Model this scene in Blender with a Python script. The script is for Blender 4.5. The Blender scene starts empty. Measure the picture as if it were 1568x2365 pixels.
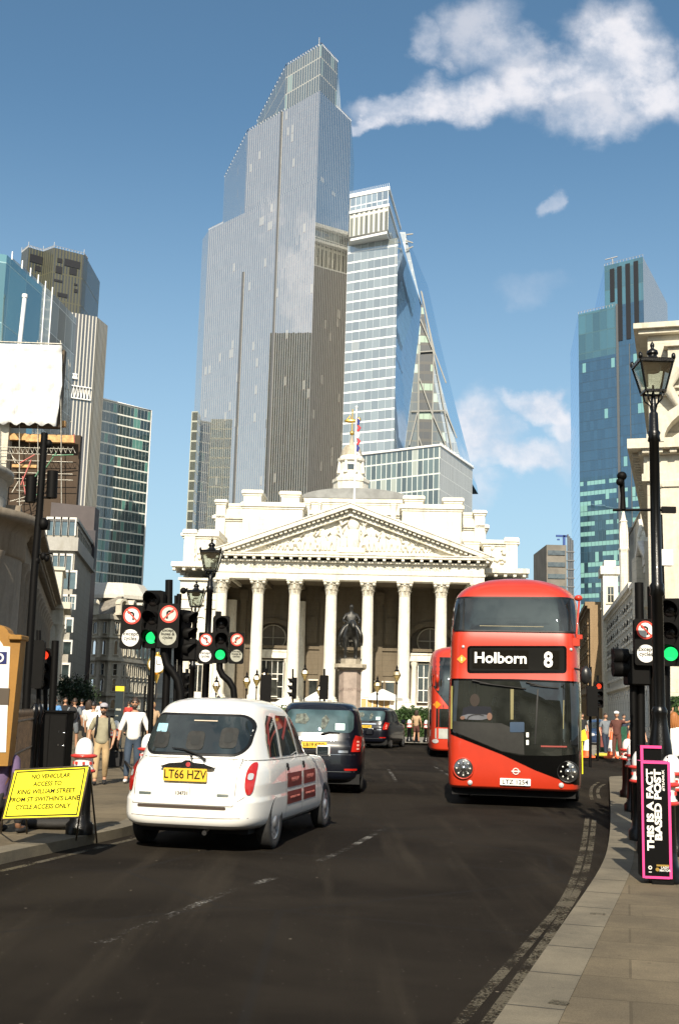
import bpy, bmesh, math, random
from math import radians, sin, cos, pi, tan, atan2, floor
from mathutils import Vector, Matrix, noise
from mathutils.bvhtree import BVHTree

random.seed(7)
scene = bpy.context.scene
col = scene.collection

# ------------------------------------------------------------ camera
F, CU, CV = 2670.0, 784.0, 1182.5
EYE = Vector((0, 0, 1.72))
RC = Matrix.Rotation(radians(90 + 9.7), 3, 'X') @ Matrix.Rotation(radians(1.55), 3, 'Z')
cd = bpy.data.cameras.new('camera')
cam = bpy.data.objects.new('camera', cd)
col.objects.link(cam)
cam.location = EYE
cam.rotation_euler = RC.to_euler()
cd.sensor_fit = 'HORIZONTAL'
cd.sensor_width = 36.0
cd.lens = 36.0 * F / 1568
cd.clip_start, cd.clip_end = 0.2, 4000
scene.camera = cam

# ------------------------------------------------------------ light, sky, exposure
SUN_EL, SUN_AZ = radians(35), radians(184.2)
sl = bpy.data.lights.new('sun', 'SUN')
sl.energy, sl.angle, sl.color = 5.0, radians(0.5), (1.0, .89, .73)
sun = bpy.data.objects.new('sun', sl)
col.objects.link(sun)
sv = Vector((sin(SUN_AZ) * cos(SUN_EL), cos(SUN_AZ) * cos(SUN_EL), sin(SUN_EL)))
sun.rotation_euler = sv.to_track_quat('Z', 'Y').to_euler()
scene.view_settings.view_transform = 'Standard'
scene.view_settings.look = 'None'
scene.view_settings.gamma = 1
scene.view_settings.use_curve_mapping = False
scene.view_settings.exposure = 0.6


def ray(u, v):
    return RC @ Vector(((u - CU) / F, (CV - v) / F, -1))


def P(u, v, Y):
    d = ray(u, v)
    return EYE + d * (Y / d.y)


def G(u, v, z=0.0):
    d = ray(u, v)
    return EYE + d * ((z - EYE.z) / d.z)


class Nodes:
    def __init__(s, nt):
        s.nt = nt; nt.nodes.clear()

    def n(s, t, **k):
        nd = s.nt.nodes.new(t)
        for a, b in k.items():
            if a.startswith('_'):
                setattr(nd, a[1:], b)
        return nd

    def l(s, a, b):
        s.nt.links.new(a, b)

    def val(s, x, sock):
        if hasattr(x, 'links'):
            s.l(x, sock)
        else:
            sock.default_value = x

    def math(s, op, a, b=None, c=None, clamp=False):
        nd = s.nt.nodes.new('ShaderNodeMath'); nd.operation = op; nd.use_clamp = clamp
        s.val(a, nd.inputs[0])
        if b is not None: s.val(b, nd.inputs[1])
        if c is not None: s.val(c, nd.inputs[2])
        return nd.outputs[0]

    def vmath(s, op, a, b=None, o=0):
        nd = s.nt.nodes.new('ShaderNodeVectorMath'); nd.operation = op
        s.val(a, nd.inputs[0])
        if b is not None: s.val(b, nd.inputs[1])
        return nd.outputs[o]

    def mix(s, f, a, b, mode='MIX'):
        nd = s.nt.nodes.new('ShaderNodeMix'); nd.data_type = 'RGBA'; nd.blend_type = mode
        s.val(f, nd.inputs[0]); s.val(c4(a), nd.inputs[6]); s.val(c4(b), nd.inputs[7])
        return nd.outputs[2]

    def noise(s, vec, scale, detail=4, rough=.55, dist=0):
        nd = s.nt.nodes.new('ShaderNodeTexNoise')
        if vec is not None: s.l(vec, nd.inputs['Vector'])
        nd.inputs['Scale'].default_value = scale
        nd.inputs['Detail'].default_value = detail
        nd.inputs['Roughness'].default_value = rough
        nd.inputs['Distortion'].default_value = dist
        return nd.outputs[0]

    def ramp(s, x, lo, hi, a=0.0, b=1.0):
        nd = s.nt.nodes.new('ShaderNodeMapRange'); nd.clamp = True
        nd.interpolation_type = 'SMOOTHSTEP'
        s.val(x, nd.inputs[0]); nd.inputs[1].default_value = lo; nd.inputs[2].default_value = hi
        nd.inputs[3].default_value = a; nd.inputs[4].default_value = b
        return nd.outputs[0]


def c4(c):
    if hasattr(c, 'links') or len(c) == 4: return c
    return (c[0], c[1], c[2], 1)


# world: physical sky with clouds placed by direction
w = bpy.data.worlds.new('World'); scene.world = w; w.use_nodes = True
N = Nodes(w.node_tree)
sky = N.n('ShaderNodeTexSky'); sky.sky_type = 'NISHITA'; sky.sun_disc = False
sky.sun_elevation = SUN_EL; sky.sun_rotation = SUN_AZ
sky.air_density = 1.0; sky.dust_density = 1.5; sky.ozone_density = 2.2
tc = N.n('ShaderNodeTexCoord')
sx = N.n('ShaderNodeSeparateXYZ'); N.l(tc.outputs['Generated'], sx.inputs[0])
yy = N.math('MAXIMUM', sx.outputs[1], .02)
px = N.math('DIVIDE', sx.outputs[0], yy); pz = N.math('DIVIDE', sx.outputs[2], yy)
cmb = N.n('ShaderNodeCombineXYZ'); N.l(px, cmb.inputs[0]); N.l(pz, cmb.inputs[1])
nz = N.n('ShaderNodeTexNoise'); N.l(cmb.outputs[0], nz.inputs['Vector'])
nz.inputs['Scale'].default_value = 14; nz.inputs['Detail'].default_value = 9; nz.inputs['Roughness'].default_value = .58
off = N.vmath('SUBTRACT', nz.outputs['Color'], (.5, .5, .5))
sc_ = N.n('ShaderNodeVectorMath'); sc_.operation = 'SCALE'; N.l(off, sc_.inputs[0]); sc_.inputs[3].default_value = .088
pp = N.vmath('ADD', cmb.outputs[0], sc_.outputs[0])
field = None
CL = [(860, 282, 80, 22, -12, 1), (960, 245, 120, 42, -12, 1), (1110, 215, 150, 55, -8, 1), (1290, 190, 190, 75, -5, 1), (1420, 110, 110, 100, 0, 1),
      (1490, 200, 100, 70, 20, 1), (1100, 70, 90, 75, -20, .62), (995, 105, 45, 50, -40, .6), (1180, 120, 90, 60, 30, .7), (1568, 190, 60, 80, 0, .7), (1285, 455, 26, 22, 40, .45), (1390, 255, 130, 55, 0, .8),
      (1245, 925, 80, 32, 14, .95), (1295, 970, 60, 35, 0, .85), (1080, 1000, 70, 95, 25, .95), (1190, 1045, 120, 38, 0, .85), (1090, 1110, 60, 40, 10, .5), (1230, 650, 60, 40, 0, .16), (1320, 1010, 60, 90, 0, .6)]
for (u, v, ru, rv, ang, wt) in CL:
    d = ray(u, v); c = (d.x / d.y, d.z / d.y, 0)
    mp = N.n('ShaderNodeMapping'); mp.vector_type = 'TEXTURE'
    N.l(pp, mp.inputs[0]); mp.inputs[1].default_value = c
    mp.inputs[2].default_value = (0, 0, -radians(ang)); mp.inputs[3].default_value = (ru / 2150, rv / 2050, 1)
    ln = N.vmath('LENGTH', mp.outputs[0], None, 1)
    k = N.ramp(ln, 1.22, .42, 0, wt)
    field = k if field is None else N.math('MAXIMUM', field, k)
n2 = N.noise(cmb.outputs[0], 22, 7, .62)
fm = N.math('MULTIPLY', field, N.ramp(n2, .25, .6, .5, 1.0), clamp=True)
# general fair-weather cloud elsewhere in the dome (seen in reflections)
n3 = N.noise(tc.outputs['Generated'], 3.2, 7, .6)
gen = N.math('MULTIPLY', N.ramp(n3, .46, .56), N.ramp(sx.outputs[1], .62, .45), clamp=True)
gen = N.math('MAXIMUM', N.math('MULTIPLY', gen, N.ramp(sx.outputs[2], .02, .2)), N.ramp(sx.outputs[0], -.35, -.8, 0, .42))
fm = N.math('MAXIMUM', fm, gen)
skyc = N.mix(1.0, sky.outputs[0], (.82, 1.04, 1.02), 'MULTIPLY')
skyc = N.mix(N.ramp(sx.outputs[2], .50, .0, 0, .62), skyc, (4.5, 5.9, 7.0))
cloudc = N.mix(N.ramp(n2, .35, .7), (5.6, 5.9, 6.6), (7.6, 7.4, 7.6))
fin = N.mix(N.math('MULTIPLY', fm, .88), skyc, cloudc)
bg = N.n('ShaderNodeBackground'); N.l(fin, bg.inputs[0]); bg.inputs[1].default_value = .086
wo = N.n('ShaderNodeOutputWorld'); N.l(bg.outputs[0], wo.inputs[0])

# ------------------------------------------------------------ materials
MATS = {}


def mat(name, c, rough=.6, metal=0.0, var=.12, nscale=3.0, bump=0.0, bscale=40.0, spec=.5, coat=0.0, emit=None, estr=1.0, c2=None, alpha=None):
    if name in MATS: return MATS[name]
    m = bpy.data.materials.new(name); m.use_nodes = True
    N = Nodes(m.node_tree)
    b = N.n('ShaderNodeBsdfPrincipled'); o = N.n('ShaderNodeOutputMaterial'); N.l(b.outputs[0], o.inputs[0])
    t = N.n('ShaderNodeTexCoord')
    if var > 0:
        nn = N.noise(t.outputs['Object'], nscale, 6, .65)
        f = N.ramp(nn, .32, .68)
        lo = c2 or tuple(x * (1 - var) for x in c); hi = tuple(min(1, x * (1 + var * .6)) for x in c)
        N.l(N.mix(f, lo, hi), b.inputs['Base Color'])
    else:
        b.inputs['Base Color'].default_value = c4(c)
    b.inputs['Roughness'].default_value = rough; b.inputs['Metallic'].default_value = metal
    b.inputs['Specular IOR Level'].default_value = spec
    b.inputs['Coat Weight'].default_value = coat; b.inputs['Coat Roughness'].default_value = .04
    if bump > 0:
        bn = N.n('ShaderNodeBump'); bn.inputs['Strength'].default_value = bump; bn.inputs['Distance'].default_value = .02
        N.l(N.noise(t.outputs['Object'], bscale, 4), bn.inputs['Height']); N.l(bn.outputs[0], b.inputs['Normal'])
    if emit:
        b.inputs['Emission Color'].default_value = c4(emit); b.inputs['Emission Strength'].default_value = estr
    if alpha is not None:
        b.inputs['Alpha'].default_value = alpha
    MATS[name] = m
    return m


def glass(name, tint=(.02, .03, .035), refl=.35, rough=.03, wob=.0, tr=0.0, gt=1.0):
    """window glass: a dark interior seen through a partly mirroring pane"""
    if name in MATS: return MATS[name]
    m = bpy.data.materials.new(name); m.use_nodes = True
    N = Nodes(m.node_tree)
    t = N.n('ShaderNodeTexCoord')
    d = N.n('ShaderNodeBsdfPrincipled'); N.l(N.mix(N.ramp(N.noise(t.outputs['Object'], 1.3, 3), .4, .6), tint, tuple(x * 1.9 + .004 for x in tint)), d.inputs['Base Color']); d.inputs['Roughness'].default_value = .6; d.inputs['Specular IOR Level'].default_value = 0
    base = d.outputs[0]
    if tr > 0:
        tp = N.n('ShaderNodeBsdfTransparent'); tp.inputs[0].default_value = (.75, .82, .8, 1)
        mt = N.n('ShaderNodeMixShader'); mt.inputs[0].default_value = tr; N.l(base, mt.inputs[1]); N.l(tp.outputs[0], mt.inputs[2]); base = mt.outputs[0]
    g = N.n('ShaderNodeBsdfGlossy'); g.inputs[1].default_value = rough if 'Roughness' in g.inputs else rough
    g.inputs['Roughness'].default_value = rough; g.inputs[0].default_value = (.9 * gt, .95 * gt, gt, 1)
    lw = N.n('ShaderNodeFresnel'); lw.inputs[0].default_value = 1.5
    f = N.math('ADD', N.math('MULTIPLY', lw.outputs[0], .9), refl, clamp=True)
    if wob > 0:
        bn = N.n('ShaderNodeBump'); bn.inputs['Strength'].default_value = wob; bn.inputs['Distance'].default_value = .3
        N.l(N.noise(t.outputs['Object'], .7, 2), bn.inputs['Height']); N.l(bn.outputs[0], g.inputs['Normal'])
    mx = N.n('ShaderNodeMixShader'); N.l(f, mx.inputs[0]); N.l(base, mx.inputs[1]); N.l(g.outputs[0], mx.inputs[2])
    o = N.n('ShaderNodeOutputMaterial'); N.l(mx.outputs[0], o.inputs[0])
    MATS[name] = m
    return m


def facade(name, sx_, sz, mw, sw, frame, gl, blind=(.5, .5, .45), prob=.08, refl=.5, frough=.4, rough=.02, hgroup=4, wob=.015, spandrel=None, band=0, gtint=(.85, .95, 1), lit=0.0, hi=0.0, dv_=.45):
    """curtain wall: mullions every sx_ metres, floors every sz metres, read from the wall's own UV (metres)"""
    m = bpy.data.materials.new(name); m.use_nodes = True
    N = Nodes(m.node_tree)
    uv = N.n('ShaderNodeUVMap'); uv.uv_map = 'UVMap'
    s = N.n('ShaderNodeSeparateXYZ'); N.l(uv.outputs[0], s.inputs[0])
    a = N.math('DIVIDE', s.outputs[0], sx_); b = N.math('DIVIDE', s.outputs[1], sz)
    fa = N.math('FRACT', a); fb = N.math('FRACT', b)
    mull = N.math('LESS_THAN', fa, mw); span = N.math('LESS_THAN', fb, sw)
    ia = N.math('FLOOR', a); ib = N.math('FLOOR', b)
    ig = N.math('FLOOR', N.math('DIVIDE', a, hgroup))
    def wn(x, y, k):
        c = N.n('ShaderNodeCombineXYZ'); N.l(x, c.inputs[0]); N.l(y, c.inputs[1]); c.inputs[2].default_value = k
        t = N.n('ShaderNodeTexWhiteNoise'); N.l(c.outputs[0], t.inputs[0]); return t
    r1 = wn(ia, ib, 1.5); r2 = wn(ig, ib, 7.5); r3 = wn(ib, ib, 3.5)
    rr = N.math('ADD', N.math('MULTIPLY', r1.outputs[0], .45), N.math('MULTIPLY', r2.outputs[0], .55))
    isb = N.math('GREATER_THAN', rr, 1 - prob * 1.6 - .04)
    if prob <= 0: isb = N.math('GREATER_THAN', rr, 2)
    if hi > 0: isb = N.math('MULTIPLY', isb, N.math('MAXIMUM', N.math('GREATER_THAN', fb, hi), N.math('GREATER_THAN', r1.outputs[0], .93)))
    dk = N.mix(r1.outputs[0], tuple(x * (1 - dv_) for x in gl), tuple(x * (1 + dv_) for x in gl))
    gc = N.mix(isb, dk, blind)
    frm = N.math('MAXIMUM', mull, span) if spandrel is None else mull
    if spandrel is not None:
        gc = N.mix(span, gc, spandrel)
    base = N.mix(frm, gc, frame)
    d = N.n('ShaderNodeBsdfPrincipled'); N.l(base, d.inputs['Base Color']); d.inputs['Roughness'].default_value = frough
    if lit > 0:
        N.l(gc, d.inputs['Emission Color']); N.l(N.math('MULTIPLY', N.math('MULTIPLY', isb, N.math('SUBTRACT', 1, frm)), lit), d.inputs['Emission Strength'])
    g = N.n('ShaderNodeBsdfGlossy'); g.inputs[0].default_value = c4(gtint); g.inputs['Roughness'].default_value = rough
    # each pane sits a hair out of true
    geo = N.n('ShaderNodeNewGeometry')
    dv = N.vmath('SUBTRACT', r1.outputs['Color'], (.5, .5, .5)); sc = N.n('ShaderNodeVectorMath'); sc.operation = 'SCALE'
    N.l(dv, sc.inputs[0]); sc.inputs[3].default_value = wob
    nn = N.vmath('NORMALIZE', N.vmath('ADD', geo.outputs['Normal'], sc.outputs[0])); N.l(nn, g.inputs['Normal'])
    fr = N.n('ShaderNodeFresnel'); fr.inputs[0].default_value = 1.5
    k = N.math('ADD', fr.outputs[0], refl, clamp=True)
    k = N.math('MULTIPLY', k, N.math('SUBTRACT', 1.0, N.math('MULTIPLY', frm, .85)))
    k = N.math('MULTIPLY', k, N.math('SUBTRACT', 1.0, N.math('MULTIPLY', isb, .3)))
    mx = N.n('ShaderNodeMixShader'); N.l(k, mx.inputs[0]); N.l(d.outputs[0], mx.inputs[1]); N.l(g.outputs[0], mx.inputs[2])
    o = N.n('ShaderNodeOutputMaterial'); N.l(mx.outputs[0], o.inputs[0])
    MATS[name] = m
    return m


# ------------------------------------------------------------ mesh builder
class MB:
    def __init__(s, M=None):
        s.v = []; s.f = []; s.mi = []; s.sm = []; s.uv = {}; s.M = M

    def add(s, vs, fs, mi=0, smooth=False, uvs=None):
        k = len(s.v)
        for p in vs:
            p = Vector(p)
            s.v.append(s.M @ p if s.M else p)
        for i, f in enumerate(fs):
            if uvs: s.uv[len(s.f)] = uvs[i]
            s.f.append([k + j for j in f]); s.mi.append(mi); s.sm.append(smooth)
        return s

    def box(s, a, b, mi=0, R=None, o=None):
        x0, y0, z0 = a; x1, y1, z1 = b
        vs = [(x0, y0, z0), (x1, y0, z0), (x1, y1, z0), (x0, y1, z0), (x0, y0, z1), (x1, y0, z1), (x1, y1, z1), (x0, y1, z1)]
        if R is not None:
            oo = Vector(o or (0, 0, 0)); vs = [R @ Vector(p) + oo for p in vs]
        return s.add(vs, [(0, 3, 2, 1), (4, 5, 6, 7), (0, 1, 5, 4), (1, 2, 6, 5), (2, 3, 7, 6), (3, 0, 4, 7)], mi)

    def cbox(s, c, sz, mi=0, R=None):
        h = [x / 2 for x in sz]
        if R is None:
            return s.box([c[i] - h[i] for i in range(3)], [c[i] + h[i] for i in range(3)], mi)
        return s.box([-x for x in h], h, mi, R, c)

    def prism(s, poly, z0, z1, mi=0, topmi=None, uv=False, bottom=True, u0=0.0):
        n = len(poly)
        area = sum(poly[i][0] * poly[(i + 1) % n][1] - poly[(i + 1) % n][0] * poly[i][1] for i in range(n))
        if area < 0: poly = poly[::-1]
        zt = z1 if isinstance(z1, (list, tuple)) else [z1] * n
        if area < 0 and isinstance(z1, (list, tuple)): zt = zt[::-1]
        vs = [(p[0], p[1], z0) for p in poly] + [(p[0], p[1], zt[i]) for i, p in enumerate(poly)]
        acc = u0; fs = []; uvs = []
        for i in range(n):
            j = (i + 1) % n; L = math.dist(poly[i][:2], poly[j][:2])
            fs.append((i, j, n + j, n + i)); uvs.append([(acc, z0), (acc + L, z0), (acc + L, zt[j]), (acc, zt[i])]); acc += L
        s.add(vs, fs, mi, False, uvs)
        s.add(vs[n:], [tuple(range(n))], mi if topmi is None else topmi)
        if bottom: s.add(vs[:n], [tuple(range(n))[::-1]], mi if topmi is None else topmi)
        return s

    def quad(s, a, b, c, d, mi=0, uv=None):
        return s.add([a, b, c, d], [(0, 1, 2, 3)], mi, False, [uv] if uv else None)

    def ext(s, poly, o, ex, ey, t, mi=0, smooth=False):
        """polygon in the plane (o,ex,ey) pushed out by vector t"""
        o, ex, ey, t = map(Vector, (o, ex, ey, t)); n = len(poly)
        a = [o + ex * p[0] + ey * p[1] for p in poly]; b = [p + t for p in a]
        s.add(a + b, [(i, (i + 1) % n, n + (i + 1) % n, n + i) for i in range(n)], mi, smooth)
        s.add(a, [tuple(range(n))[::-1]], mi); s.add(b, [tuple(range(n))], mi)
        return s

    def lathe(s, prof, n=16, o=(0, 0, 0), mi=0, smooth=True, R=None, sc=(1, 1), cap=True):
        vs = []; o = Vector(o)
        for r, z in prof:
            for k in range(n):
                a = 2 * pi * k / n; p = Vector((r * cos(a) * sc[0], r * sin(a) * sc[1], z))
                vs.append((R @ p if R is not None else p) + o)
        fs = []
        for i in range(len(prof) - 1):
            for k in range(n):
                k2 = (k + 1) % n; fs.append((i * n + k, i * n + k2, (i + 1) * n + k2, (i + 1) * n + k))
        s.add(vs, fs, mi, smooth)
        m = len(prof) - 1
        if cap and prof[0][0] > 1e-6: s.add(vs[:n], [tuple(range(n))[::-1]], mi)
        if cap and prof[m][0] > 1e-6: s.add(vs[m * n:], [tuple(range(n))], mi)
        return s

    def tube(s, pts, r, n=8, mi=0, smooth=True):
        pts = [Vector(p) for p in pts]; rs = r if isinstance(r, (list, tuple)) else [r] * len(pts)
        rings = []; up = None
        for i, p in enumerate(pts):
            d = (pts[min(i + 1, len(pts) - 1)] - pts[max(i - 1, 0)]).normalized()
            if up is None:
                up = d.orthogonal().normalized()
            up = (up - d * up.dot(d)).normalized(); q = d.cross(up)
            rings += [p + (up * cos(2 * pi * k / n) + q * sin(2 * pi * k / n)) * rs[i] for k in range(n)]
        m = len(pts)
        fs = [(i * n + k, i * n + (k + 1) % n, (i + 1) * n + (k + 1) % n, (i + 1) * n + k) for i in range(m - 1) for k in range(n)]
        s.add(rings, fs, mi, smooth)
        s.add(rings[:n], [tuple(range(n))[::-1]], mi); s.add(rings[-n:], [tuple(range(n))], mi)
        return s

    def ball(s, c, r, mi=0, n=12, m=8, R=None):
        r = r if isinstance(r, (tuple, list)) else (r, r, r)
        c = Vector(c)
        vs = [Vector((0, 0, -r[2]))]
        for i in range(1, m):
            t = -pi / 2 + pi * i / m
            vs += [Vector((r[0] * cos(t) * cos(2 * pi * k / n), r[1] * cos(t) * sin(2 * pi * k / n), r[2] * sin(t))) for k in range(n)]
        vs.append(Vector((0, 0, r[2])))
        if R is not None: vs = [R @ p for p in vs]
        vs = [p + c for p in vs]
        fs = [(0, 1 + (k + 1) % n, 1 + k) for k in range(n)]
        for i in range(m - 2):
            a = 1 + i * n
            fs += [(a + k, a + (k + 1) % n, a + n + (k + 1) % n, a + n + k) for k in range(n)]
        a = 1 + (m - 2) * n
        fs += [(a + k, a + (k + 1) % n, len(vs) - 1) for k in range(n)]
        return s.add(vs, fs, mi, True)

    def mesh(s, name, mats):
        me = bpy.data.meshes.new(name)
        me.from_pydata([tuple(p) for p in s.v], [], s.f)
        for m in mats: me.materials.append(m)
        me.polygons.foreach_set('material_index', s.mi)
        me.polygons.foreach_set('use_smooth', s.sm)
        if s.uv:
            ul = me.uv_layers.new(name='UVMap')
            for i, p in enumerate(me.polygons):
                if i in s.uv:
                    for j, li in enumerate(p.loop_indices): ul.data[li].uv = s.uv[i][j]
        me.update()
        return me

    def build(s, name, mats, parent=None, bevel=0.0, loc=None, seg=1):
        if not isinstance(mats, (list, tuple)): mats = [mats]
        o = bpy.data.objects.new(name, s.mesh(name, mats)); col.objects.link(o)
        if parent is not None: o.parent = parent
        if loc is not None: o.location = loc
        if bevel > 0:
            b = o.modifiers.new('bevel', 'BEVEL'); b.width = bevel; b.segments = seg; b.limit_method = 'ANGLE'; b.angle_limit = radians(40)
        return o


def tag(o, label=None, cat=None, group=None, kind=None):
    if label: o['label'] = label
    if cat: o['category'] = cat
    if group: o['group'] = group
    if kind: o['kind'] = kind
    return o


def empty(name, loc=(0, 0, 0), rz=0.0, label=None, cat=None, group=None):
    o = bpy.data.objects.new(name, None); col.objects.link(o)
    o.location = loc; o.rotation_euler = (0, 0, rz); o.empty_display_size = .3
    return tag(o, label, cat, group)


def kids(o): return [c for c in bpy.data.objects if c.parent == o]


def copy_tree(o, parent=None, label=None, loc=None, rz=None):
    c = o.copy(); col.objects.link(c)
    if parent is not None: c.parent = parent
    for ch in kids(o): copy_tree(ch, c)
    if label: c['label'] = label
    if loc is not None: c.location = loc
    if rz is not None: c.rotation_euler = (0, 0, rz)
    return c


def struct(o, kind='structure'): o['kind'] = kind; return o


def bake(o):
    """replace an object's mesh by its evaluated (modified) mesh"""
    bpy.context.view_layer.update()
    dg = bpy.context.evaluated_depsgraph_get()
    me = bpy.data.meshes.new_from_object(o.evaluated_get(dg))
    o.modifiers.clear(); old = o.data; o.data = me
    return o


def text_obj(name, s, size, m, parent=None, M=None, align='CENTER', ext=.002, offset=0.0, shear=0.0, sx=1.0, space=1.0):
    """lettering as a mesh; M places its own x (reading), y (up), z (out) axes"""
    cu = bpy.data.curves.new(name, 'FONT'); cu.body = s; cu.size = size; cu.extrude = ext; cu.align_x = align
    cu.align_y = 'CENTER'; cu.offset = offset; cu.shear = shear; cu.space_line = space; cu.resolution_u = 3
    t = bpy.data.objects.new(name, cu); col.objects.link(t)
    bpy.context.view_layer.update()
    dg = bpy.context.evaluated_depsgraph_get()
    me = bpy.data.meshes.new_from_object(t.evaluated_get(dg))
    bpy.data.objects.remove(t); bpy.data.curves.remove(cu)
    me.name = name
    if sx != 1: me.transform(Matrix.Diagonal((sx, 1, 1, 1)))
    if M is not None: me.transform(M)
    me.materials.clear(); me.materials.append(m)
    o = bpy.data.objects.new(name, me); col.objects.link(o)
    if parent is not None: o.parent = parent
    return o


def axes(o, ex, ey):
    """4x4 with x=ex, y=ey, z=ex x ey at o"""
    ex = Vector(ex).normalized(); ey = Vector(ey).normalized(); ez = ex.cross(ey).normalized()
    M = Matrix((ex, ey, ez)).transposed().to_4x4(); M.translation = Vector(o)
    return M


def text_fit(name, s, L, H, m, parent, M, offset=.02, ext=.001, space=.9):
    o = text_obj(name, s, 1.0, m, parent, None, ext=0, offset=offset, space=space); me = o.data
    xs = [v.co.x for v in me.vertices]; ys = [v.co.y for v in me.vertices]; cx, cy = (min(xs) + max(xs)) / 2, (min(ys) + max(ys)) / 2
    kx, ky = L / (max(xs) - min(xs)), H / (max(ys) - min(ys))
    for v in me.vertices: v.co = M @ Vector(((v.co.x - cx) * kx, (v.co.y - cy) * ky, ext))
    return o


def rrect(w, h, r, n=4, cx=0, cy=0):
    pts = []
    for (sx, sy, a0) in ((1, 1, 0), (-1, 1, 90), (-1, -1, 180), (1, -1, 270)):
        for i in range(n + 1):
            a = radians(a0 + 90 * i / n)
            pts.append((cx + sx * (w / 2 - r) + r * cos(a), cy + sy * (h / 2 - r) + r * sin(a)))
    return pts


def disc(r, n=24, cx=0, cy=0): return [(cx + r * cos(2 * pi * k / n), cy + r * sin(2 * pi * k / n)) for k in range(n)]


class Frame:
    """a local frame standing on the ground: x along the front, y away from the viewer, z up"""
    def __init__(s, x, y, yaw):
        s.o = Vector((x, y, 0)); s.yaw = yaw; s.R = Matrix.Rotation(yaw, 3, 'Z'); s.Ri = s.R.transposed()

    def hit(s, u, v, y=0.0):
        d = s.Ri @ ray(u, v); e = s.Ri @ (EYE - s.o)
        t = (y - e.y) / d.y; q = e + d * t
        return q.x, q.z

    def hitx(s, u, v, x=0.0):
        d = s.Ri @ ray(u, v); e = s.Ri @ (EYE - s.o)
        t = (x - e.x) / d.x; q = e + d * t
        return q.y, q.z
# ------------------------------------------------------------ ground
def asphalt_mat():
    m = bpy.data.materials.new('asphalt'); m.use_nodes = True; N = Nodes(m.node_tree)
    b = N.n('ShaderNodeBsdfPrincipled'); o = N.n('ShaderNodeOutputMaterial'); N.l(b.outputs[0], o.inputs[0])
    t = N.n('ShaderNodeTexCoord'); ob = t.outputs['Object']
    big = N.ramp(N.noise(ob, .35, 5, .6, .6), .35, .65)
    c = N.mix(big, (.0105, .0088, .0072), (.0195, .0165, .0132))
    st = N.n('ShaderNodeMapping'); N.l(ob, st.inputs[0]); st.inputs[3].default_value = (2.2, .12, 1); st.inputs[2].default_value = (0, 0, radians(-8))
    c = N.mix(N.ramp(N.noise(st.outputs[0], 1.0, 4), .5, .72, 0,   .6), c, (.032, .027, .021))
    fine = N.noise(ob, 190, 2, .7)
    c = N.mix(N.ramp(fine, .3, .7, 0, 1), N.mix(1, c, (.45, .45, .45), 'MULTIPLY'), N.mix(1, c, (1.9, 1.86, 1.75), 'MULTIPLY'))
    vo = N.n('ShaderNodeTexVoronoi'); N.l(ob, vo.inputs[0]); vo.inputs['Scale'].default_value = 9; 
    c = N.mix(N.ramp(vo.outputs['Distance'], .075, .045, 0, .8), c, (.10, .09, .07))
    v2 = N.n('ShaderNodeTexVoronoi'); N.l(ob, v2.inputs[0]); v2.inputs['Scale'].default_value = 3.1
    c = N.mix(N.math('MULTIPLY', N.ramp(v2.outputs['Distance'], .045, .03, 0, .9), N.math('GREATER_THAN', N.noise(ob, 1.7, 2), .5)), c, (.20, .17, .13))
    w3 = N.noise(ob, 45, 3, .8); c = N.mix(N.ramp(w3, .62, .74, 0, .7), c, (.05, .043, .034))
    vc = N.n('ShaderNodeTexVoronoi'); vc.feature = 'DISTANCE_TO_EDGE'; N.l(N.vmath('ADD', ob, N.n('ShaderNodeTexNoise').outputs[1]), vc.inputs[0]); vc.inputs['Scale'].default_value = .28
    c = N.mix(N.ramp(vc.outputs[0], .012, .004, 0, .5), c, (.018, .017, .016))
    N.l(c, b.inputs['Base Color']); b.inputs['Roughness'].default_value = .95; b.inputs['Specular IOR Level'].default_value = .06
    bn = N.n('ShaderNodeBump'); bn.inputs['Strength'].default_value = .5; bn.inputs['Distance'].default_value = .01
    N.l(fine, bn.inputs['Height']); N.l(bn.outputs[0], b.inputs['Normal'])
    return m


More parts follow.
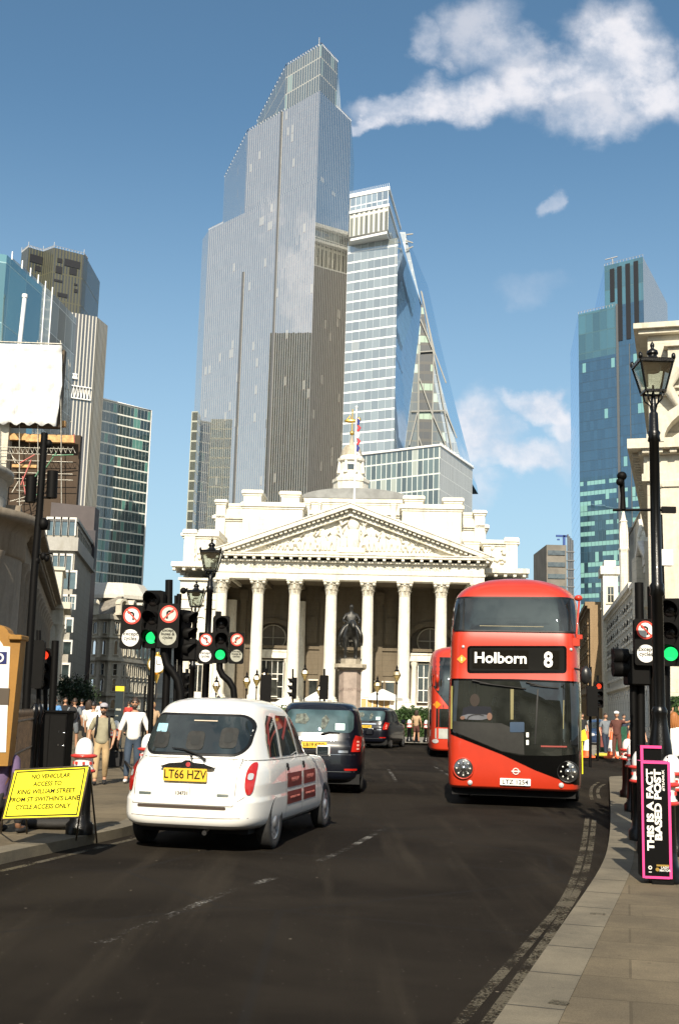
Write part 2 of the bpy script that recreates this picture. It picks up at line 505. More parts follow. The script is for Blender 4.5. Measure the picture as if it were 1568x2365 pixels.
def paving_mat(name, c, sx_, sy, ang=0.0, joint=.009, dark=.72):
    m = bpy.data.materials.new(name); m.use_nodes = True; N = Nodes(m.node_tree)
    b = N.n('ShaderNodeBsdfPrincipled'); o = N.n('ShaderNodeOutputMaterial'); N.l(b.outputs[0], o.inputs[0])
    t = N.n('ShaderNodeTexCoord'); ob = t.outputs['Object']
    mp = N.n('ShaderNodeMapping'); N.l(ob, mp.inputs[0]); mp.inputs[2].default_value = (0, 0, radians(ang))
    br = N.n('ShaderNodeTexBrick'); N.l(mp.outputs[0], br.inputs[0])
    br.inputs['Scale'].default_value = 1; br.inputs['Brick Width'].default_value = sx_; br.inputs['Row Height'].default_value = sy
    br.inputs['Mortar Size'].default_value = joint; br.inputs['Color1'].default_value = c4(tuple(x * .88 for x in c))
    br.inputs['Color2'].default_value = c4(tuple(x * 1.08 for x in c)); br.inputs['Mortar'].default_value = c4(tuple(x * dark for x in c))
    g = N.mix(N.ramp(N.noise(ob, 1.1, 6, .7), .3, .7), (.72, .72, .73), (1.12, 1.1, 1.06))
    g2 = N.mix(N.ramp(N.noise(ob, 160, 2, .7), .3, .7), (.8, .8, .8), (1.18, 1.18, 1.18))
    sp = N.n('ShaderNodeTexVoronoi'); N.l(ob, sp.inputs[0]); sp.inputs['Scale'].default_value = 5
    cc = N.mix(1, N.mix(1, br.outputs[0], g, 'MULTIPLY'), g2, 'MULTIPLY')
    cc = N.mix(N.ramp(sp.outputs['Distance'], .09, .05, 0, .5), cc, tuple(x * .35 for x in c))
    N.l(cc, b.inputs['Base Color']); b.inputs['Roughness'].default_value = .95; b.inputs['Specular IOR Level'].default_value = .12
    bn = N.n('ShaderNodeBump'); bn.inputs['Strength'].default_value = .4; bn.inputs['Distance'].default_value = .008
    N.l(br.outputs['Fac'], bn.inputs['Height']); bn.invert = True; N.l(bn.outputs[0], b.inputs['Normal'])
    return m


def worn_paint(name, c, thr=.5):
    m = bpy.data.materials.new(name); m.use_nodes = True; N = Nodes(m.node_tree)
    b = N.n('ShaderNodeBsdfPrincipled'); o = N.n('ShaderNodeOutputMaterial')
    t = N.n('ShaderNodeTexCoord'); ob = t.outputs['Object']
    k = N.math('ADD', N.math('MULTIPLY', N.noise(ob, 38, 5, .8), .55), N.math('MULTIPLY', N.noise(ob, 2.0, 3, .6), .45))
    f = N.ramp(k, thr - .04, thr + .05)
    b.inputs['Base Color'].default_value = c4(c); b.inputs['Roughness'].default_value = .7
    tp = N.n('ShaderNodeBsdfTransparent'); mx = N.n('ShaderNodeMixShader')
    N.l(f, mx.inputs[0]); N.l(tp.outputs[0], mx.inputs[1]); N.l(b.outputs[0], mx.inputs[2]); N.l(mx.outputs[0], o.inputs[0])
    return m


M_ASPH = asphalt_mat()
M_PAVE = paving_mat('paving_slabs', (.150, .125, .086), .9, .6, 14)
M_PAVE_FAR = paving_mat('plaza_slabs', (.26, .245, .21), .9, .6, 3)
M_KERB = paving_mat('granite_kerb', (.185, .165, .125), 50, 50, 0, .0001)
M_YEL = worn_paint('worn_yellow_line', (.075, .062, .036), .485)
M_WHT = worn_paint('worn_white_line', (.17, .16, .14), .54)

b = MB(); S = 1500
b.add([(-S, -S, -.02), (S, -S, -.02), (S, S, -.02), (-S, S, -.02)], [(0, 1, 2, 3)])
tag(b.build('ground', mat('far_ground', (.12, .115, .105), .9)), kind='structure')
b = MB(); b.add([(-60, -40, 0), (60, -40, 0), (60, 400, 0), (-60, 400, 0)], [(0, 1, 2, 3)])
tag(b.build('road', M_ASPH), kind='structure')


def smooth_line(pts, n=6):
    out = []
    p = [Vector((q[0], q[1], 0)) for q in pts]
    for i in range(len(p) - 1):
        a, b_, c, d = p[max(i - 1, 0)], p[i], p[i + 1], p[min(i + 2, len(p) - 1)]
        for k in range(n):
            t = k / n
            out.append(.5 * ((2 * b_) + (c - a) * t + (2 * a - 5 * b_ + 4 * c - d) * t * t + (3 * b_ - a - 3 * c + d) * t ** 3))
    out.append(p[-1])
    return out


def offset_line(pts, d):
    out = []
    for i, p in enumerate(pts):
        t = (pts[min(i + 1, len(pts) - 1)] - pts[max(i - 1, 0)]).normalized()
        out.append(p + Vector((t.y, -t.x, 0)) * d)
    return out


def pavement(name, edge, far, side, z=.12, kw=.30, m=None, kerb=True):
    """edge: kerb line; far: closing points; side=+1 when the pavement lies to the right of the line"""
    inner = offset_line(edge, kw * side)
    if kerb:
        k = MB(); n = len(edge)
        vs = [(p.x, p.y, -.01) for p in edge] + [(p.x, p.y, z) for p in edge] + [(p.x, p.y, z) for p in inner]
        fs = []
        for i in range(n - 1):
            fs.append((i, i + 1, n + i + 1, n + i) if side > 0 else (i + 1, i, n + i, n + i + 1))
            fs.append((n + i, n + i + 1, 2 * n + i + 1, 2 * n + i) if side > 0 else (n + i + 1, n + i, 2 * n + i, 2 * n + i + 1))
        k.add(vs, [f[::-1] for f in fs]); tag(k.build('kerb', M_KERB), kind='structure')
        # joints between the kerbstones
        j = MB(); acc = 0; nxt = .45
        for i in range(n - 1):
            L = (edge[i + 1] - edge[i]).length
            while nxt < acc + L:
                t = (nxt - acc) / L; a = edge[i].lerp(edge[i + 1], t); c = inner[i].lerp(inner[i + 1], t)
                d = (edge[i + 1] - edge[i]).normalized() * .006
                j.add([(a.x - d.x, a.y - d.y, z + .002), (a.x + d.x, a.y + d.y, z + .002), (c.x + d.x, c.y + d.y, z + .002), (c.x - d.x, c.y - d.y, z + .002)], [(0, 1, 2, 3)])
                nxt += .9
            acc += L
        if j.v: tag(j.build('kerb_joint', mat('joint_dirt', (.05, .045, .04), .9)), kind='structure')
    poly = [(p.x, p.y, z - .004) for p in (inner if kerb else edge)] + [(q[0], q[1], z - .004) for q in far]
    bm = bmesh.new(); vv = [bm.verts.new(p) for p in poly]; bm.faces.new(vv)
    bmesh.ops.triangulate(bm, faces=bm.faces[:]); bmesh.ops.recalc_face_normals(bm, faces=bm.faces[:])
    if sum(f.normal.z for f in bm.faces) < 0: bmesh.ops.reverse_faces(bm, faces=bm.faces[:])
    me = bpy.data.meshes.new(name); bm.to_mesh(me); bm.free(); me.materials.append(m or M_PAVE)
    o = bpy.data.objects.new(name, me); col.objects.link(o); tag(o, kind='structure')


gl = [G(-700, 2230), G(-300, 2075), G(0, 1998), G(160, 1962), G(325, 1921), (-2.75, 19), (-3.1, 26), (-4.5, 40), (-7.5, 58), (-14, 76), (-24, 100), (-40, 150)]
KL = smooth_line(gl)
pavement('pavement', KL, [(-60, 150), (-60, -5), (-20, -5)], -1)
gr = [G(200, 4300), G(820, 2950), G(1070, 2530), G(1175, 2365), G(1290, 2186), G(1385, 2034), G(1406, 1965), G(1410, 1890), G(1407, 1806)]
KR0 = [G(1407, 1806)]
q = KR0[0]
KR = smooth_line(gr) + [Vector((q.x + .12, q.y + .35, 0)), Vector((q.x + .5, q.y + .75, 0)), Vector((q.x + 1.2, q.y + 1.3, 0)), Vector((q.x + 8, q.y + 4.5, 0)), Vector((q.x + 30, q.y + 13, 0))]
pavement('pavement', KR, [(50, -8), (-1.5, -8)], 1, kw=.32)
# far pavement on the right with the road works, and the plaza before the exchange
g = G(1335, 1752)
KF = [Vector((60, g.y + 11, 0)), Vector((g.x + 3, g.y + .4, 0)), Vector((g.x, g.y, 0)), Vector((g.x - .8, g.y + .8, 0)), Vector((g.x - .6, g.y + 5, 0)), Vector((g.x + 16, g.y + 100, 0)), Vector((g.x + 28, g.y + 170, 0))]
pavement('far_pavement', KF, [(90, 210), (90, 60)], -1, z=.12, m=M_PAVE_FAR)
KP = smooth_line([(-3, 66), (1.5, 62.5), (4.2, 61), (9.5, 63), (11.5, 70), (12, 90), (14, 170)])
pavement('plaza', KP, [(-20, 170), (-12, 90)], 1, z=.12, m=M_PAVE_FAR)


def stripe(name, pts, w, m, z=.004, dash=None):
    p = smooth_line(pts, 5); a = offset_line(p, w / 2); c = offset_line(p, -w / 2)
    b = MB(); n = len(p)
    b.add([(q.x, q.y, z) for q in a] + [(q.x, q.y, z) for q in c], [(i, i + 1, n + i + 1, n + i)[::-1] for i in range(n - 1)])
    o = b.build(name, m); me = o.data
    if me.polygons[0].normal.z < 0: me.flip_normals()
    return tag(o, kind='structure')


stripe('yellow_line', [G(1020, 2420), G(1078, 2345), G(1160, 2250), G(1240, 2158), G(1312, 2063), G(1346, 1962), G(1356, 1890)], .075, M_YEL)
stripe('yellow_line', [G(1090, 2420), G(1150, 2330), G(1215, 2240), G(1290, 2130), G(1345, 2035), G(1364, 1960), G(1372, 1895)], .075, M_YEL)
stripe('yellow_line', [G(1367, 1848), G(1364, 1832), G(1368, 1818), G(1382, 1808)], .075, M_YEL)
stripe('yellow_line', [G(1384, 1846), G(1380, 1832), G(1384, 1820), G(1396, 1812)], .075, M_YEL)
stripe('yellow_line', [G(-400, 2110), G(-200, 2055), G(0, 2014), G(160, 1976), G(330, 1934)], .09, M_YEL)
stripe('lane_dash', [G(228, 2182), G(330, 2142), G(420, 2105), G(530, 2062), G(637, 2028)], .1, M_WHT)
stripe('lane_dash', [G(735, 1990), G(800, 1962), G(890, 1914)], .1, M_WHT)
stripe('lane_dash', [G(897, 1778), G(905, 1790), G(915, 1806)], .09, M_WHT)
stripe('lane_dash', [G(1060, 1805), G(1000, 1770)], .09, M_WHT)
for (u0, v0, u1, v1) in ((1362, 2112, 1398, 2114), (1270, 2316, 1312, 2322)):
    stripe('yellow_line', [G(u0, v0, .12), G(u1, v1, .12)], .09, M_YEL, z=.127)
# ------------------------------------------------------------ towers of the skyline
def C(u, v, H):
    """ground position of the roof corner seen at (u, v) when the roof is H metres high"""
    d = ray(u, v); t = (H - EYE.z) / d.z
    return Vector((d.x * t, d.y * t))


def on(a, b, u, v=1000):
    """point of the ground line a-b standing under pixel column (u, v)"""
    d = ray(u, v); k = d.x / d.y
    t = (k * a.y - a.x) / ((b.x - a.x) - k * (b.y - a.y))
    return a + (b - a) * t


def tw(name, lab, cat='skyscraper'): return empty(name, (0, 0, 0), 0, lab, cat)


# --- the tallest tower: stepped, silver-grey glass
F22 = facade('silver_curtain_wall', 1.5, 4.0, .22, .09, (.42, .415, .40), (.09, .10, .10), (.40, .40, .36), .05, .64, .35, .02, 3, .004, gtint=(.93, .93, .90), dv_=.4, spandrel=(.16, .12, .10))
F22T = facade('crown_curtain_wall', 1.6, 8.0, .34, .07, (.36, .36, .33), (.03, .05, .055), (.2, .3, .28), .1, .30, .4, .03, 3, .02, gtint=(.75, .88, .9))
t22 = tw('glass_skyscraper', 'tallest tower of the skyline, silver-grey glass with a stepped slanting top')
K = C(742, 101, 278); L1 = C(482, 531, 218); L2 = C(468, 552, 218); R1 = C(780, 142, 278); R2 = C(811, 279, 257)
M1 = on(L1, K, 572, 304); M2 = on(L1, K, 661, 148); M0 = on(L1, K, 515, 509); MB1 = on(L1, K, 648, 262)
B1 = C(519, 408, 257); T1 = C(594, 279, 278)
bk = lambda p, dx, dy: Vector((p.x + dx, p.y + dy))
b = MB(); b.prism([L2, L1, K, R1, R2, bk(R2, 2, 45), bk(L2, 4, 45)], 0, 218, 0, 1); b.build('lower_shaft', [F22, mat('roof_grey', (.2, .2, .2))], t22)
b = MB(); b.prism([B1, M1, K, R1, R2, bk(R2, 2, 40), bk(B1, 3, 30)], 218.02, 257, 0, 1); b.build('middle_tier', [F22, MATS['roof_grey']], t22)
b = MB(); b.prism([T1, M2, K, R1, bk(R1, 2, 50)], 257.02, 278, 0, 1); b.build('crown', [F22T, MATS['roof_grey']], t22)
nrm = Vector((-(K - L1).normalized().y, (K - L1).normalized().x)) * -1
b = MB()
for (uu, vv, z0, z1) in ((648, 300, 20, 257), (560, 640, 20, 190)):
    a = on(L1, K, uu, vv); d = (K - L1).normalized()
    b.prism([a + nrm * .35, a + d * 1.0 + nrm * .35, a + d * 1.0 + nrm * .04, a + nrm * .04], z0, z1)
b.build('recess_joint', mat('dark_joint', (.10, .105, .11), .5), t22)
b = MB()
for p, q, z in ((M2, K, 278), (K, R1, 278), (T1, M2, 278), (M1, M2, 257), (B1, M1, 257), (R1, R2, 257), (L1, M0, 218)):
    n = 14
    for i in range(n + 1):
        c = p.lerp(q, i / n); b.box((c.x - .1, c.y - .1, z), (c.x + .1, c.y + .1, z + .8))
    b.tube([(p.x, p.y, z + .8), (q.x, q.y, z + .8)], .1, 4)
b.tube([(K.x - 1, K.y + 3, 278), (K.x - 1, K.y + 3, 283)], .2, 5)
b.build('parapet_rail', mat('rail_grey', (.25, .26, .27), .4), t22)
# low dark slab clinging to its left flank
E1 = C(443, 950, 128); FE = facade('olive_panel_wall', 6, 4.4, .06, .16, (.33, .34, .28), (.05, .06, .045), (.2, .2, .15), .1, .2, .5)
b = MB(); b.prism([E1, bk(E1, 2.7, -.5), bk(E1, 2.9, 9), bk(E1, .6, 9)], 0, 128, 0, 1); b.build('side_slab', [FE, MATS['roof_grey']], t22)

# --- white-banded tower to its right
t8 = tw('banded_office_tower', 'pale tower with white floor bands and a cantilevered top box, right of the tallest tower')
F8 = facade('white_banded_wall', 3.0, 4.15, .018, .15, (.78, .79, .77), (.20, .225, .22), (.28, .30, .29), .03, .24, .4, .05, 2, .008, dv_=.2)
F8S = facade('blue_side_wall', 1.5, 4.15, .10, .03, (.30, .36, .42), (.14, .20, .29), (.5, .54, .56), .015, .22, .4, .03, 8, .004, gtint=(.8, .88, .95))
F8T = facade('finned_box_wall', 2.2, 9.3, .40, .12, (.60, .59, .52), (.14, .14, .11), (.3, .3, .25), .1, .08, .5)
a0 = C(803, 568, 186); a1 = C(919, 548, 186); a2 = C(972, 703, 186)
b = MB(); b.quad((a0.x, a0.y, 0), (a1.x, a1.y, 0), (a1.x, a1.y, 186), (a0.x, a0.y, 186), 0, [(0, 0), ((a1 - a0).length, 0), ((a1 - a0).length, 186), (0, 186)])
b.quad((a1.x, a1.y, 0), (a2.x, a2.y, 0), (a2.x, a2.y, 186), (a1.x, a1.y, 186), 1, [(0, 0), ((a2 - a1).length, 0), ((a2 - a1).length, 186), (0, 186)])
b.prism([a0, a2, bk(a0, 0, 50)], 0, 185.9, 2); b.quad((a0.x, a0.y, 186), (a1.x, a1.y, 186), (a2.x, a2.y, 186), (a0.x, a0.y + 50, 186), 2)
b.build('shaft', [F8, F8S, MATS['roof_grey']], t8)
c0 = C(809, 457, 204); c1 = C(898, 438, 204); c2 = C(925, 530, 204)
M_WHITE = mat('white_metal_panel', (.72, .73, .72), .45, var=.05)
b = MB(); b.prism([c0, c1, c2, bk(c0, 3, 45)], 187.6, 197.2, 0, 1, u0=.6); b.build('top_box', [F8T, M_WHITE], t8)
F8U = facade('top_gallery_wall', 2.4, 8, .08, .05, (.75, .76, .75), (.2, .24, .25), (.4, .45, .45), .1, .35, .4)
b = MB(); b.prism([c0, c1, c2, bk(c0, 3, 45)], 198.3, 204, 0, 1); b.build('top_gallery', [F8U, M_WHITE], t8)
b = MB()
for z0, z1, e in ((197.2, 198.3, .3), (204, 205.6, .3), (186, 187.0, -.4)):
    src = (c0, c1, c2)
    b.prism([bk(src[0], -e, -e), bk(src[1], e, -e), bk(src[2], e, e), bk(src[0], -e, 45)], z0 + .01, z1 - .01)
for i in range(20):
    c = c0.lerp(c1, i / 19); b.box((c.x - .05, c.y, 205.6), (c.x + .05, c.y + .1, 207))
b.build('white_band', M_WHITE, t8)

# --- its lower podium block with a white ribbed flank
tp = tw('ribbed_podium_block', 'lower glass block with a white ribbed right flank, behind the classical attic', 'office building')
FP = facade('podium_glass_wall', 2.2, 5.6, .13, .09, (.62, .65, .6), (.09, .12, .11), (.35, .38, .33), .12, .12, .4, .06, 1, .02)
FR = facade('white_rib_wall', 1.05, 5.6, .58, .04, (.74, .74, .70), (.22, .23, .22), (.06, .06, .06), .06, .05, .6, .1, 1, .02)
p0 = C(800, 1057, 94); p1 = C(1017, 1030, 94); p2 = C(1091, 1083, 94)
b = MB(); b.quad((p0.x, p0.y, 0), (p1.x, p1.y, 0), (p1.x, p1.y, 94), (p0.x, p0.y, 94), 0, [(0, 0), ((p1 - p0).length, 0), ((p1 - p0).length, 94), (0, 94)])
b.quad((p1.x, p1.y, 0), (p2.x, p2.y, 0), (p2.x, p2.y, 94), (p1.x, p1.y, 94), 1, [(0, 0), ((p2 - p1).length, 0), ((p2 - p1).length, 94), (0, 94)])
b.quad((p0.x, p0.y, 94), (p1.x, p1.y, 94), (p2.x, p2.y, 94), (p0.x, p0.y + 60, 94), 2)
b.build('block', [FP, FR, MATS['roof_grey']], tp)
b = MB(); b.tube([(p0.x, p0.y - .2, 94.4), (p1.x, p1.y - .2, 94.4), (p2.x + .2, p2.y, 94.4)], .55, 4)
for i in range(24):
    c = p1.lerp(p2, i / 23); b.box((c.x, c.y - .1, 94), (c.x + .14, c.y + .1, 95.5))
b.build('roof_edge', M_WHITE, tp)

# --- the wedge tower with its exposed braced frame
tl = tw('wedge_tower', 'steep glass wedge tower with exposed diagonal bracing, leaning behind the white-banded tower')
YL = 450
FL = facade('wedge_dark_wall', 2.0, 4.0, .08, .12, (.10, .11, .10), (.03, .045, .04), (.32, .42, .36), .16, .14, .4, .04, 3, .02)
FLS = facade('wedge_pale_glass', 3.0, 4.0, .05, .05, (.34, .38, .40), (.21, .255, .285), (.5, .55, .55), .02, .30, .3, .03, 6, .006)
def wl(u, v, Y=YL):
    p = P(u, v, Y); return p
front = [(934, 1075), (934, 1035), (968, 765), (973, 703), (947, 620), (926, 545), (923, 535), (936, 535), (970, 690), (1008, 850), (1042, 980), (1062, 1052), (1066, 1075)]
fp = [wl(*q) for q in front]
b = MB(); n = len(fp)
uvs = [[(p.x, p.z) for p in fp]]
b.add(fp, [tuple(range(n))[::-1]], 0, False, [uvs[0][::-1]])
bkp = [p + Vector((14, 60, 0)) for p in fp]
b.add(fp + bkp, [(i, i + 1, n + i + 1, n + i) for i in range(7, n - 1)], 1, False, [[(0, fp[i].z), (0, fp[i + 1].z), (60, fp[i + 1].z), (60, fp[i].z)] for i in range(7, n - 1)])
b.add(fp + bkp, [(i, i + 1, n + i + 1, n + i) for i in range(0, 7)], 0, False, None)
b.add(bkp, [tuple(range(n))], 0)
o = b.build('glass_wedge', [FLS, FLS], tl)
# pale slanting skin standing off the frame on the right
ig = [wl(*q_, YL - .25) for q_ in ((934, 1075), (935, 1035), (968, 765), (972, 715), (984, 770), (1000, 868), (1024, 985), (1040, 1075))]
b = MB(); b.add(ig, [tuple(range(len(ig)))[::-1]], 0, False, [[(p.x, p.z) for p in ig][::-1]]); b.build('inner_glass', FL, tl)
sk = [wl(936, 545, YL + 2), wl(939, 560, YL + 12), wl(1062, 1052, YL + 12), wl(1046, 1052, YL + 2)]
b = MB(); b.quad(*[sk[i] for i in (0, 3, 2, 1)], 0, [(0, 0), (0, 200), (24, 200), (24, 0)])
b.quad(*[p + Vector((.3, 1.0, 0)) for p in (sk[0], sk[1], sk[2], sk[3])], 0, [(0, 0), (24, 0), (24, 200), (0, 200)]); b.build('slanting_skin', FLS, tl)
M_STEEL = mat('pale_steel_frame', (.20, .20, .18), .5, var=.06)
b = MB()
def bar(u0, v0, u1, v1, r=.34, dy=-1.2): b.tube([wl(u0, v0, YL + dy), wl(u1, v1, YL + dy)], r, 4, smooth=False)
cv = lambda x, y: ((x / 2.232 + 1000) / 1.30485, (y / 2.232 + 500) / 1.30485)
for q in (((595, 1030), (685, 1250)), ((590, 1430), (668, 1650)), ((583, 1820), (610, 1900)), ((535, 1650), (765, 1645)), ((595, 1250), (690, 1243)), ((668, 1650), (775, 1900)),
          ((685, 1250), (672, 1900)), ((605, 850), (810, 1930)), ((585, 1200), (580, 1900)), ((500, 460), (545, 455)), ((497, 500), (545, 515)), ((500, 560), (545, 540)), ((600, 840), (690, 1250)), ((690, 1250), (768, 1460)), ((768, 1650), (840, 1830)), ((575, 1660), (520, 1880))):
    bar(*cv(*q[0]), *cv(*q[1]))
b.build('braced_frame', M_STEEL, tl)
dk = [wl(*cv(595, 1100), YL - .5), wl(*cv(585, 1900), YL - .5), wl(*cv(668, 1900), YL - .5), wl(*cv(680, 1260), YL - .5), wl(*cv(640, 1110), YL - .5), wl(*cv(606, 900), YL - .5)]
FD = facade('lift_core_wall', 2.5, 4.0, .06, .30, (.05, .05, .045), (.012, .014, .012), (.26, .36, .27), .22, .05, .5)
b = MB(); b.add(dk, [tuple(range(len(dk)))], 0, False, [[(p.x, p.z) for p in dk]]); b.add([p + Vector((0, .3, 0)) for p in dk], [tuple(range(len(dk)))[::-1]], 0); b.build('lift_core', FD, tl)

# --- blue tower at the right
tb = tw('blue_glass_tower', 'dark blue glass tower with a finned slanting crown, at the right above the lamp')
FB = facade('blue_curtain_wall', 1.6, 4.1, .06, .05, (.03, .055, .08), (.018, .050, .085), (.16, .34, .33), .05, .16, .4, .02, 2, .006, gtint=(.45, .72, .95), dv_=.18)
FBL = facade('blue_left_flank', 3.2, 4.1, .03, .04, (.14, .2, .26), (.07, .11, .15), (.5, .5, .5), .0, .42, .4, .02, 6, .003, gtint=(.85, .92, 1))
FBT = facade('teal_top_floors', 3.2, 8.2, .05, .04, (.06, .12, .14), (.035, .10, .125), (.14, .28, .27), .12, .16, .4, .03, 2, .006, gtint=(.6, .85, .95))
FBW = facade('lit_office_floors', 1.6, 4.1, .08, .05, (.03, .06, .08), (.02, .055, .085), (.19, .38, .35), .40, .12, .4, .02, 4, .006, gtint=(.45, .72, .95), hi=.6)
FF = facade('crown_fin_wall', 1.1, 400, .5, 0.0, (.48, .49, .49), (.04, .05, .06), (.1, .1, .1), 0, .1, .5)
A = C(1335.5, 725, 165); Bc = C(1484.6, 592, 183); LB = C(1317, 816, 165); RF = C(1541, 701, 183); A2 = on(A, Bc, 1396, 640); A3 = on(A, Bc, 1422, 705)
LB2 = C(1372, 717, 183)
def wall(b, p, q, z0, z1, mi, u0=0):
    L = (q - p).length; b.quad((p.x, p.y, z0), (q.x, q.y, z0), (q.x, q.y, z1), (p.x, p.y, z1), mi, [(u0, z0), (u0 + L, z0), (u0 + L, z1), (u0, z1)])
b = MB(); L = (A3 - A).length
wall(b, A, A3, 0, 96, 3); wall(b, A, A3, 96, 145, 0); wall(b, A, A3, 145, 165, 2)
wall(b, A3, Bc, 0, 90, 3, L); wall(b, A3, Bc, 90, 165, 0, L)
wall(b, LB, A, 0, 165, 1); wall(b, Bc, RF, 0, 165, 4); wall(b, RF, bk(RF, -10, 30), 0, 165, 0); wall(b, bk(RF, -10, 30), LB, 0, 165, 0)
b.add([(p.x, p.y, 165) for p in (A, Bc, RF, bk(RF, -10, 30), LB)], [(0, 1, 2, 3, 4)], 5)
b.build('shaft', [FB, FBL, FBT, FBW, FF, MATS['roof_grey']], tb)
b = MB(); wall(b, A2, Bc, 165.02, 183, 2); wall(b, Bc, RF, 165.02, 183, 4); wall(b, RF, LB2, 165.02, 183, 0); wall(b, LB2, A2, 165.02, 183, 1)
b.add([(p.x, p.y, 183) for p in (A2, Bc, RF, LB2)], [(0, 1, 2, 3)], 5); b.build('crown', [FB, FBL, FBT, FBW, FF, MATS['roof_grey']], tb)
d = (Bc - A).normalized(); nb = Vector((d.y, -d.x))
M_LOUV = mat('black_louvre', (.012, .012, .014), .5)
for (uu, ztop, zbot) in ((1409, 181, 167), (1426, 181.3, 150), (1445, 181.6, 150), (1464, 181.8, 150)):
    a = on(A, Bc, uu, 640); b = MB(); b.prism([a + nb * .3, a + d * 1.9 + nb * .3, a + d * 1.9 + nb * .03, a + nb * .03], zbot, ztop); b.build('louvre_strip', M_LOUV, tb)
b = MB(); a = on(A, Bc, 1423, 720); b.prism([a + nb * .5, a + d * .9 + nb * .5, a + d * .9 + nb * .03, a + nb * .03], 0, 165.5)
a = on(A, Bc, 1453, 800); b.prism([a + nb * .2, a + d * .3 + nb * .2, a + d * .3 + nb * .03, a + nb * .03], 0, 148); b.build('track_rail', MATS['dark_joint'], tb)
b = MB()
for p, q, z in ((A, A3, 165), (A2, Bc, 183)):
    for i in range(13):
        c = p.lerp(q, i / 12); b.box((c.x - .08, c.y - .08, z), (c.x + .08, c.y + .08, z + .9))
    b.tube([(p.x, p.y, z + .9), (q.x, q.y, z + .9)], .07, 4)
c = on(A, Bc, 1422, 640); b.tube([(c.x, c.y + 5, 183), (c.x, c.y + 5, 187)], .3, 5); b.tube([(c.x - 3, c.y + 5, 186.5), (c.x + 2, c.y + 5, 188)], .25, 5); b.build('parapet_post', MATS['rail_grey'], tb)

# --- left group
t42 = tw('bronze_top_tower', 'tower with a dark olive-bronze finned top and open plant bays, upper left')
F42 = facade('bronze_fin_wall', 1.3, 11.5, .5, .04, (.075, .073, .040), (.018, .018, .012), (.05, .05, .03), 0, .05, .6)
H42 = 183
pt = [C(50, 583, H42), C(66, 570, H42), C(100, 580, H42), C(125, 571, H42), C(194, 588, H42), C(203, 600, H42)]
b = MB(); b.prism(pt + [bk(pt[5], 0, 25), bk(pt[0], 0, 25)], 0, H42, 0, 1); b.build('shaft', [F42, MATS['roof_grey']], t42)
cv1 = lambda x, y: (x / 2.364 / 1.30485, (y / 2.364 + 700) / 1.30485)
for (x0, y0, x1, y1) in ((215, 150, 300, 205), (250, 232, 288, 268), (410, 180, 442, 210), (463, 185, 570, 235), (398, 235, 440, 285), (497, 250, 545, 295), (385, 330, 445, 345), (410, 425, 480, 452), (528, 362, 550, 375), (528, 400, 552, 425)):
    u0, v0 = cv1(x0, y0); u1, v1 = cv1(x1, y1); s0, s1 = (pt[1], pt[2]) if x1 < 310 else (pt[3], pt[4])
    p = on(s0, s1, u0, v0); q = on(s0, s1, u1, v1); zt = P(u0, v0, p.y).z; zb = P(u0, v1, p.y).z; n_ = Vector(((s1 - s0).normalized().y, -(s1 - s0).normalized().x)) * .25
    b = MB(); b.prism([p + n_, q + n_, q + n_ * .1, p + n_ * .1], zb, zt); b.build('plant_bay', M_LOUV, t42)
b = MB()
for i in range(5):
    for k in range(10):
        c = pt[i].lerp(pt[i + 1], k / 10); b.box((c.x - .1, c.y - .1, H42), (c.x + .1, c.y + .1, H42 + .9 + (k == 0) * 1.5))
    b.tube([(pt[i].x, pt[i].y, H42 + .9), (pt[i + 1].x, pt[i + 1].y, H42 + .9)], .1, 4)
b.build('parapet_rail', MATS['rail_grey'], t42)

ts = tw('striped_stone_tower', 'tower of pale vertical stone ribs under the bronze-topped tower, left')
FS = facade('pale_rib_wall', 1.3, 400, .34, 0, (.52, .49, .42), (.045, .04, .035), (.2, .15, .1), 0, .1, .5)
FS2 = facade('pale_rib_fine_wall', 1.2, 400, .45, 0, (.40, .37, .30), (.10, .09, .07), (.2, .15, .1), 0, .05, .5)
HS = 145
s0, s1, s2 = C(85, 706, HS), C(223.7, 731, HS), C(249, 752, HS)
b = MB(); wall(b, s0, s1, 0, HS, 0); wall(b, s1, s2, 0, HS, 1); wall(b, s2, bk(s2, -10, 25), 0, HS, 1); wall(b, bk(s2, -10, 25), s0, 0, HS, 1)
b.add([(p.x, p.y, HS) for p in (s0, s1, s2, bk(s2, -10, 25))], [(0, 1, 2, 3)], 2); b.build('shaft', [FS, FS2, MATS['roof_grey']], ts)
b = MB()
for (v0, v1, u0, u1) in ((890, 918, 160, 212), (862, 872, 155, 180)):
    p = on(s0, s1, u0, v0); q = on(s0, s1, u1, v0)
    for k in range(7):
        a = p.lerp(q, k / 7); c = p.lerp(q, (k + 1) / 7); za, zb = P(u0, v0, p.y).z, P(u0, v1, p.y).z
        b.tube([(a.x, a.y - .6, zb), ((a.x + c.x) / 2, a.y - .6, za), (c.x, c.y - .6, zb)], .25, 4)
    for z in (za, zb): b.tube([(p.x, p.y - .6, z), (q.x, q.y - .6, z)], .3, 4)
b.build('roof_truss', M_WHITE, ts)

t99 = tw('teal_office_tower', 'teal glass tower with white floor lines, left of the open sky gap')
F99 = facade('teal_banded_wall', 1.9, 4.9, .04, .13, (.60, .61, .56), (.008, .028, .032), (.07, .20, .17), .16, .16, .4, .03, 2, .010, gtint=(.62, .78, .88))
H99 = 138
n0, n1 = C(230, 919, H99), C(350, 948, H99)
b = MB(); b.prism([n0, n1, bk(n1, -14, 22), bk(n0, -10, 30)], 0, H99, 0, 1); b.build('shaft', [F99, MATS['roof_grey']], t99)
b = MB(); b.tube([(n0.x, n0.y - .3, H99), (n1.x, n1.y - .3, H99), (n1.x + .2, n1.y - .2, 0)], .45, 4); b.build('edge_trim', M_WHITE, t99)

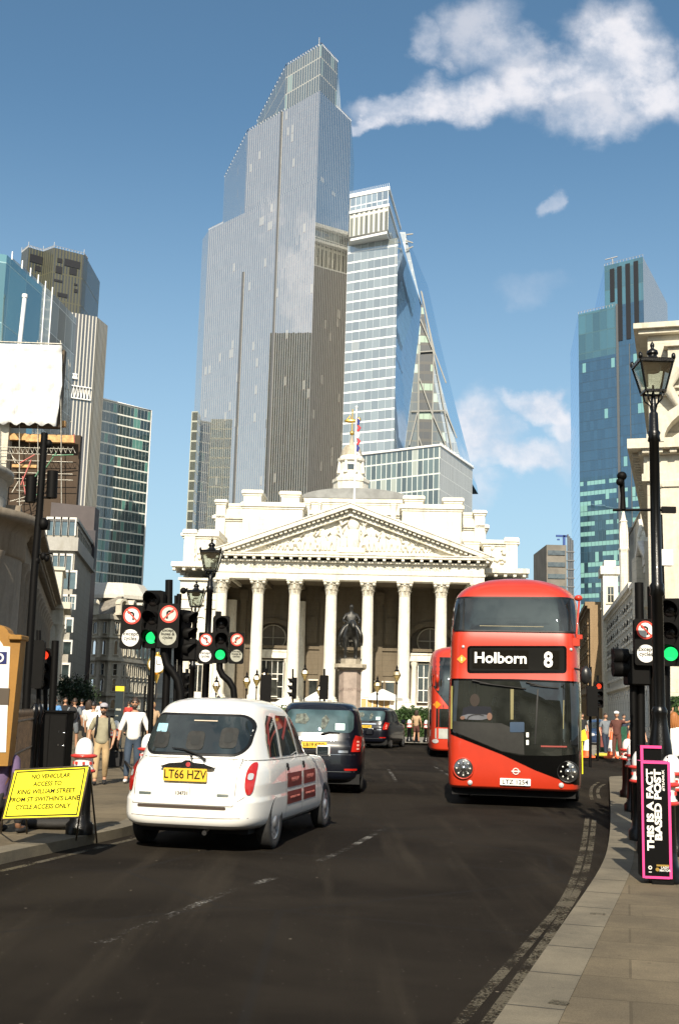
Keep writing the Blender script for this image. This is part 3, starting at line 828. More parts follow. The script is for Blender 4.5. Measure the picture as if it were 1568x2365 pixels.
tg = tw('slanted_glass_block', 'pale glass block with white mullion fins and a white mast, far upper left', 'office building')
FG = facade('pale_blue_wall', 6.0, 9, .03, .02, (.6, .64, .64), (.20, .25, .27), (.3, .36, .38), .1, .10, .4, .04, 1, .01, gtint=(.8, .84, .82))
g0, g1 = C(29, 595, 110), C(121.5, 676, 110)
b = MB(); b.prism([g0, g1, bk(g1, 2, 20), bk(g0, -10, 40)], 0, 110, 0, 1); b.build('shaft', [FG, M_WHITE], tg)
b = MB()
for i in range(6):
    c = g0.lerp(g1, (i / 5) ** .9); b.box((c.x - .12, c.y - .5, 40), (c.x + .12, c.y - .1, 111.5))
b.build('mullion_fin', M_WHITE, tg)
pm = P(57, 687, 250); b = MB(); b.tube([(pm.x - 1, 250, 60), (pm.x, 250, pm.z)], .5, 10); b.tube([(pm.x, 250, pm.z), (pm.x, 250, pm.z + .8)], .65, 10); b.build('mast', M_WHITE, tg)
th = tw('teal_glass_block', 'turquoise glass block cut off by the left edge of the picture', 'office building')
FT = facade('turquoise_wall', 9, 14, .02, .02, (.25, .4, .42), (.07, .17, .18), (.1, .2, .2), 0, .18, .4, .04, 1, .02, gtint=(.6, .9, .95))
h0, h1 = C(-60, 575, 100), C(16, 588, 100)
b = MB(); b.prism([h0, h1, bk(h1, 3, 20), bk(h0, 0, 30)], 0, 100, 0, 1); b.build('shaft', [FT, M_WHITE], th)

# small tan tower with pipes and a blue roof crane, seen over the bus
tv = tw('piped_tower', 'small tan tower with service pipes and a blue crane, just above the bus roof', 'tower')
YV = 300
q0, q1 = P(1262, 1258, YV), P(1308, 1262, YV)
b = MB(); b.box((q0.x, YV, 0), (q1.x, YV + 20, q0.z)); b.build('wall', mat('tan_cladding', (.16, .145, .12), .7, var=.25, nscale=.3), tv)
b = MB()
for k in range(6):
    zz = q0.z - 1.5 - k * 3.1; b.box((q0.x + .3, YV - .25, zz - 1.2), (q1.x - .4, YV - .01, zz))
b.build('window_band', glass('tan_glass', (.03, .035, .03), .15), tv)
b = MB()
for k in range(4):
    x = q1.x + .3 + k * .42; b.tube([(x, YV - .5, 0), (x, YV - .5, q0.z + 2.8 - k * .5)], .2, 8)
for k in range(7): b.box((q1.x, YV - .9, q0.z - 2 - k * 2.3), (q1.x + 1.9, YV - .2, q0.z - 1.7 - k * 2.3))
b.build('service_pipe', mat('dull_steel', (.17, .17, .17), .4, .6, var=.2), tv)
p = P(1303, 1240, YV)
b = MB(); b.box((p.x - .3, YV, q0.z), (p.x + .3, YV + .6, p.z + .4)); b.box((p.x - 2.1, YV, p.z), (p.x + .9, YV + .6, p.z + .5)); b.box((p.x - 1.8, YV - .1, p.z - .9), (p.x - 1.2, YV + .4, p.z - .55)); b.build('roof_crane', mat('crane_blue', (.01, .05, .22), .5), tv)
# ------------------------------------------------------------ the classical exchange
def stone_mat(name, c, joint=True, jx=1.2, jz=.55, stain=.35):
    m = bpy.data.materials.new(name); m.use_nodes = True; N = Nodes(m.node_tree)
    b = N.n('ShaderNodeBsdfPrincipled'); o = N.n('ShaderNodeOutputMaterial'); N.l(b.outputs[0], o.inputs[0])
    t = N.n('ShaderNodeTexCoord'); ob = t.outputs['Object']
    st = N.n('ShaderNodeMapping'); N.l(ob, st.inputs[0]); st.inputs[3].default_value = (1.6, 1.6, .35)
    k = N.ramp(N.noise(st.outputs[0], .8, 7, .7, .4), .42, .72, 0, stain)
    c1 = N.mix(N.ramp(N.noise(ob, 5, 5, .7), .3, .7), tuple(x * .9 for x in c), tuple(min(.85, x * 1.06) for x in c))
    cc = N.mix(k, c1, (c[0] * .50, c[1] * .44, c[2] * .34))
    if joint:
        s = N.n('ShaderNodeSeparateXYZ'); N.l(ob, s.inputs[0])
        fz = N.math('FRACT', N.math('DIVIDE', s.outputs[2], jz))
        line = N.math('LESS_THAN', fz, .045)
        cc = N.mix(N.math('MULTIPLY', line, .45), cc, tuple(x * .4 for x in c))
    N.l(cc, b.inputs['Base Color']); b.inputs['Roughness'].default_value = .85
    bn = N.n('ShaderNodeBump'); bn.inputs['Strength'].default_value = .35; bn.inputs['Distance'].default_value = .04
    N.l(N.noise(ob, 9, 5, .7), bn.inputs['Height']); N.l(bn.outputs[0], b.inputs['Normal'])
    MATS[name] = m
    return m


ST = stone_mat('portland_stone', (.70, .67, .58), jz=.6, stain=.5)
STP = stone_mat('carved_stone', (.72, .69, .60), joint=False, stain=.65)
STI = stone_mat('shaded_portico_stone', (.13, .105, .07), jz=.6, stain=.5)  # weathered stone, darkened further so the portico's shade sits in its colour
STG = stone_mat('weathered_stone', (.40, .365, .29), joint=False, stain=.8)
GLD = mat('gilding', (.75, .5, .12), .3, .9, var=.1)
GW = glass('dark_window', (.015, .017, .016), .08)
XF = Frame(1.0, 120, radians(-3))
ex = empty('exchange_building', XF.o, XF.yaw, 'grand white stone building with eight-column portico and carved pediment', 'building')
zx = lambda v, u=807, y=0: XF.hit(u, v, y)[1]
xx = lambda u, v=1340, y=0: XF.hit(u, v, y)[0]
XL, XR = xx(496), xx(1119); XC = (XL + XR) / 2; HW = (XR - XL) / 2
zA, zF, zD, zT = zx(1340), zx(1321), zx(1301), zx(1282); zAp = zx(1163)
zB = 2.3
cxs = [xx(595 + 85 * k) for k in range(-1, 7)]
PD = 9.5


def capital(h=1.55, r=.6):
    b = MB()
    b.lathe([(r, 0), (r * 1.06, .05), (r * .98, .1), (r * 1.0, h * .5), (r * 1.2, h * .8), (r * 1.35, h * .88)], 20)
    for tier, (z0, ln, nn, ph) in enumerate(((.08, h * .34, 8, 0), (.08 + h * .26, h * .40, 8, .5))):
        for k in range(nn):
            a = 2 * pi * (k + ph) / nn; rr = r * (1.0 + .05 * tier)
            R_ = Matrix.Rotation(a, 3, 'Z'); t = Vector((-sin(a), cos(a), 0)); n = Vector((cos(a), sin(a), 0))
            prof = [(0, 0, .20), (.06, .45, .24), (.12, .8, .19), (.30, 1.0, .12), (.33, .88, .05)]
            vs = []
            for (o, zz, wd) in prof:
                c = n * (rr + o * r * 1.3) + Vector((0, 0, z0 + zz * ln)); vs += [c - t * wd * r * 1.6, c + t * wd * r * 1.6]
            fs = [(2 * i, 2 * i + 1, 2 * i + 3, 2 * i + 2) for i in range(4)]
            b.add(vs, fs + [f[::-1] for f in fs], 0, False)
    for k in range(4):
        a = pi / 4 + k * pi / 2; b.ball((r * 1.52 * cos(a), r * 1.52 * sin(a), h * .77), (.20, .20, .17), n=8, m=6)
        b.ball((r * 1.22 * cos(a - pi / 4), r * 1.22 * sin(a - pi / 4), h * .80), (.13, .13, .13), n=8, m=6)
    w_ = r * 1.48
    b.box((-w_, -w_, h * .88), (w_, w_, h)); b.box((-w_ * .93, -w_ * .93, h * .84), (w_ * .93, w_ * .93, h * .88))
    return b


def shaft_mb(r0, r1, z0, z1, fl=20):
    b = MB(); n = fl * 3; vs = []; lev = [0, .3, .6, .85, 1]
    for t in lev:
        r = r0 + (r1 - r0) * (t ** 1.4)
        for k in range(n):
            rr = r * (1.0 if k % 3 == 0 else .955); a = 2 * pi * k / n; vs.append((rr * cos(a), rr * sin(a), z0 + (z1 - z0) * t))
    b.add(vs, [(i * n + k, i * n + (k + 1) % n, (i + 1) * n + (k + 1) % n, (i + 1) * n + k) for i in range(len(lev) - 1) for k in range(n)], 0, True)
    b.lathe([(r0 * 1.32, z0 - .45), (r0 * 1.36, z0 - .35), (r0 * 1.3, z0 - .25), (r0 * 1.14, z0 - .2), (r0 * 1.2, z0 - .08), (r0 * 1.02, z0)], 24)
    b.box((-r0 * 1.4, -r0 * 1.4, z0 - .7), (r0 * 1.4, r0 * 1.4, z0 - .45))
    return b


capM = capital(1.55, .58).mesh('capital', [STP]); shM = shaft_mb(.66, .57, zB + .7, zA - 1.55).mesh('column', [STP])
for i, x in enumerate(cxs):
    c = bpy.data.objects.new('column', shM); col.objects.link(c); c.parent = ex; c.location = (x, .95, 0)
    k = bpy.data.objects.new('capital', capM); col.objects.link(k); k.parent = c; k.location = (0, 0, zA - 1.55)
# second row of columns inside the portico
for x in (cxs[0], cxs[2], cxs[5], cxs[7]):
    c = bpy.data.objects.new('column', shM); col.objects.link(c); c.parent = ex; c.location = (x, PD - .7, 0)

# entablature, cornice with modillions
b = MB()
b.box((XL, .15, zA), (XR, 1.75, zF)); b.box((XL - .08, .05, zF - .25), (XR + .08, 1.8, zF)); b.box((XL - .03, .12, zA + .55), (XR + .03, 1.7, zA + .62))
b.box((XL + .02, .18, zF), (XR - .02, 1.7, zD))
for s in (XL, XR - 1.6): b.box((s + .01, 1.8, zA), (s + 1.59, PD, zD))
b.build('entablature', ST, ex, .03)
b = MB()
b.box((XL - .25, -.15, zD), (XR + .25, PD, zD + .22)); b.box((XL - .9, -.85, zD + .50), (XR + .9, PD, zT - .12)); b.box((XL - 1.0, -.95, zT - .12), (XR + 1.0, PD, zT))
n = 62
for k in range(n):
    x = XL - .75 + (XR - XL + 1.5) * k / (n - 1)
    if k % 2 == 0: b.box((x - .15, -.75, zD + .23), (x + .15, .1, zD + .5))
for k in range(90):
    x = XL - .2 + (XR - XL + .4) * k / 89; b.box((x - .1, -.28, zD + .02), (x + .1, -.15, zD + .2))
b.build('cornice', STP, ex)
# raised inscription on the frieze (blurred Latin capitals in the photograph)
M_ = axes((XC, .175, (zF + zD) / 2), (1, 0, 0), (0, 0, 1))
text_obj('frieze_lettering', 'ANNO ELIZABETHAE R XIII CONDITVM  ANNO VICTORIAE R VIII RESTAVRATVM', .62, STG, ex, M_, ext=.015, sx=.94)

# pediment
b = MB(); hb = HW + 1.0; rise = zAp - zT
th = .55
b.ext([(XC - hb + .9, 0), (XC + hb - .9, 0), (XC, rise - .5)], (0, 0.5, zT), (1, 0, 0), (0, 0, 1), (0, .5, 0)); b.build('tympanum', STP, ex)
b = MB()
for s in (-1, 1):
    L = math.hypot(hb, rise); ux, uz = -s * hb / L, rise / L   # from the eave up
    o = Vector((XC + s * hb, 0, zT)); e = Vector((ux, 0, uz)); nrm_ = Vector((-uz * (-s) * -1, 0, 0))
    up = Vector((s * uz, 0, hb / L))
    Lm = L
    def lay(h0, h1, y0, y1, t0=0.0, t1=None, o=o, e=e, up=up):
        t1 = Lm if t1 is None else t1
        q = [o + e * t0 + up * h0, o + e * t1 + up * h0, o + e * t1 + up * h1, o + e * t0 + up * h1]
        # square the ridge end on the centre line
        q[1] = q[1] + e * ((XC - q[1].x) / e.x); q[2] = q[2] + e * ((XC - q[2].x) / e.x)
        vs = [p + Vector((0, y0, 0)) for p in q] + [p + Vector((0, y1, 0)) for p in q]
        b.add(vs, [(0, 1, 2, 3), (7, 6, 5, 4), (0, 4, 5, 1), (1, 5, 6, 2), (2, 6, 7, 3), (3, 7, 4, 0)])
    lay(-.55, -.12, -.95, PD, 0); lay(-.12, .0, -1.05, PD, 0); lay(-1.25, -.95, -.2, .6, 2.6); lay(-.95, -.55, -.1, .6, 2)
    for k in range(26):
        t = 2.4 + (L - 2.6) * k / 26
        q = o + e * t + up * -.82
        R_ = Matrix((e, (0, 1, 0), up)).transposed()
        b.box((-.16, -.68, 0), (.16, .55, .27), 0, R_, q)
b.build('raking_cornice', STP, ex)


def figure(h, seated=False, lean=0.0, sd=0):
    rn = random.Random(sd); b = MB(); k = h
    hp = .5 * k if not seated else .3 * k
    b.ball((lean * k * .8, -.05, k * .92), (.085 * k, .085 * k, .1 * k), n=8, m=6)
    b.ball((lean * k * .5, 0, hp + .25 * k), (.15 * k, .11 * k, .2 * k), n=8, m=6)
    b.ball((lean * k * .2, 0, hp), (.15 * k, .12 * k, .14 * k), n=8, m=6)
    for s in (-1, 1):
        fx = s * .09 * k + rn.uniform(-.04, .04) * k
        if seated:
            b.tube([(0, 0, hp), (s * .12 * k, -.18 * k, hp), (fx * 1.6, -.15 * k, 0)], [.09 * k, .08 * k, .05 * k], 6)
        else:
            b.tube([(s * .05 * k, 0, hp), (fx, -.06 * k, hp * .5), (fx, 0, 0)], [.1 * k, .085 * k, .06 * k], 6)
        ex_, ez_ = rn.choice([(.26, .62), (.3, .8), (.2, .45), (.34, .95)])
        b.tube([(lean * k * .6 + s * .14 * k, -.02, hp + .36 * k), (lean * k * .6 + s * (ex_ - .06) * k, -.1 * k, hp + .2 * k), (lean * k * .5 + s * ex_ * k, -.1 * k, ez_ * k)], [.05 * k, .042 * k, .035 * k], 5)
    b.ext([(-.16 * k, 0), (.16 * k, 0), (.12 * k, hp), (-.1 * k, hp)], (0, .02, 0), (1, 0, 0), (0, 0, 1), (0, .1 * k, 0))
    return b


fx = [(813, 3.7, 0, 0), (765, 2.5, 0, .1), (745, 2.3, 0, -.1), (715, 2.3, 0, 0), (702, 2.2, 0, .1), (678, 1.9, 1, .1), (660, 1.6, 1, -.2), (645, 1.3, 1, .2), (628, 1.0, 1, .3), (614, .8, 1, .3), (850, 2.5, 0, .1),
      (862, 2.4, 0, -.1), (882, 2.2, 0, 0), (903, 2.1, 0, .1), (918, 1.9, 0, 0), (934, 1.7, 1, .2), (955, 1.4, 1, -.2), (972, 1.2, 1, .1), (990, .9, 1, -.3), (1006, .7, 1, -.3), (790, 2.2, 0, .15), (838, 2.0, 1, -.1), (730, 1.7, 1, .1)]
for i, (u, h, s, ln) in enumerate(fx):
    o = figure(h, s, ln, i).build('relief_figure', STP, ex, loc=(xx(u), .45, zT + .55)); o.scale = (1.25, .9, 1)
b = MB(); b.box((XC - 8.5, .2, zT), (XC + 8.5, .5, zT + .3)); b.box((XC - 1.3, .05, zT + .3), (XC + 1.6, .5, zT + .8))
for s in (-1, 1): b.tube([(XC + .2 + s * .9, .3, zT + .9), (XC + .2 + s * 1.3, .3, zT + 3), (XC + .2 + s * .9, .3, zT + 4.4)], [.12, .2, .1], 6)
b.build('relief_base', STP, ex)

# portico box: ceiling, side and back walls with arches
b = MB()
b.box((XL + .01, .3, zA + .3), (XR - .01, PD, zD - .01))
for k in range(8):
    x = XL + 1 + (XR - XL - 2) * k / 7; b.box((x - .35, 1.8, zA - .15), (x + .35, PD, zA + .29))
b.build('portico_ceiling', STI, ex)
BWD = PD + .9
b = MB()
xo = [XC - 8.8, XC, XC + 8.8]; aw = 2.5
edges = [XL - 3] + [v for x in xo for v in (x - aw, x + aw)] + [XR + 3]
zs = 8.6
for i in range(0, 8, 2): b.box((edges[i], PD, .1), (edges[i + 1], BWD, zs))
# arch heads
for x in xo:
    n = 12; pts = [(x - aw, zs)] + [(x + aw * cos(pi - pi * k / n), zs + aw * sin(pi * k / n)) for k in range(1, n)] + [(x + aw, zs), (x + aw, zs + aw + .1), (x - aw, zs + aw + .1)]
    for k in range(n):
        a0, a1 = pi - pi * k / n, pi - pi * (k + 1) / n
        p = [(x + aw * cos(a0), zs + aw * sin(a0)), (x + aw * cos(a1), zs + aw * sin(a1)), (x + aw * cos(a1), zs + aw + .1), (x + aw * cos(a0), zs + aw + .1)]
        b.ext(p, (0, PD, 0), (1, 0, 0), (0, 0, 1), (0, BWD - PD, 0))
    n = 16
    for k in range(n):
        a0, a1 = pi - pi * k / n, pi - pi * (k + 1) / n
        p = [(x + r * cos(a), zs + r * sin(a)) for r, a in ((aw + .02, a0), (aw + .02, a1), (aw + .55, a1), (aw + .55, a0))]
        b.ext(p, (0, PD - .15, 0), (1, 0, 0), (0, 0, 1), (0, .16, 0))
for i in range(0, 8, 2): b.box((edges[i] + .003, PD + .003, zs), (edges[i + 1] - .003, BWD, zs + aw + .1))
b.box((XL - 3, PD, zs + aw + .1), (XR + 3, BWD, zA + 1.2))
b.box((XL - 2.9, PD - .2, zs - .35), (XR + 2.9, PD + .02, zs - .02))
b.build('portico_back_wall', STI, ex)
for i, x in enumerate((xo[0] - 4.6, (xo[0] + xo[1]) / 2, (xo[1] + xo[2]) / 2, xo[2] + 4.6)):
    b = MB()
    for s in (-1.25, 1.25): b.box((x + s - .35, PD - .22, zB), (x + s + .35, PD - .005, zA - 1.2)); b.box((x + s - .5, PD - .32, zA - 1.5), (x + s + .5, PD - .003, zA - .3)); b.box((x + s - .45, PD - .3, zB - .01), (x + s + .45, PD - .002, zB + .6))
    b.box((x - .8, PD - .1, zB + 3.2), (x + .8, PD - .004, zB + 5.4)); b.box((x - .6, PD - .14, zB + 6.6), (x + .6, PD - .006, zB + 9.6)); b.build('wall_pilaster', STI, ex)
# doorway infill: wooden/stone lower shopfronts, lunette windows
for j, x in enumerate(xo):
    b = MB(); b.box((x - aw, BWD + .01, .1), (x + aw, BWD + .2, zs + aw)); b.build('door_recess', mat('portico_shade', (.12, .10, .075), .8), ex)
    b = MB(); b.lathe([(1.35, 0), (1.5, 0), (1.5, .12), (1.35, .12), (1.35, 0)], 26, cap=False, R=Matrix.Rotation(pi / 2, 3, 'X'), o=(x, BWD - .1, zs + .9))
    b.box((x - 1.35, BWD - .2, zs + .85), (x + 1.35, BWD - .1, zs + .95)); b.box((x - .05, BWD - .19, zs - .45), (x + .05, BWD - .09, zs + 2.25))
    b.build('lunette_window', [STG], ex)
for x in (XC - 8.8, XC + 8.8):
    b = MB()
    for s in (-1.75, 1.75): b.lathe([(.36, zB), (.4, zB + .1), (.33, zB + .2), (.29, 6.6), (.42, 6.9), (.45, 7.2)], 14, (x + s, BWD - .5, 0))
    b.box((x - 2.4, BWD - 1.0, 7.2), (x + 2.4, BWD, 7.9)); b.box((x - 2.45, BWD - 1.1, 7.9), (x + 2.45, BWD, 8.1)); b.build('doorcase', STP, ex)
for x in (XC - 8.8, XC + 8.8):
    b = MB(); b.box((x - 1.3, BWD - .3, zB + .4), (x + 1.3, BWD - .2, 7.0), 0)
    for s in (-1.3, -.65, 0, .65, 1.3): b.box((x + s - .04, BWD - .36, zB + .4), (x + s + .04, BWD - .3, 7.0), 1)
    for z in (zB + .4, 4.0, 5.4, 6.9): b.box((x - 1.3, BWD - .355, z), (x + 1.3, BWD - .3, z + .09), 1)
    b.build('window', [GW, mat('white_paint', (.72, .71, .66), .5)], ex)
for x in (cxs[1] + 1.0, cxs[2] + 1.6, cxs[3] - .9, cxs[4] + 1.2, cxs[5] - 1.4, cxs[6] + .9):
    b = MB(); b.box((x - .45, PD - .08, 3.0), (x + .45, PD - .01, 4.8), 0); b.box((x - .55, PD - .12, 2.9), (x + .55, PD - .02, 3.0), 1); b.box((x - .55, PD - .12, 4.8), (x + .55, PD - .02, 4.95), 1)
    b.build('window', [GW, STP], ex)
# steps
b = MB()
for k in range(9):
    z = .12 + (zB - .12) * k / 9; b.box((XL - 1.5, -4.2 + k * .42, z), (XR + 1.5, 12, z + (zB - .12) / 9 - .002 * (k % 2)))
b.build('front_steps', ST, ex)

# wings, attic, and the stacked rear masses
def block(name, u0, v0, u1, y0, y1, zb=0, m=ST, cap=.45, ov=.35, parent=ex, bev=.03):
    """box spanning pixel columns u0..u1 with its top at v0, front face at depth y0"""
    x0, z = XF.hit(u0, v0, y0); x1, _ = XF.hit(u1, v0, y0)
    b = MB(); b.box((x0, y0, zb), (x1, y1, z - cap))
    if cap: b.box((x0 - ov, y0 - ov, z - cap), (x1 + ov, y1 + ov, z - .12)); b.box((x0 - ov * .6, y0 - ov * .6, z - .12), (x1 + ov * .6, y1 + ov * .6, z)); b.box((x0 - ov * .4, y0 - ov * .4, z - cap - .25), (x1 + ov * .4, y1, z - cap))
    o = b.build(name, m, parent, bev); return x0, x1, z


for s, (ua, ub) in enumerate(((417, 495), (1122, 1200))):
    x0, z0 = XF.hit(ua if s == 0 else ub, 1335, 4.0)
    zc0, zc1 = XF.hit(440, 1338, 3)[1], XF.hit(440, 1298, 3)[1]
    xa, xb = (x0, XL - .02) if s == 0 else (XR + .02, x0)
    b = MB(); b.box((xa, 4.0, 0), (xb, 30, zc0)); b.build('wing_wall', ST, ex, .03)
    b = MB(); b.box((xa - .1, 3.8, zc0 - 1.9), (xb, 29, zc0 - 1.7)); b.box((xa - .2, 3.7, zc0), (xb + .2, 30.2, zc0 + .25)); b.box((xa - .9 * (s == 0), 2.9, zc1 - .5), (xb + .9 * (s == 1), 30.5, zc1)); 
    for k in range(6):
        x = xa - .6 + (xb - xa + 1.0) * k / 5; b.box((x - .16, 3.1, zc1 - .85), (x + .16, 3.8, zc1 - .5))
    for k in range(12):
        y = 4 + k * 2.2; x = xa - .6 if s == 0 else xb + .6; b.box((x - .3, y - .2, zc1 - .85), (x + .3, y + .2, zc1 - .5))
    b.build('wing_cornice', STP, ex)
    # pilasters, niche and windows of the wing front
    for px_ in (xa + .8, xb - .9 if s == 0 else xa + .8 + 2.6):
        b = MB(); b.box((px_ - .6, 3.7, zB), (px_ + .6, 3.99, zc0 - 1.9)); b.box((px_ - .75, 3.6, zB - .5), (px_ + .75, 3.98, zB)); b.box((px_ - .8, 3.5, zc0 - 2.15), (px_ + .8, 3.97, zc0 - 1.92)); b.box((px_ - .68, 3.55, zc0 - 3.1), (px_ + .68, 3.96, zc0 - 2.18))
        b.build('pilaster', STP, ex, .03)
    xm = (xa + xb) / 2 + .2
    b = MB()
    for k in range(10):
        a0, a1 = pi * k / 10, pi * (k + 1) / 10
        b.ext([(xm + r * cos(a), 10.2 + r * sin(a)) for r, a in ((.95, a0), (.95, a1), (1.2, a1), (1.2, a0))], (0, 3.85, 0), (1, 0, 0), (0, 0, 1), (0, .14, 0))
    b.ball((xm, 3.95, 12.9), (.5, .2, .4)); b.tube([(xm - 1.1, 3.9, 13.1), (xm - .5, 3.85, 12.5), (xm + .5, 3.85, 12.5), (xm + 1.1, 3.9, 13.1)], .12, 6)
    b.box((xm - 1.3, 3.8, 6.4), (xm + 1.3, 3.98, 6.7)); b.build('niche_surround', STP, ex)
    b = MB(); b.box((xm - .7, 3.96, 3.2), (xm + .7, 4.03, 6.0), 0); b.box((xm - .85, 3.85, 6.0), (xm + .85, 3.98, 6.25), 1); b.box((xm - .04, 3.93, 3.2), (xm + .04, 3.96, 6.0), 1); b.build('window', [GW, STP], ex)
    # attic on the wing with a carved cartouche
    if s == 0: a_ = block('attic', 426, 1229, 500, 5, 12, zc1); block('attic_pier', 427, 1222, 452, 4.7, 6.5, zc1, cap=.5, ov=.2)
    else: a_ = block('attic', 1118, 1247, 1192, 5, 12, zc1); block('attic_pier', 1168, 1241, 1195, 4.7, 6.5, zc1, cap=.5, ov=.2)
    zmid = (zc1 + a_[2]) / 2; xm2 = (a_[0] + a_[1]) / 2 + (.3 if s == 0 else -.4)
    b = MB(); rn = random.Random(3 + s)
    b.ball((xm2, 4.85, zmid), (.6, .25, .7))
    for k in range(14):
        t = rn.uniform(0, 2 * pi); rr = rn.uniform(.6, 1.4); b.ball((xm2 + rr * cos(t), 4.85, zmid + .75 * rr * sin(t)), (rn.uniform(.1, .3), .2, rn.uniform(.1, .3)), n=7, m=5)
    b.build('carved_cartouche', STP, ex)
# blocks above the portico flanks
block('attic_pier', 464, 1222, 502, 7, 13, zT - 1, m=ST, cap=.55, ov=.25)
block('attic_pier', 1073, 1240, 1107, 7, 13, zT - 1, m=ST, cap=.55, ov=.25)
for (u0, u1, v) in ((502, 565, 1162), (1062, 1119, 1183)):
    block('rear_wall', u0, v, u1, 16, 45, 14, cap=.35, ov=.15)
    o = block('rear_cornice', u0 - 3, v + 27, u1 + 3, 15.8, 44.9, 14, cap=.5, ov=.4)
block('corner_pier', 500, 1153, 522, 15.4, 19, 14, cap=.4, ov=.25)
block('corner_pier', 1096, 1178, 1120, 15.4, 19, 14, cap=.4, ov=.25)
for (u0, u1, v, pr) in ((562, 700, 1133 + 26, ((563, 604, 1131), (650, 692, 1134))), (929, 1066, 1164, ((935, 977, 1144), (1026, 1067, 1149)))):
    a_ = block('chimney_mass', u0, v, u1, 13, 22, zT - 1, cap=.55, ov=.3)
    for q in pr: block('chimney_pier', q[0], q[2], q[1], 13.2, 17, a_[2] - .3, cap=.45, ov=.25)
    xm = (a_[0] + a_[1]) / 2; zz = a_[2] - 6.2
    b = MB()
    for k in range(12):
        a0, a1 = pi * k / 12, pi * (k + 1) / 12
        b.ext([(xm + r * cos(a), zz + r * sin(a)) for r, a in ((2.0, a0), (2.0, a1), (2.2, a1), (2.2, a0))], (0, 12.88, 0), (1, 0, 0), (0, 0, 1), (0, .11, 0))
    for s in (-1, 1): b.box((xm + s * 2.6 - .6, 12.8, zz - .25), (xm + s * 2.6 + .6, 12.99, zz))
    b.build('blind_arch', STP, ex)
block('central_attic', 690, 1150, 940, 17, 40, zT - 1, cap=.5, ov=.2)
o = block('central_cornice', 686, 1178, 944, 16.6, 39, zT - 1, cap=.5, ov=.35)
for u0, u1 in ((704, 716), (737, 741), (903, 915)): block('buttress', u0, 1157, u1, 16.2, 17.5, zT, cap=.3, ov=.1)
x0, z0 = XF.hit(740, 1137, 22); x1, z1 = XF.hit(905, 1144, 22); xm = (x0 + x1) / 2; zz = XF.hit(815, 1150, 22)[1]
b = MB(); n = 14; pts = [(xm + (x1 - x0) * .75 * cos(pi - pi * k / n), zz - .4 + 1.3 * sin(pi * k / n)) for k in range(n + 1)]
b.ext(pts, (0, 20, 0), (1, 0, 0), (0, 0, 1), (0, 30, 0)); b.build('lead_roof', mat('lead_sheet', (.17, .175, .17), .5, .2, var=.3, nscale=.6), ex)

# cupola
CY = 42
cu, _ = XF.hit(811, 1080, CY); zc = lambda v: XF.hit(811, v, CY)[1]; k = XF.hit(851, 1100, CY)[0] - cu
cup = MB(); r1 = k
cup.lathe([(r1 * 1.0, zx(1150) - 1), (r1 * 1.0, zc(1118)), (r1 * 1.06, zc(1116)), (r1 * 1.06, zc(1109)), (r1 * .94, zc(1108)), (r1 * .80, zc(1101)), (r1 * .72, zc(1090))], 8, (cu, CY, 0), smooth=False)
cup.build('cupola_base', STP, ex)
cup = MB(); cup.lathe([(r1 * .66, zc(1095)), (r1 * .66, zc(1069)), (r1 * .80, zc(1067)), (r1 * .82, zc(1062)), (r1 * .70, zc(1060)), (r1 * .64, zc(1055))], 16, (cu, CY, 0), smooth=False)
for q in range(8):
    a = pi / 8 + q * pi / 4; cup.tube([(cu + r1 * .74 * cos(a), CY + r1 * .74 * sin(a), zc(1096)), (cu + r1 * .70 * cos(a), CY + r1 * .70 * sin(a), zc(1068))], [.35, .2], 6)
cup.build('cupola_drum', STP, ex)
cup = MB(); cup.box((cu - .55, CY - r1 * .69, zc(1089)), (cu + .45, CY - r1 * .6, zc(1077))); cup.build('cupola_window', GW, ex)
cup = MB(); rd = r1 * .62; zd = zc(1056); hh = zc(1026) - zd
cup.lathe([(rd * cos(t * pi / 2 / 8) ** .8, zd + hh * sin(t * pi / 2 / 8)) for t in range(8)] + [(rd * .18, zd + hh), (rd * .2, zd + hh + .5), (rd * .1, zd + hh + .9), (.05, zd + hh + 2)], 16, (cu, CY, 0))
cup.build('cupola_dome', STG, ex)
cup = MB(); zv = zc(972); cup.tube([(cu, CY, zd + hh + 1.5), (cu, CY, zc(945))], .09, 6); cup.ball((cu, CY, zc(1000)), .35); cup.ball((cu - .2, CY, zv), (1.0, .25, .3)); cup.ball((cu + .9, CY, zv + .2), (.35, .2, .4)); cup.tube([(cu - .9, CY, zv), (cu - .4, CY, zv + .8), (cu + .1, CY, zv)], .1, 5)
cup.build('weathervane', GLD, ex)

fp_ = empty('flagpole', XF.o + XF.R @ Vector((xx(818, 1160, 3), 3, zAp - .5)), 0, 'white flagpole above the pediment apex with a furled red, white and blue flag', 'flagpole')
hp_ = XF.hit(818, 940, 3)[1] - zAp + .5
b = MB(); b.tube([(0, 0, -.5), (0, 0, hp_)], [.13, .08], 8); b.ball((0, 0, hp_), .16); b.build('pole', M_WHITE, fp_)
b = MB(); zt_ = XF.hit(818, 965, 3)[1] - zAp + .5
for i, (mi, dz) in enumerate(((1, 0), (0, .1), (2, .2), (0, .3), (1, .4), (2, .5))):
    z = zt_ - i * .75; b.tube([(.14, -.05, z), (.30 + .1 * (i % 2), -.05, z - .35), (.18, -.08, z - .8)], [.06, .17, .12], 7, mi)
b.build('furled_flag', [mat('flag_red', (.5, .04, .05), .8), mat('flag_blue', (.03, .04, .2), .8), mat('flag_white', (.7, .7, .7), .8)], fp_)
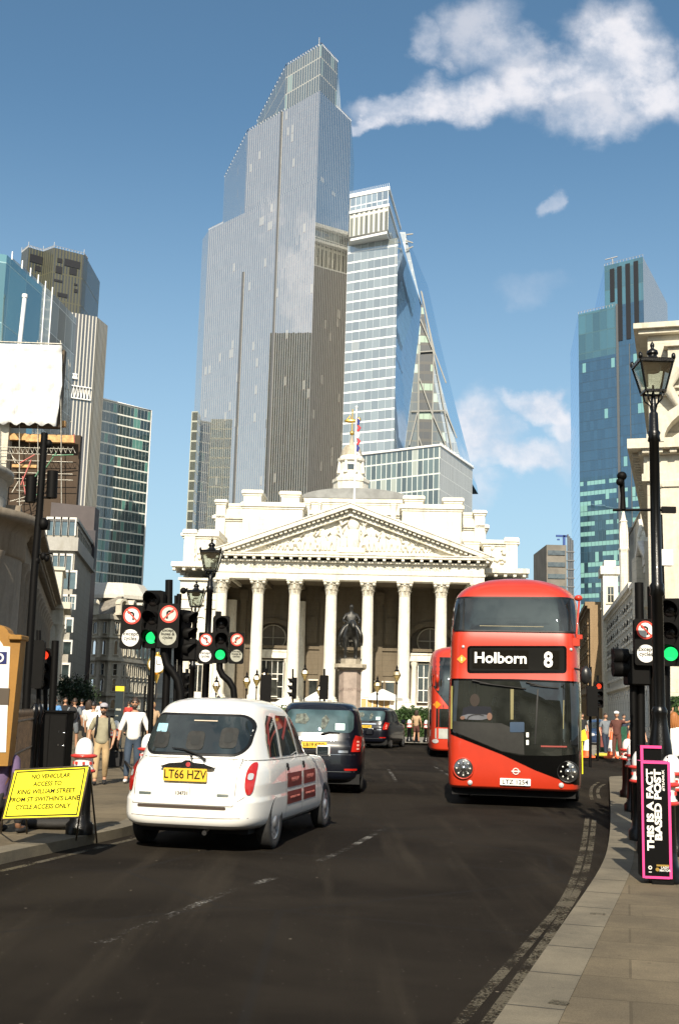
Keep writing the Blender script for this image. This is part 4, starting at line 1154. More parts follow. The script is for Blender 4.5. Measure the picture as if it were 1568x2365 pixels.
# ------------------------------------------------------------ the other buildings
BRN = stone_mat('dark_brown_stone', (.22, .185, .14), joint=False, stain=.6)  # dark brown stone with random darker streaks
BRNJ = stone_mat('dark_brown_ashlar', (.22, .185, .14), jz=.6, stain=.6)
GRYS = stone_mat('grey_stone', (.32, .30, .255), jz=.9, stain=.4)
CRM = stone_mat('cream_stone', (.54, .50, .41), jz=.7, stain=.45)
CRMP = stone_mat('cream_moulding', (.56, .525, .43), joint=False, stain=.5)
SHD = stone_mat('grey_portland', (.60, .575, .52), jz=.7, stain=.4)
TANB = stone_mat('tan_brick', (.26, .18, .10), jz=.3, stain=.3)
WP = MATS['white_paint']
GW2 = glass('office_window', (.02, .03, .03), .18)


def win_mesh(w_, h, fr=.08, bars=(1, 1), arch=False, depth=.12, mf=None, mg=None, sill=True):
    """returns (pane mesh, frame mesh); origin at the bottom centre, looking out along -y"""
    p = MB(); q = MB()
    if arch:
        n = 8; pts = [(-w_ / 2, 0), (w_ / 2, 0)] + [(w_ / 2 * cos(pi * k / n), h - w_ / 2 + w_ / 2 * sin(pi * k / n)) for k in range(n + 1)]
        p.ext(pts, (0, -.02, 0), (1, 0, 0), (0, 0, 1), (0, .03, 0))
        for k in range(n):
            a0, a1 = pi * k / n, pi * (k + 1) / n; c = h - w_ / 2; r0, r1 = w_ / 2, w_ / 2 + fr * 1.6
            q.ext([(r0 * cos(a0), c + r0 * sin(a0)), (r1 * cos(a0), c + r1 * sin(a0)), (r1 * cos(a1), c + r1 * sin(a1)), (r0 * cos(a1), c + r0 * sin(a1))], (0, -depth, 0), (1, 0, 0), (0, 0, 1), (0, depth, 0))
        hh = h - w_ / 2
    else:
        p.box((-w_ / 2, -.02, 0), (w_ / 2, .01, h)); hh = h
        q.box((-w_ / 2 - fr, -depth, h), (w_ / 2 + fr, 0, h + fr * 1.5))
    for s in (-1, 1): q.box((s * w_ / 2 - (fr if s < 0 else 0), -depth, 0), (s * w_ / 2 + (fr if s > 0 else 0), 0, hh))
    if sill: q.box((-w_ / 2 - fr * 2, -depth - .08, -fr * 1.5), (w_ / 2 + fr * 2, 0, 0))
    for k in range(bars[0]):
        x = -w_ / 2 + w_ * (k + 1) / (bars[0] + 1); q.box((x - .03, -.07, 0), (x + .03, -.02, h * (.97 if not arch else .95)))
    for k in range(bars[1]):
        z = h * (k + 1) / (bars[1] + 1); q.box((-w_ / 2, -.065, z - .03), (w_ / 2, -.02, z + .03))
    return p.mesh('window', [mg or GW]), q.mesh('frame', [mf or CRMP])


def put_win(meshes, parent, x, y, z, rz=0.0):
    o = bpy.data.objects.new('window', meshes[0]); col.objects.link(o); o.parent = parent; o.location = (x, y, z); o.rotation_euler = (0, 0, rz)
    f = bpy.data.objects.new('frame', meshes[1]); col.objects.link(f); f.parent = o
    return o


def framed(fr, name, lab, cat='building'): return empty(name, fr.o, fr.yaw, lab, cat)


# --- low dark stone bank with a rounded corner, left
LF = Frame(-15.7, 58, radians(102)); lb = framed(LF, 'stone_bank', 'dark brown classical stone building with a rounded corner, behind the ochre sign at far left')
HB = 10.6; LEN = 54
b = MB(); b.box((0, .6, 0), (LEN, 18, HB - 1.2)); b.build('wall', BRNJ, lb)
b = MB(); b.box((0, .2, HB - 1.9), (LEN, 17, HB - .5)); b.box((-.2, -.3, HB - .5), (LEN + .3, 18, HB - .25)); b.box((-.4, -.7, HB - .25), (LEN + .6, 18.4, HB))
for k in range(100): b.box((k * .54, -.2, HB - .75), (k * .54 + .26, .2, HB - .5))
b.box((0, .5, HB), (LEN, 17, HB + .9)); b.build('cornice', BRN, lb)
b = MB(); b.box((0, .2, 0), (LEN, .62, 1.6)); b.box((0, .1, 1.6), (LEN, .6, 1.8)); b.build('plinth', BRNJ, lb)
cm = MB(); n = 48
cm.add([((.42 if k % 2 else .47) * cos(2 * pi * k / n), (.42 if k % 2 else .47) * sin(2 * pi * k / n), z) for z in (2.2, HB - 2.9) for k in range(n)], [(k, (k + 1) % n, n + (k + 1) % n, n + k) for k in range(n)], 0, True)
cm.lathe([(.62, 1.8), (.62, 1.95), (.5, 2.1), (.5, 2.2)], 16); cm.lathe([(.46, HB - 2.9), (.5, HB - 2.5), (.68, HB - 2.1), (.7, HB - 1.95)], 12); cm = cm.mesh('engaged_column', [BRN])
for k in range(15):
    o = bpy.data.objects.new('engaged_column', cm); col.objects.link(o); o.parent = lb; o.location = (1.2 + k * 3.4, .55, 0)
wm = win_mesh(1.2, 3.0, .15, (0, 0), False, .1, BRN, GW)
for k in range(14): put_win(wm, lb, 2.9 + k * 3.4, .58, 3.0)
# lit end pavilion
b = MB(); b.box((LEN - 7, -.9, HB - 2.0), (LEN + .5, 6, HB - .6)); b.box((LEN - 7.3, -1.5, HB - .6), (LEN + .9, 6.3, HB)); b.box((LEN - 6.6, -.6, HB), (LEN + .2, 5, HB + 2.9)); b.box((LEN - 6.8, -.8, HB + 2.9), (LEN + .4, 5.2, HB + 3.2))
for k in (LEN - 6.4, LEN - .3): b.lathe([(.5, 0), (.45, 2.2), (.42, HB - 3), (.6, HB - 2.1), (.65, HB - 2)], 12, (k, -.5, 0))
b.box((LEN - 6.9, -.3, 0), (LEN + .4, .5, HB - 2)); b.build('end_pavilion', CRMP, lb)
# drum
q = LF.R.transposed() @ (Vector((-22.1, 56.7, 0)) - LF.o); dc = (q.x, q.y, 0)
b = MB(); b.lathe([(6.5, 0), (6.5, 1.8), (6.3, 1.9), (6.3, HB - 2)], 48, dc); b.build('rounded_corner', BRN, lb)
b = MB(); b.lathe([(6.3, HB - 2), (6.45, HB - 1.9), (6.45, HB - .9), (6.8, HB - .5), (7.3, HB - .45), (7.35, HB), (6.2, HB + .15)], 48, dc); b.build('corner_cornice', BRN, lb)
b = MB(); b.lathe([(5.6, HB), (5.6, HB + .3), (5.3, HB + .4), (5.3, HB + 2.1), (5.6, HB + 2.2), (5.6, HB + 2.5), (5.1, HB + 2.6)], 40, dc)
b.build('corner_drum', GRYS, lb)
for a in (-150, -120, -85, -50):
    aa = radians(a) - LF.yaw
    R_ = Matrix.Rotation(aa, 3, 'Z'); c = Vector(dc) + R_ @ Vector((5.3, 0, HB + 2.6))
    b = MB(); b.tube([c + R_ @ Vector((0, t * 1.6, 1.0 - abs(t) * .9 + .2 * cos(t * 9))) for t in (-1, -.6, -.3, 0, .3, .6, 1)], [.15, .3, .35, .4, .35, .3, .15], 7); b.ball(c + Vector((0, 0, .7)), (.5, .5, .6)); b.build('carved_scroll', GRYS, lb)
for k in range(10):
    a = radians(-170 + k * 16) - LF.yaw
    o = bpy.data.objects.new('engaged_column', cm); col.objects.link(o); o.parent = lb; o.location = (dc[0] + 6.4 * cos(a), dc[1] + 6.4 * sin(a), 0)

# an unseen neighbour off the left edge that keeps the lower part of the bank in shade
nb_ = empty('unseen_shading_block', (-26, 30, 0), 0, 'unseen brown stone block outside the left edge, put there to shade the bank', 'building')
b = MB(); b.box((-14, -12, 0), (8.2, 12, 16)); b.build('wall', BRNJ, nb_)
wm2 = win_mesh(1.3, 2.2, .15, (1, 1))
for k in range(5):
    for z in (2.5, 6.5, 10.5): put_win(wm2, nb_, 8.25, -9 + k * 4.4, z, pi / 2)

# --- grey office block with strip windows
YG = 130
gx = lambda u, v=1400, Y=YG: P(u, v, Y)
GA, GB, GC = gx(92, 1200), gx(178, 1206), P(214, 1266, YG * 1.166)
HG = GB.z
go = empty('grey_office_block', (GB.x, GB.y, 0), 0, 'grey stone office block with white-framed strip windows and a sloping roofline, left', 'office building')
rel = lambda p: (p.x - GB.x, p.y - GB.y)
zg = lambda v: P(150, v, YG).z
b = MB(); b.prism([rel(GA), (0, 0), rel(GC), (rel(GC)[0] - 16, rel(GC)[1])], 0, zg(1273)); b.build('wall', GRYS, go)
dd = (Vector(rel(GC))).normalized(); no = Vector((dd.y, -dd.x))
A_, B_, C_ = Vector(rel(GA)), Vector((0, 0)), Vector(rel(GC))
b = MB(); b.prism([A_ + Vector((-.0, -.5)), B_ + Vector((.4, -.5)), C_ + no * .5, C_ + Vector((-16, 0))], zg(1273), zg(1242)); b.build('projecting_band', stone_mat('pale_band', (.34, .33, .30), joint=False), go)
b = MB(); b.prism([A_, B_, C_, C_ + Vector((-16, 0))], zg(1242) + .01, HG); b.build('upper_floor', GRYS, go)
b = MB(); b.prism([A_ + Vector((0, -.2)), B_ + Vector((.2, -.2)), C_ + no * .3, C_ + Vector((-16, 0))], HG + .01, HG + .4); b.build('roof_edge', mat('dark_zinc', (.07, .07, .07), .4), go)
WPG = mat('pale_window_frame', (.55, .54, .5), .5)
def strip(v0, v1, us, bars=0, ar=False):
    for (u0, u1) in us:
        x0, x1 = P(u0, v1, YG).x - GB.x, P(u1, v1, YG).x - GB.x
        put_win(win_mesh(abs(x1 - x0) * .86, zg(v0) - zg(v1), .16, (0, 0) if not bars else (1, 1), ar, .22, WPG, GW2, sill=False), go, (x0 + x1) / 2, -.02 + (-.5 if v0 > 1273 and 0 else 0), zg(v1))
strip(1200, 1237, [(108 + k * 16.5, 124 + k * 16.5) for k in range(4)])
strip(1284, 1318, [(104 + k * 15.5, 119 + k * 15.5) for k in range(4)])
strip(1322, 1360, [(108 + k * 17, 124 + k * 17) for k in range(4)])
strip(1378, 1408, [(143, 158), (158, 173)], 1)
strip(1431, 1461, [(152, 167)]); strip(1483, 1511, [(144, 165)]); strip(1536, 1566, [(141, 160)])
strip(1431, 1461, [(120, 135)]); strip(1483, 1511, [(112, 133)])
# side windows (dark louvres under the roof) and pale doorway
L_ = C_.length; ang = atan2(dd.y, dd.x)
for k in range(7):
    c = B_ + dd * (L_ * (k + .5) / 7) + no * .03
    put_win(win_mesh(L_ / 9, 2.2, .1, (1, 0), False, .1, GRYS, GW2, False), go, c.x, c.y, HG - 2.8, ang)
b = MB(); x0 = P(128, 1600, YG).x - GB.x; b.box((x0, -.15, .1), (x0 + 2.6, -.01, zg(1588)), 0); b.box((x0 + .1, -.3, zg(1580)), (x0 + 1.7, -.16, zg(1573)), 1); b.build('doorway', [mat('doorway_dark', (.03, .03, .03), .6), WP], go)

mv = empty('mauve_plant_wall', (0, 0, 0), 0, 'plain mauve-grey windowless wall rising behind the grey office block', 'building')
b = MB(); p0, p1 = P(118, 1168, 155), P(220, 1171, 158); b.prism([(p0.x, p0.y), (p1.x, p1.y), (p1.x, p1.y + 3), (p0.x, p0.y + 3)], 0, p1.z); b.build('wall', mat('mauve_cladding', (.105, .088, .085), .8, nscale=.4), mv)
b = MB(); p = P(213, 1245, 150); b.box((p.x - .6, 149, p.z - 4), (p.x + .6, 150, p.z + 1)); b.build('flue', mat('dark_flue', (.03, .025, .03), .6), mv)

# --- cream corner building with mansard roof, end of the left street
YC = 165
def cp(u, Y, v=1500): p = P(u, v, Y); return Vector((p.x, p.y))
pc = [cp(207, 163), cp(252, 160), cp(282, 162), cp(366, 178)]
co = empty('cream_corner_building', (0, 0, 0), 0, 'cream stone corner building with tall windows and a mansard roof, left of the portico', 'building')
zq = lambda v: P(270, v, 161).z
back = [Vector((pc[3].x + 2, 200)), Vector((pc[0].x - 8, 200))]
def ofs(k): c = Vector((pc[1].x, 185)); return [p + (p - c).normalized() * k for p in pc] + back
b = MB(); b.prism(ofs(0), 0, zq(1430)); b.build('wall', CRM, co)
for i, (v0, v1, k) in enumerate(((1420, 1432, .7), (1519, 1527, .6), (1601, 1608, .5), (1470, 1474, .4))):
    b = MB(); b.prism(ofs(k), zq(v1), zq(v0)); b.build('cornice', CRMP, co)
b = MB(); c0 = sum(ofs(0)[:4], Vector((0, 0))) / 4
lo = [(p.x, p.y, zq(1420)) for p in ofs(-.3)[:4]]; hi = [(p.x + (.6 if i < 2 else -.6), p.y + 4, zq(1372)) for i, p in enumerate(ofs(-.3)[:4])]
for i in range(3): b.quad(lo[i], lo[i + 1], hi[i + 1], hi[i])
b.add(hi + [(hi[3][0], 200, hi[3][2]), (hi[0][0], 200, hi[0][2])], [(0, 1, 2, 3, 4, 5)]); b.build('mansard_roof', mat('slate_roof', (.22, .20, .165), .7, var=.3, nscale=1.5), co)
b = MB(); p = P(283, 1375, 166); b.lathe([(5.2, p.z - .5), (5.2, p.z), (3.6, P(283, 1345, 166).z), (0.01, P(283, 1342, 166).z)], 10, (P(275, 1375, 170).x, 170, 0), smooth=False); b.build('roof_lantern', mat('pale_lead', (.5, .48, .42), .5), co)
for i in range(3):
    a_, c_ = pc[i], pc[i + 1]; L = (c_ - a_).length; d_ = (c_ - a_).normalized(); n_ = Vector((d_.y, -d_.x)); an = atan2(d_.y, d_.x)
    m = max(1, int(L / 1.75)) if i != 1 else 1
    w1 = win_mesh(.75, zq(1534) - zq(1560), .1, (0, 1), False, .15); w2 = win_mesh(.75, zq(1568) - zq(1597), .1, (0, 1), True, .15); w3 = win_mesh(.7, zq(1480) - zq(1512), .1, (0, 0), True, .1); w4 = win_mesh(.8, zq(1438) - zq(1464), .1, (1, 0), False, .12)
    w5 = win_mesh(1.0, zq(1613) - 1.2, .15, (0, 0), True, .15)
    for k in range(m):
        c = a_ + d_ * (L * (k + .5) / m) + n_ * .02
        for wm_, vb in ((w1, 1560), (w2, 1597), (w3, 1512), (w4, 1464)): put_win(wm_, co, c.x, c.y, zq(vb), an)
        if k % 2 == 0: put_win(w5, co, c.x, c.y, 1.0, an)
        if k % 2 == 0 or i == 1:
            o = put_win(win_mesh(1.0, 1.7, .2, (1, 0), True, 1.0), co, c.x - n_.x * -.2, c.y, zq(1420) + .2, an)
p = P(363, 1535, 120)
ck = empty('street_clock', (p.x, 120, 0), 0, 'round white-faced clock on a gilded bracket beside the traffic signals', 'clock')
b = MB(); RX = Matrix.Rotation(pi / 2, 3, 'X'); b.lathe([(.9, 0), (1.0, .05), (1.0, .4), (.9, .45)], 24, (0, .2, p.z), R=RX); b.tube([(0, 0, p.z - 1.0), (0, 0, p.z - 1.9)], [.35, .08], 8); b.ball((0, 0, p.z + 1.1), .2); b.build('case', GLD, ck)
b = MB(); b.tube([(0, .1, 0), (0, .1, p.z - 1)], .1, 8); b.build('post', mat('dark_iron', (.014, .014, .015), .35, var=.1), ck)
b = MB(); b.lathe([(.82, 0), (.82, .02)], 24, (0, -.255, p.z), R=RX, smooth=False); b.box((-.03, -.3, p.z), (.03, -.28, p.z + .6), 1); b.box((0, -.3, p.z - .03), (.42, -.28, p.z + .03), 1)
for k in range(12): b.cbox((.68 * cos(k * pi / 6), -.285, p.z + .68 * sin(k * pi / 6)), (.07, .01, .07), 1)
b.build('dial', [WP, mat('black_paint', (.012, .012, .013), .35, var=.05)], ck)

# --- scaffolded building with white sheeting, upper left
YS = 164
so = empty('scaffolded_building', (0, 0, 0), 0, 'building wrapped in scaffolding and white plastic sheeting, upper left', 'building')
ps = lambda u, v, y=0: P(u, v, YS + y)
b = MB(); W_, H_ = 26, 14; vs = []
for j in range(H_ + 1):
    for i in range(W_ + 1):
        u = -30 + (143 if j < 7 else 143 - (j - 7) * 1.9 + 30 * 0) * 1.0 * i / W_ + (30 * i / W_); v = 792 + 5 * i / W_ + (184 + 4 * sin(i * 1.3) * (j == H_)) * j / H_
        vs.append(ps(u, v, -.25 * sin(i * 1.1 + j * .9) * sin(j * .7) - (.35 if j % 7 == 0 else 0) + noise.noise(Vector((i * .5, j * .5, 0))) * .6))
fs = [(j * (W_ + 1) + i, (j + 1) * (W_ + 1) + i, (j + 1) * (W_ + 1) + i + 1, j * (W_ + 1) + i + 1) for j in range(H_) for i in range(W_)]
b.add(vs, fs, 0, True); o = b.build('white_sheeting', mat('white_polythene', (.60, .60, .585), .45, bump=.9, bscale=.8, var=.10), so)
sm_ = o.modifiers.new('thick', 'SOLIDIFY'); sm_.thickness = .04
M_TUBE = mat('scaffold_tube', (.42, .40, .34), .45, .5, var=.3)
M_TUBG = mat('scaffold_green', (.08, .22, .12), .6); M_TUBR = mat('scaffold_red', (.45, .12, .10), .6)
M_BOARD = mat('orange_board', (.52, .30, .12), .75, var=.35, nscale=2); M_BRK = stone_mat('dark_red_brick', (.055, .035, .02), jz=.25, stain=.5)
b = MB()
for u in (0, 45, 88, 142): b.tube([ps(u, 1180, .6), ps(u * .985, 786, .6)], .07, 5)
for v in (788, 800): b.tube([ps(-20, v, .3), ps(143, v + 6, .3)], .12, 5)
for u in (143, 147, 152, 158, 162): b.tube([ps(u + 2, 1170, 4 + (u - 143) * .3), ps(u, 800 + (u - 143) * 2, 4 + (u - 143) * .3)], .06, 5)
rn = random.Random(5)
for k in range(26):
    u, v = rn.uniform(143, 160), rn.uniform(815, 1160); b.tube([ps(u, v, 3 + rn.uniform(0, 4)), ps(u + rn.uniform(-12, 14), v + rn.uniform(-12, 22), 4 + rn.uniform(0, 3))], .05, 4)
for v in (1032, 1046, 1062, 1090, 1104): b.tube([ps(0, v, .4), ps(168, v + 5, .8)], .06, 5)
for u0 in range(20, 165, 11): b.tube([ps(u0, 1046, .4), ps(u0 + 5, 1032, .4), ps(u0 + 11, 1046, .4)], .045, 4)
for k in range(14):
    u, v = rn.uniform(10, 90), rn.uniform(1045, 1180); b.tube([ps(u, v, .5), ps(u + rn.uniform(-25, 40), v + rn.uniform(-30, 10), .9)], .055, 5)
b.build('scaffold_tubes', M_TUBE, so)
b = MB()
for (a, c) in (((62, 1130), (98, 1075)), ((55, 1122), (90, 1118)), ((92, 1100), (130, 1045)), ((120, 1052), (170, 1050)), ((88, 1140), (62, 1160))): b.tube([ps(*a, .2), ps(*c, .4)], .08, 5)
b.build('green_tubes', M_TUBG, so)
b = MB()
for (a, c) in (((48, 1120), (72, 1062)), ((45, 1070), (80, 1050)), ((60, 1150), (52, 1100)), ((171, 1002), (172, 1022))): b.tube([ps(*a, .1), ps(*c, .4)], .09, 5)
b.build('red_tubes', M_TUBR, so)
b = MB()
for (u0, u1, v0, v1, y) in ((60, 172, 1002, 1022, .9), (20, 60, 1000, 1016, 1.6), (28, 84, 1072, 1080, .7), (100, 150, 970, 984, 2.5)):
    a, c = ps(u0, v0, y), ps(u1, v1, y); b.box((a.x, a.y, c.z), (c.x, a.y + .9, a.z))
b.build('board', M_BOARD, so)
b = MB(); a, c = ps(14, 970, 2), ps(170, 1200, 2); b.box((a.x, YS + 3, 0), (c.x, YS + 4.2, ps(0, 1000, 3).z))
b.build('brick_wall', M_BRK, so)
b = MB(); a, c = ps(-20, 960, 2), ps(20, 1060, 2); b.box((a.x, YS + 1, 0), (c.x, YS + 10, a.z + .5)); b.build('rendered_wall', CRM, so)
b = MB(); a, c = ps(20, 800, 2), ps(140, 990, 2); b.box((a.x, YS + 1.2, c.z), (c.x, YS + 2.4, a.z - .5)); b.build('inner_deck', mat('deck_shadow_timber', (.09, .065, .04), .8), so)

# --- pale civic building at the right edge
MF = Frame(P(1503, 1600, 60).x, 60, radians(-16.6)); mo = framed(MF, 'mansion_building', 'cream stone classical building behind the big street lamp at the right edge')
mz = lambda v, u=1520: MF.hit(u, v, 0)[1]
MW = 16
b = MB(); b.box((0, 0, 0), (MW, 30, mz(1052))); b.build('wall', CRM, mo, .03)
b = MB()
for k in range(9):
    z = .3 + k * .55; b.box((-.08, -.09, z), (MW, -.005, z + .46)); b.box((-.085, .02, z), (-.005, 30, z + .46))
b.build('rusticated_base', CRMP, mo, .03)
b = MB(); b.box((-.25, -.25, mz(1112)), (MW, 30.2, mz(1095))); b.box((-.15, -.15, mz(1095)), (MW, 30, mz(1052))); b.box((-.4, -.4, mz(1052)), (MW, 30, mz(1042))); b.box((-.95, -.95, mz(1042)), (MW, 30.5, mz(1020)))
for k in range(22): b.box((-.2 + k * .7, -.75, mz(1052) + .02), (-.2 + k * .7 + .35, -.4, mz(1042) - .01))
for k in range(40): b.box((-.75, .2 + k * .75, mz(1052) + .02), (-.4, .2 + k * .75 + .35, mz(1042) - .01))
b.build('main_cornice', CRMP, mo)
b = MB(); b.box((.15, .3, mz(1020)), (MW, 24, mz(770)));  b.build('attic_storey', CRM, mo, .03)
b = MB(); b.box((-.3, -.15, mz(770)), (MW, 24.4, mz(760))); b.box((-.55, -.4, mz(760)), (MW, 24.6, mz(748))); b.box((0, .1, mz(912)), (MW, 24, mz(898))); b.box((-.2, -.1, mz(898)), (MW, 24, mz(893))); b.box((.02, .12, mz(1010)), (MW, 24, mz(1000)))
b.build('attic_cornice', CRMP, mo)
n = 20
for k in range(4):
    x = 1.2 + k * 3.6
    b = MB(); b.box((x - .55, -.3, mz(1600)), (x + .55, -.02, mz(1128))); b.box((x - .7, -.4, mz(1128)), (x + .7, -.01, mz(1113))); b.box((x - .7, -.4, mz(1612)), (x + .7, -.01, mz(1600)))
    for s in (-1, 1): b.ball((x + s * .6, -.35, mz(1122)), (.22, .2, .22), n=8, m=6)
    b.build('pilaster', CRMP, mo, .02)
# curved gable (segmental arch) over the second bay with shaded recess
xg, zg_ = MF.hit(1648, 1005, -.2)
b = MB(); R0 = 2.5
for k in range(16):
    a0, a1 = pi * k / 16, pi * (k + 1) / 16
    b.ext([(xg + r * cos(a), zg_ - .4 + r * .75 * sin(a)) for r, a in ((R0, a0), (R0, a1), (R0 + .6, a1), (R0 + .6, a0))], (0, -1.0, 0), (1, 0, 0), (0, 0, 1), (0, 1.2, 0))
b.build('curved_gable', CRMP, mo)
b = MB(); x8, z8 = MF.hit(1543, 850, .3); b.box((x8, -.25, z8 - .2), (x8 + 2.4, .28, mz(806))); b.box((x8 - .2, -.5, mz(806)), (x8 + 2.6, .3, mz(798))); b.tube([(x8 + .3, -.2, z8 - .2), (x8 - .1, -.3, z8 - 1.2), (x8 + .5, -.2, z8 - 2.2)], [.5, .35, .2], 8); b.build('carved_bracket', CRMP, mo)
for k in range(3):
    put_win(win_mesh(1.3, 2.6, .2, (1, 2), False, .25), mo, 3.0 + k * 3.6, -.01, mz(1520)); put_win(win_mesh(1.3, 3.6, .2, (1, 2), True, .25), mo, 3.0 + k * 3.6, -.01, mz(1380))
for k in range(6):
    put_win(win_mesh(1.2, 3.0, .2, (1, 2), False, .25), mo, -.01, 3 + k * 4.2, mz(1380), -pi / 2)

# --- shaded street front receding on the right
RF_ = Frame(47.1, 224, radians(-99.5))
def rs(u, v, y=0): return RF_.hit(u, v, y)
def street_front(name, lab, u0, u1, v1, stone, rows, pitch, ww, wh, depth=14, cap=.5, arch=False, y=0.0, z0=None, roof=None):
    x0, _ = rs(u0, v1, y); x1, z = rs(u1, v1, y)
    o = framed(RF_, name, lab)
    b = MB(); b.box((x0 + .02, y, 0), (x1 - .02, y + depth, z - cap)); b.build('wall', stone, o)
    b = MB(); b.box((x0 + .02, y - .6, z - cap), (x1 - .02, y + depth, z)); b.box((x0 + .02, y - .3, z - cap - .35), (x1 - .02, y, z - cap)); b.box((x0 + .02, y - .35, 4.6), (x1 - .02, y, 5.0)); b.build('cornice', stone, o)
    m = max(1, int((x1 - x0) / pitch)); wm_ = win_mesh(ww, wh, .18, (1, 1), arch, .2, stone, GW2); step = (z - cap - 6) / rows
    wg = win_mesh(ww * 1.3, 3.0, .2, (0, 0), True, .2, stone, GW)
    for k in range(m):
        x = x0 + (x1 - x0) * (k + .5) / m
        for r in range(rows): put_win(wm_, o, x, y - .01, 5.9 + r * step)
        put_win(wg, o, x, y - .01, 1.0)
    return o, x0, x1, z


o, x0, x1, z = street_front('tan_street_building', 'tan brick building at the far end of the right street, over the bus', 1330, 1362, 1390, TANB, 5, 5, 1.4, 2.2, y=-2)
o, x0, x1, z = street_front('brown_street_building', 'narrow brown stone building with heavy cornice beyond the white end turret', 1362, 1396, 1425, SHD, 4, 4, 1.3, 2.2)
b = MB()
for k in range(8): b.ball((x1 - 2 - k * 1.6, -.3, z + .5), (.4, .3, .6), n=7, m=5)
b.build('roof_balls', SHD, o)
o, x0, x1, z = street_front('long_stone_front', 'long shaded grey stone front with small regular windows, right street', 1398, 1466, 1345, SHD, 5, 3.1, 1.1, 1.9)
xa, za = rs(1389, 1318, -.5); xb, _ = rs(1414, 1318, -.5)
to = framed(RF_, 'white_end_turret', 'sunlit white stone turret with a flat cap at the middle of the right street', 'turret')
b = MB(); b.box((xa, -.6, 0), (xa + 4.5, 1.2, za - 1)); b.box((xa - .3, -.9, za - 1), (xa + 4.8, 1.4, za)); b.box((xa + .2, -.4, za), (xa + 4, 1, za + .8)); b.build('shaft', ST, to)
put_win(win_mesh(.9, 2, .15), to, xa + 2, -.61, za - 5)
for zz_ in (za - 4.5, za - 8.5, za - 12.5): put_win(win_mesh(.7, 1.9, .12, (1, 1)), to, xa + 4.52, .3, zz_, pi / 2); 
b = MB(); xs, zs_ = rs(1439, 1153, 6); _, zsh = rs(1439, 1209, 6)
sp = framed(RF_, 'stone_spire', 'slender pale stone spire against the blue tower', 'spire')
b.lathe([(.75, z - 4), (.75, zsh - 5), (.9, zsh - 4.6), (.65, zsh - 4), (.6, zsh), (.72, zsh + .2), (.45, zsh + .5), (.22, zsh + 1.8), (.10, zs_ - 1), (.03, zs_)], 8, (xs, 6, 0), smooth=False); b.box((xs - 1, 5, 0), (xs + 1, 7, z - 3)); b.ball((xs, 6, zs_ - 1), .16); b.build('spire_shaft', ST, sp)
b = MB()
for k in range(4):
    a = pi / 4 + k * pi / 2; b.lathe([(.17, zsh - 4.5), (.17, zsh - 1.8), (.02, zsh - .4)], 6, (xs + .8 * cos(a), 6 + .8 * sin(a), 0))
b.build('pinnacle', ST, sp)
go2, gx0, gx1, gz = street_front('pedimented_front', 'shaded stone front with a small triangular pediment, right street beside the cream building', 1467, 1512, 1300, SHD, 4, 3.4, 1.3, 2.4)
b = MB(); xm, _ = rs(1475, 1330, -.7); x2, _ = rs(1500, 1330, -.7); hh = rs(1488, 1268, -.7)[1] - gz
b.ext([(xm, 0), (x2, 0), ((xm + x2) / 2, hh)], (0, -.7, gz), (1, 0, 0), (0, 0, 1), (0, 2, 0))
for s0_, s1_ in (((xm - .5, 0), ((xm + x2) / 2, hh + .5)), ((x2 + .5, 0), ((xm + x2) / 2, hh + .5))): b.tube([(s0_[0], -.9, gz + s0_[1]), (s1_[0], -.9, gz + s1_[1])], .35, 4)
b.build('pediment', SHD, go2)
gr2 = framed(RF_, 'gabled_roofs', 'grey steep gabled roofs rising behind the long shaded front', 'roof')
for i, (ua, um, ub, vb, vt) in enumerate(((1436, 1452, 1464, 1268, 1218), (1448, 1466, 1480, 1240, 1214))):
    xa, zb_ = rs(ua, vb, 8); xb, _ = rs(ub, vb, 8); xm, zt_ = rs(um, vt, 8)
    b = MB(); b.box((xa, 8, gz * .3), (xb, 20, zb_)); b.build('gable_wall', SHD if i == 0 else CRM, gr2)
    b = MB(); b.ext([(xa - .4, 0), (xb + .4, 0), (xm, zt_ - zb_)], (0, 7.8, zb_), (1, 0, 0), (0, 0, 1), (0, 14, 0)); b.build('roof', MATS['slate_roof'] if i == 0 else CRMP, gr2)
st = empty('roof_statue', (0, 0, 0), 0, 'pale stone figure standing on the roofline beside the cream building', 'statue')
p = P(1487, 1290, 92); b = figure(3.6, False, .1, 9); b.build('figure', ST, st, loc=(p.x, p.y, p.z)); b = MB(); b.box((p.x - .8, p.y - .7, p.z - 6), (p.x + .8, p.y + .7, p.z)); b.build('plinth', CRM, st)
# ------------------------------------------------------------ vehicles
BLK = mat('black_paint', (.005, .005, .005), .35, var=.05)
RUB = mat('tyre_rubber', (.018, .018, .018), .8, var=.2, nscale=20)
CHR = mat('chrome', (.75, .76, .78), .12, 1.0, var=0)
ALLOY = mat('alloy_wheel', (.42, .42, .43), .35, .7, var=.15)
TRIM = mat('dark_trim', (.007, .007, .007), .5, var=.05, spec=.3)
REDL = mat('red_lamp', (.42, .015, .01), .15, var=.1, coat=.8)
CLRL = mat('clear_lamp', (.6, .6, .6), .1, .3, var=.1, coat=.8)
AMB = mat('amber_lamp', (.7, .25, .02), .2, var=.1, coat=.5)
CARG = glass('car_glass', (.012, .016, .016), .04, .004, gt=.85)
UNDER = mat('underbody', (.006, .006, .006), .9, var=0)
PLY = mat('yellow_plate', (.72, .46, .04), .4, var=.04)
PLW = mat('white_plate', (.75, .75, .72), .4, var=.04)
INK = mat('black_ink', (.004, .004, .004), .6, var=0, spec=.2)
WHT = mat('white_enamel', (.78, .78, .77), .3, var=.02, coat=.3)


def paint(name, c, coat=1.0, rough=.35): return mat(name, c, rough, var=.05, nscale=1.2, coat=coat)


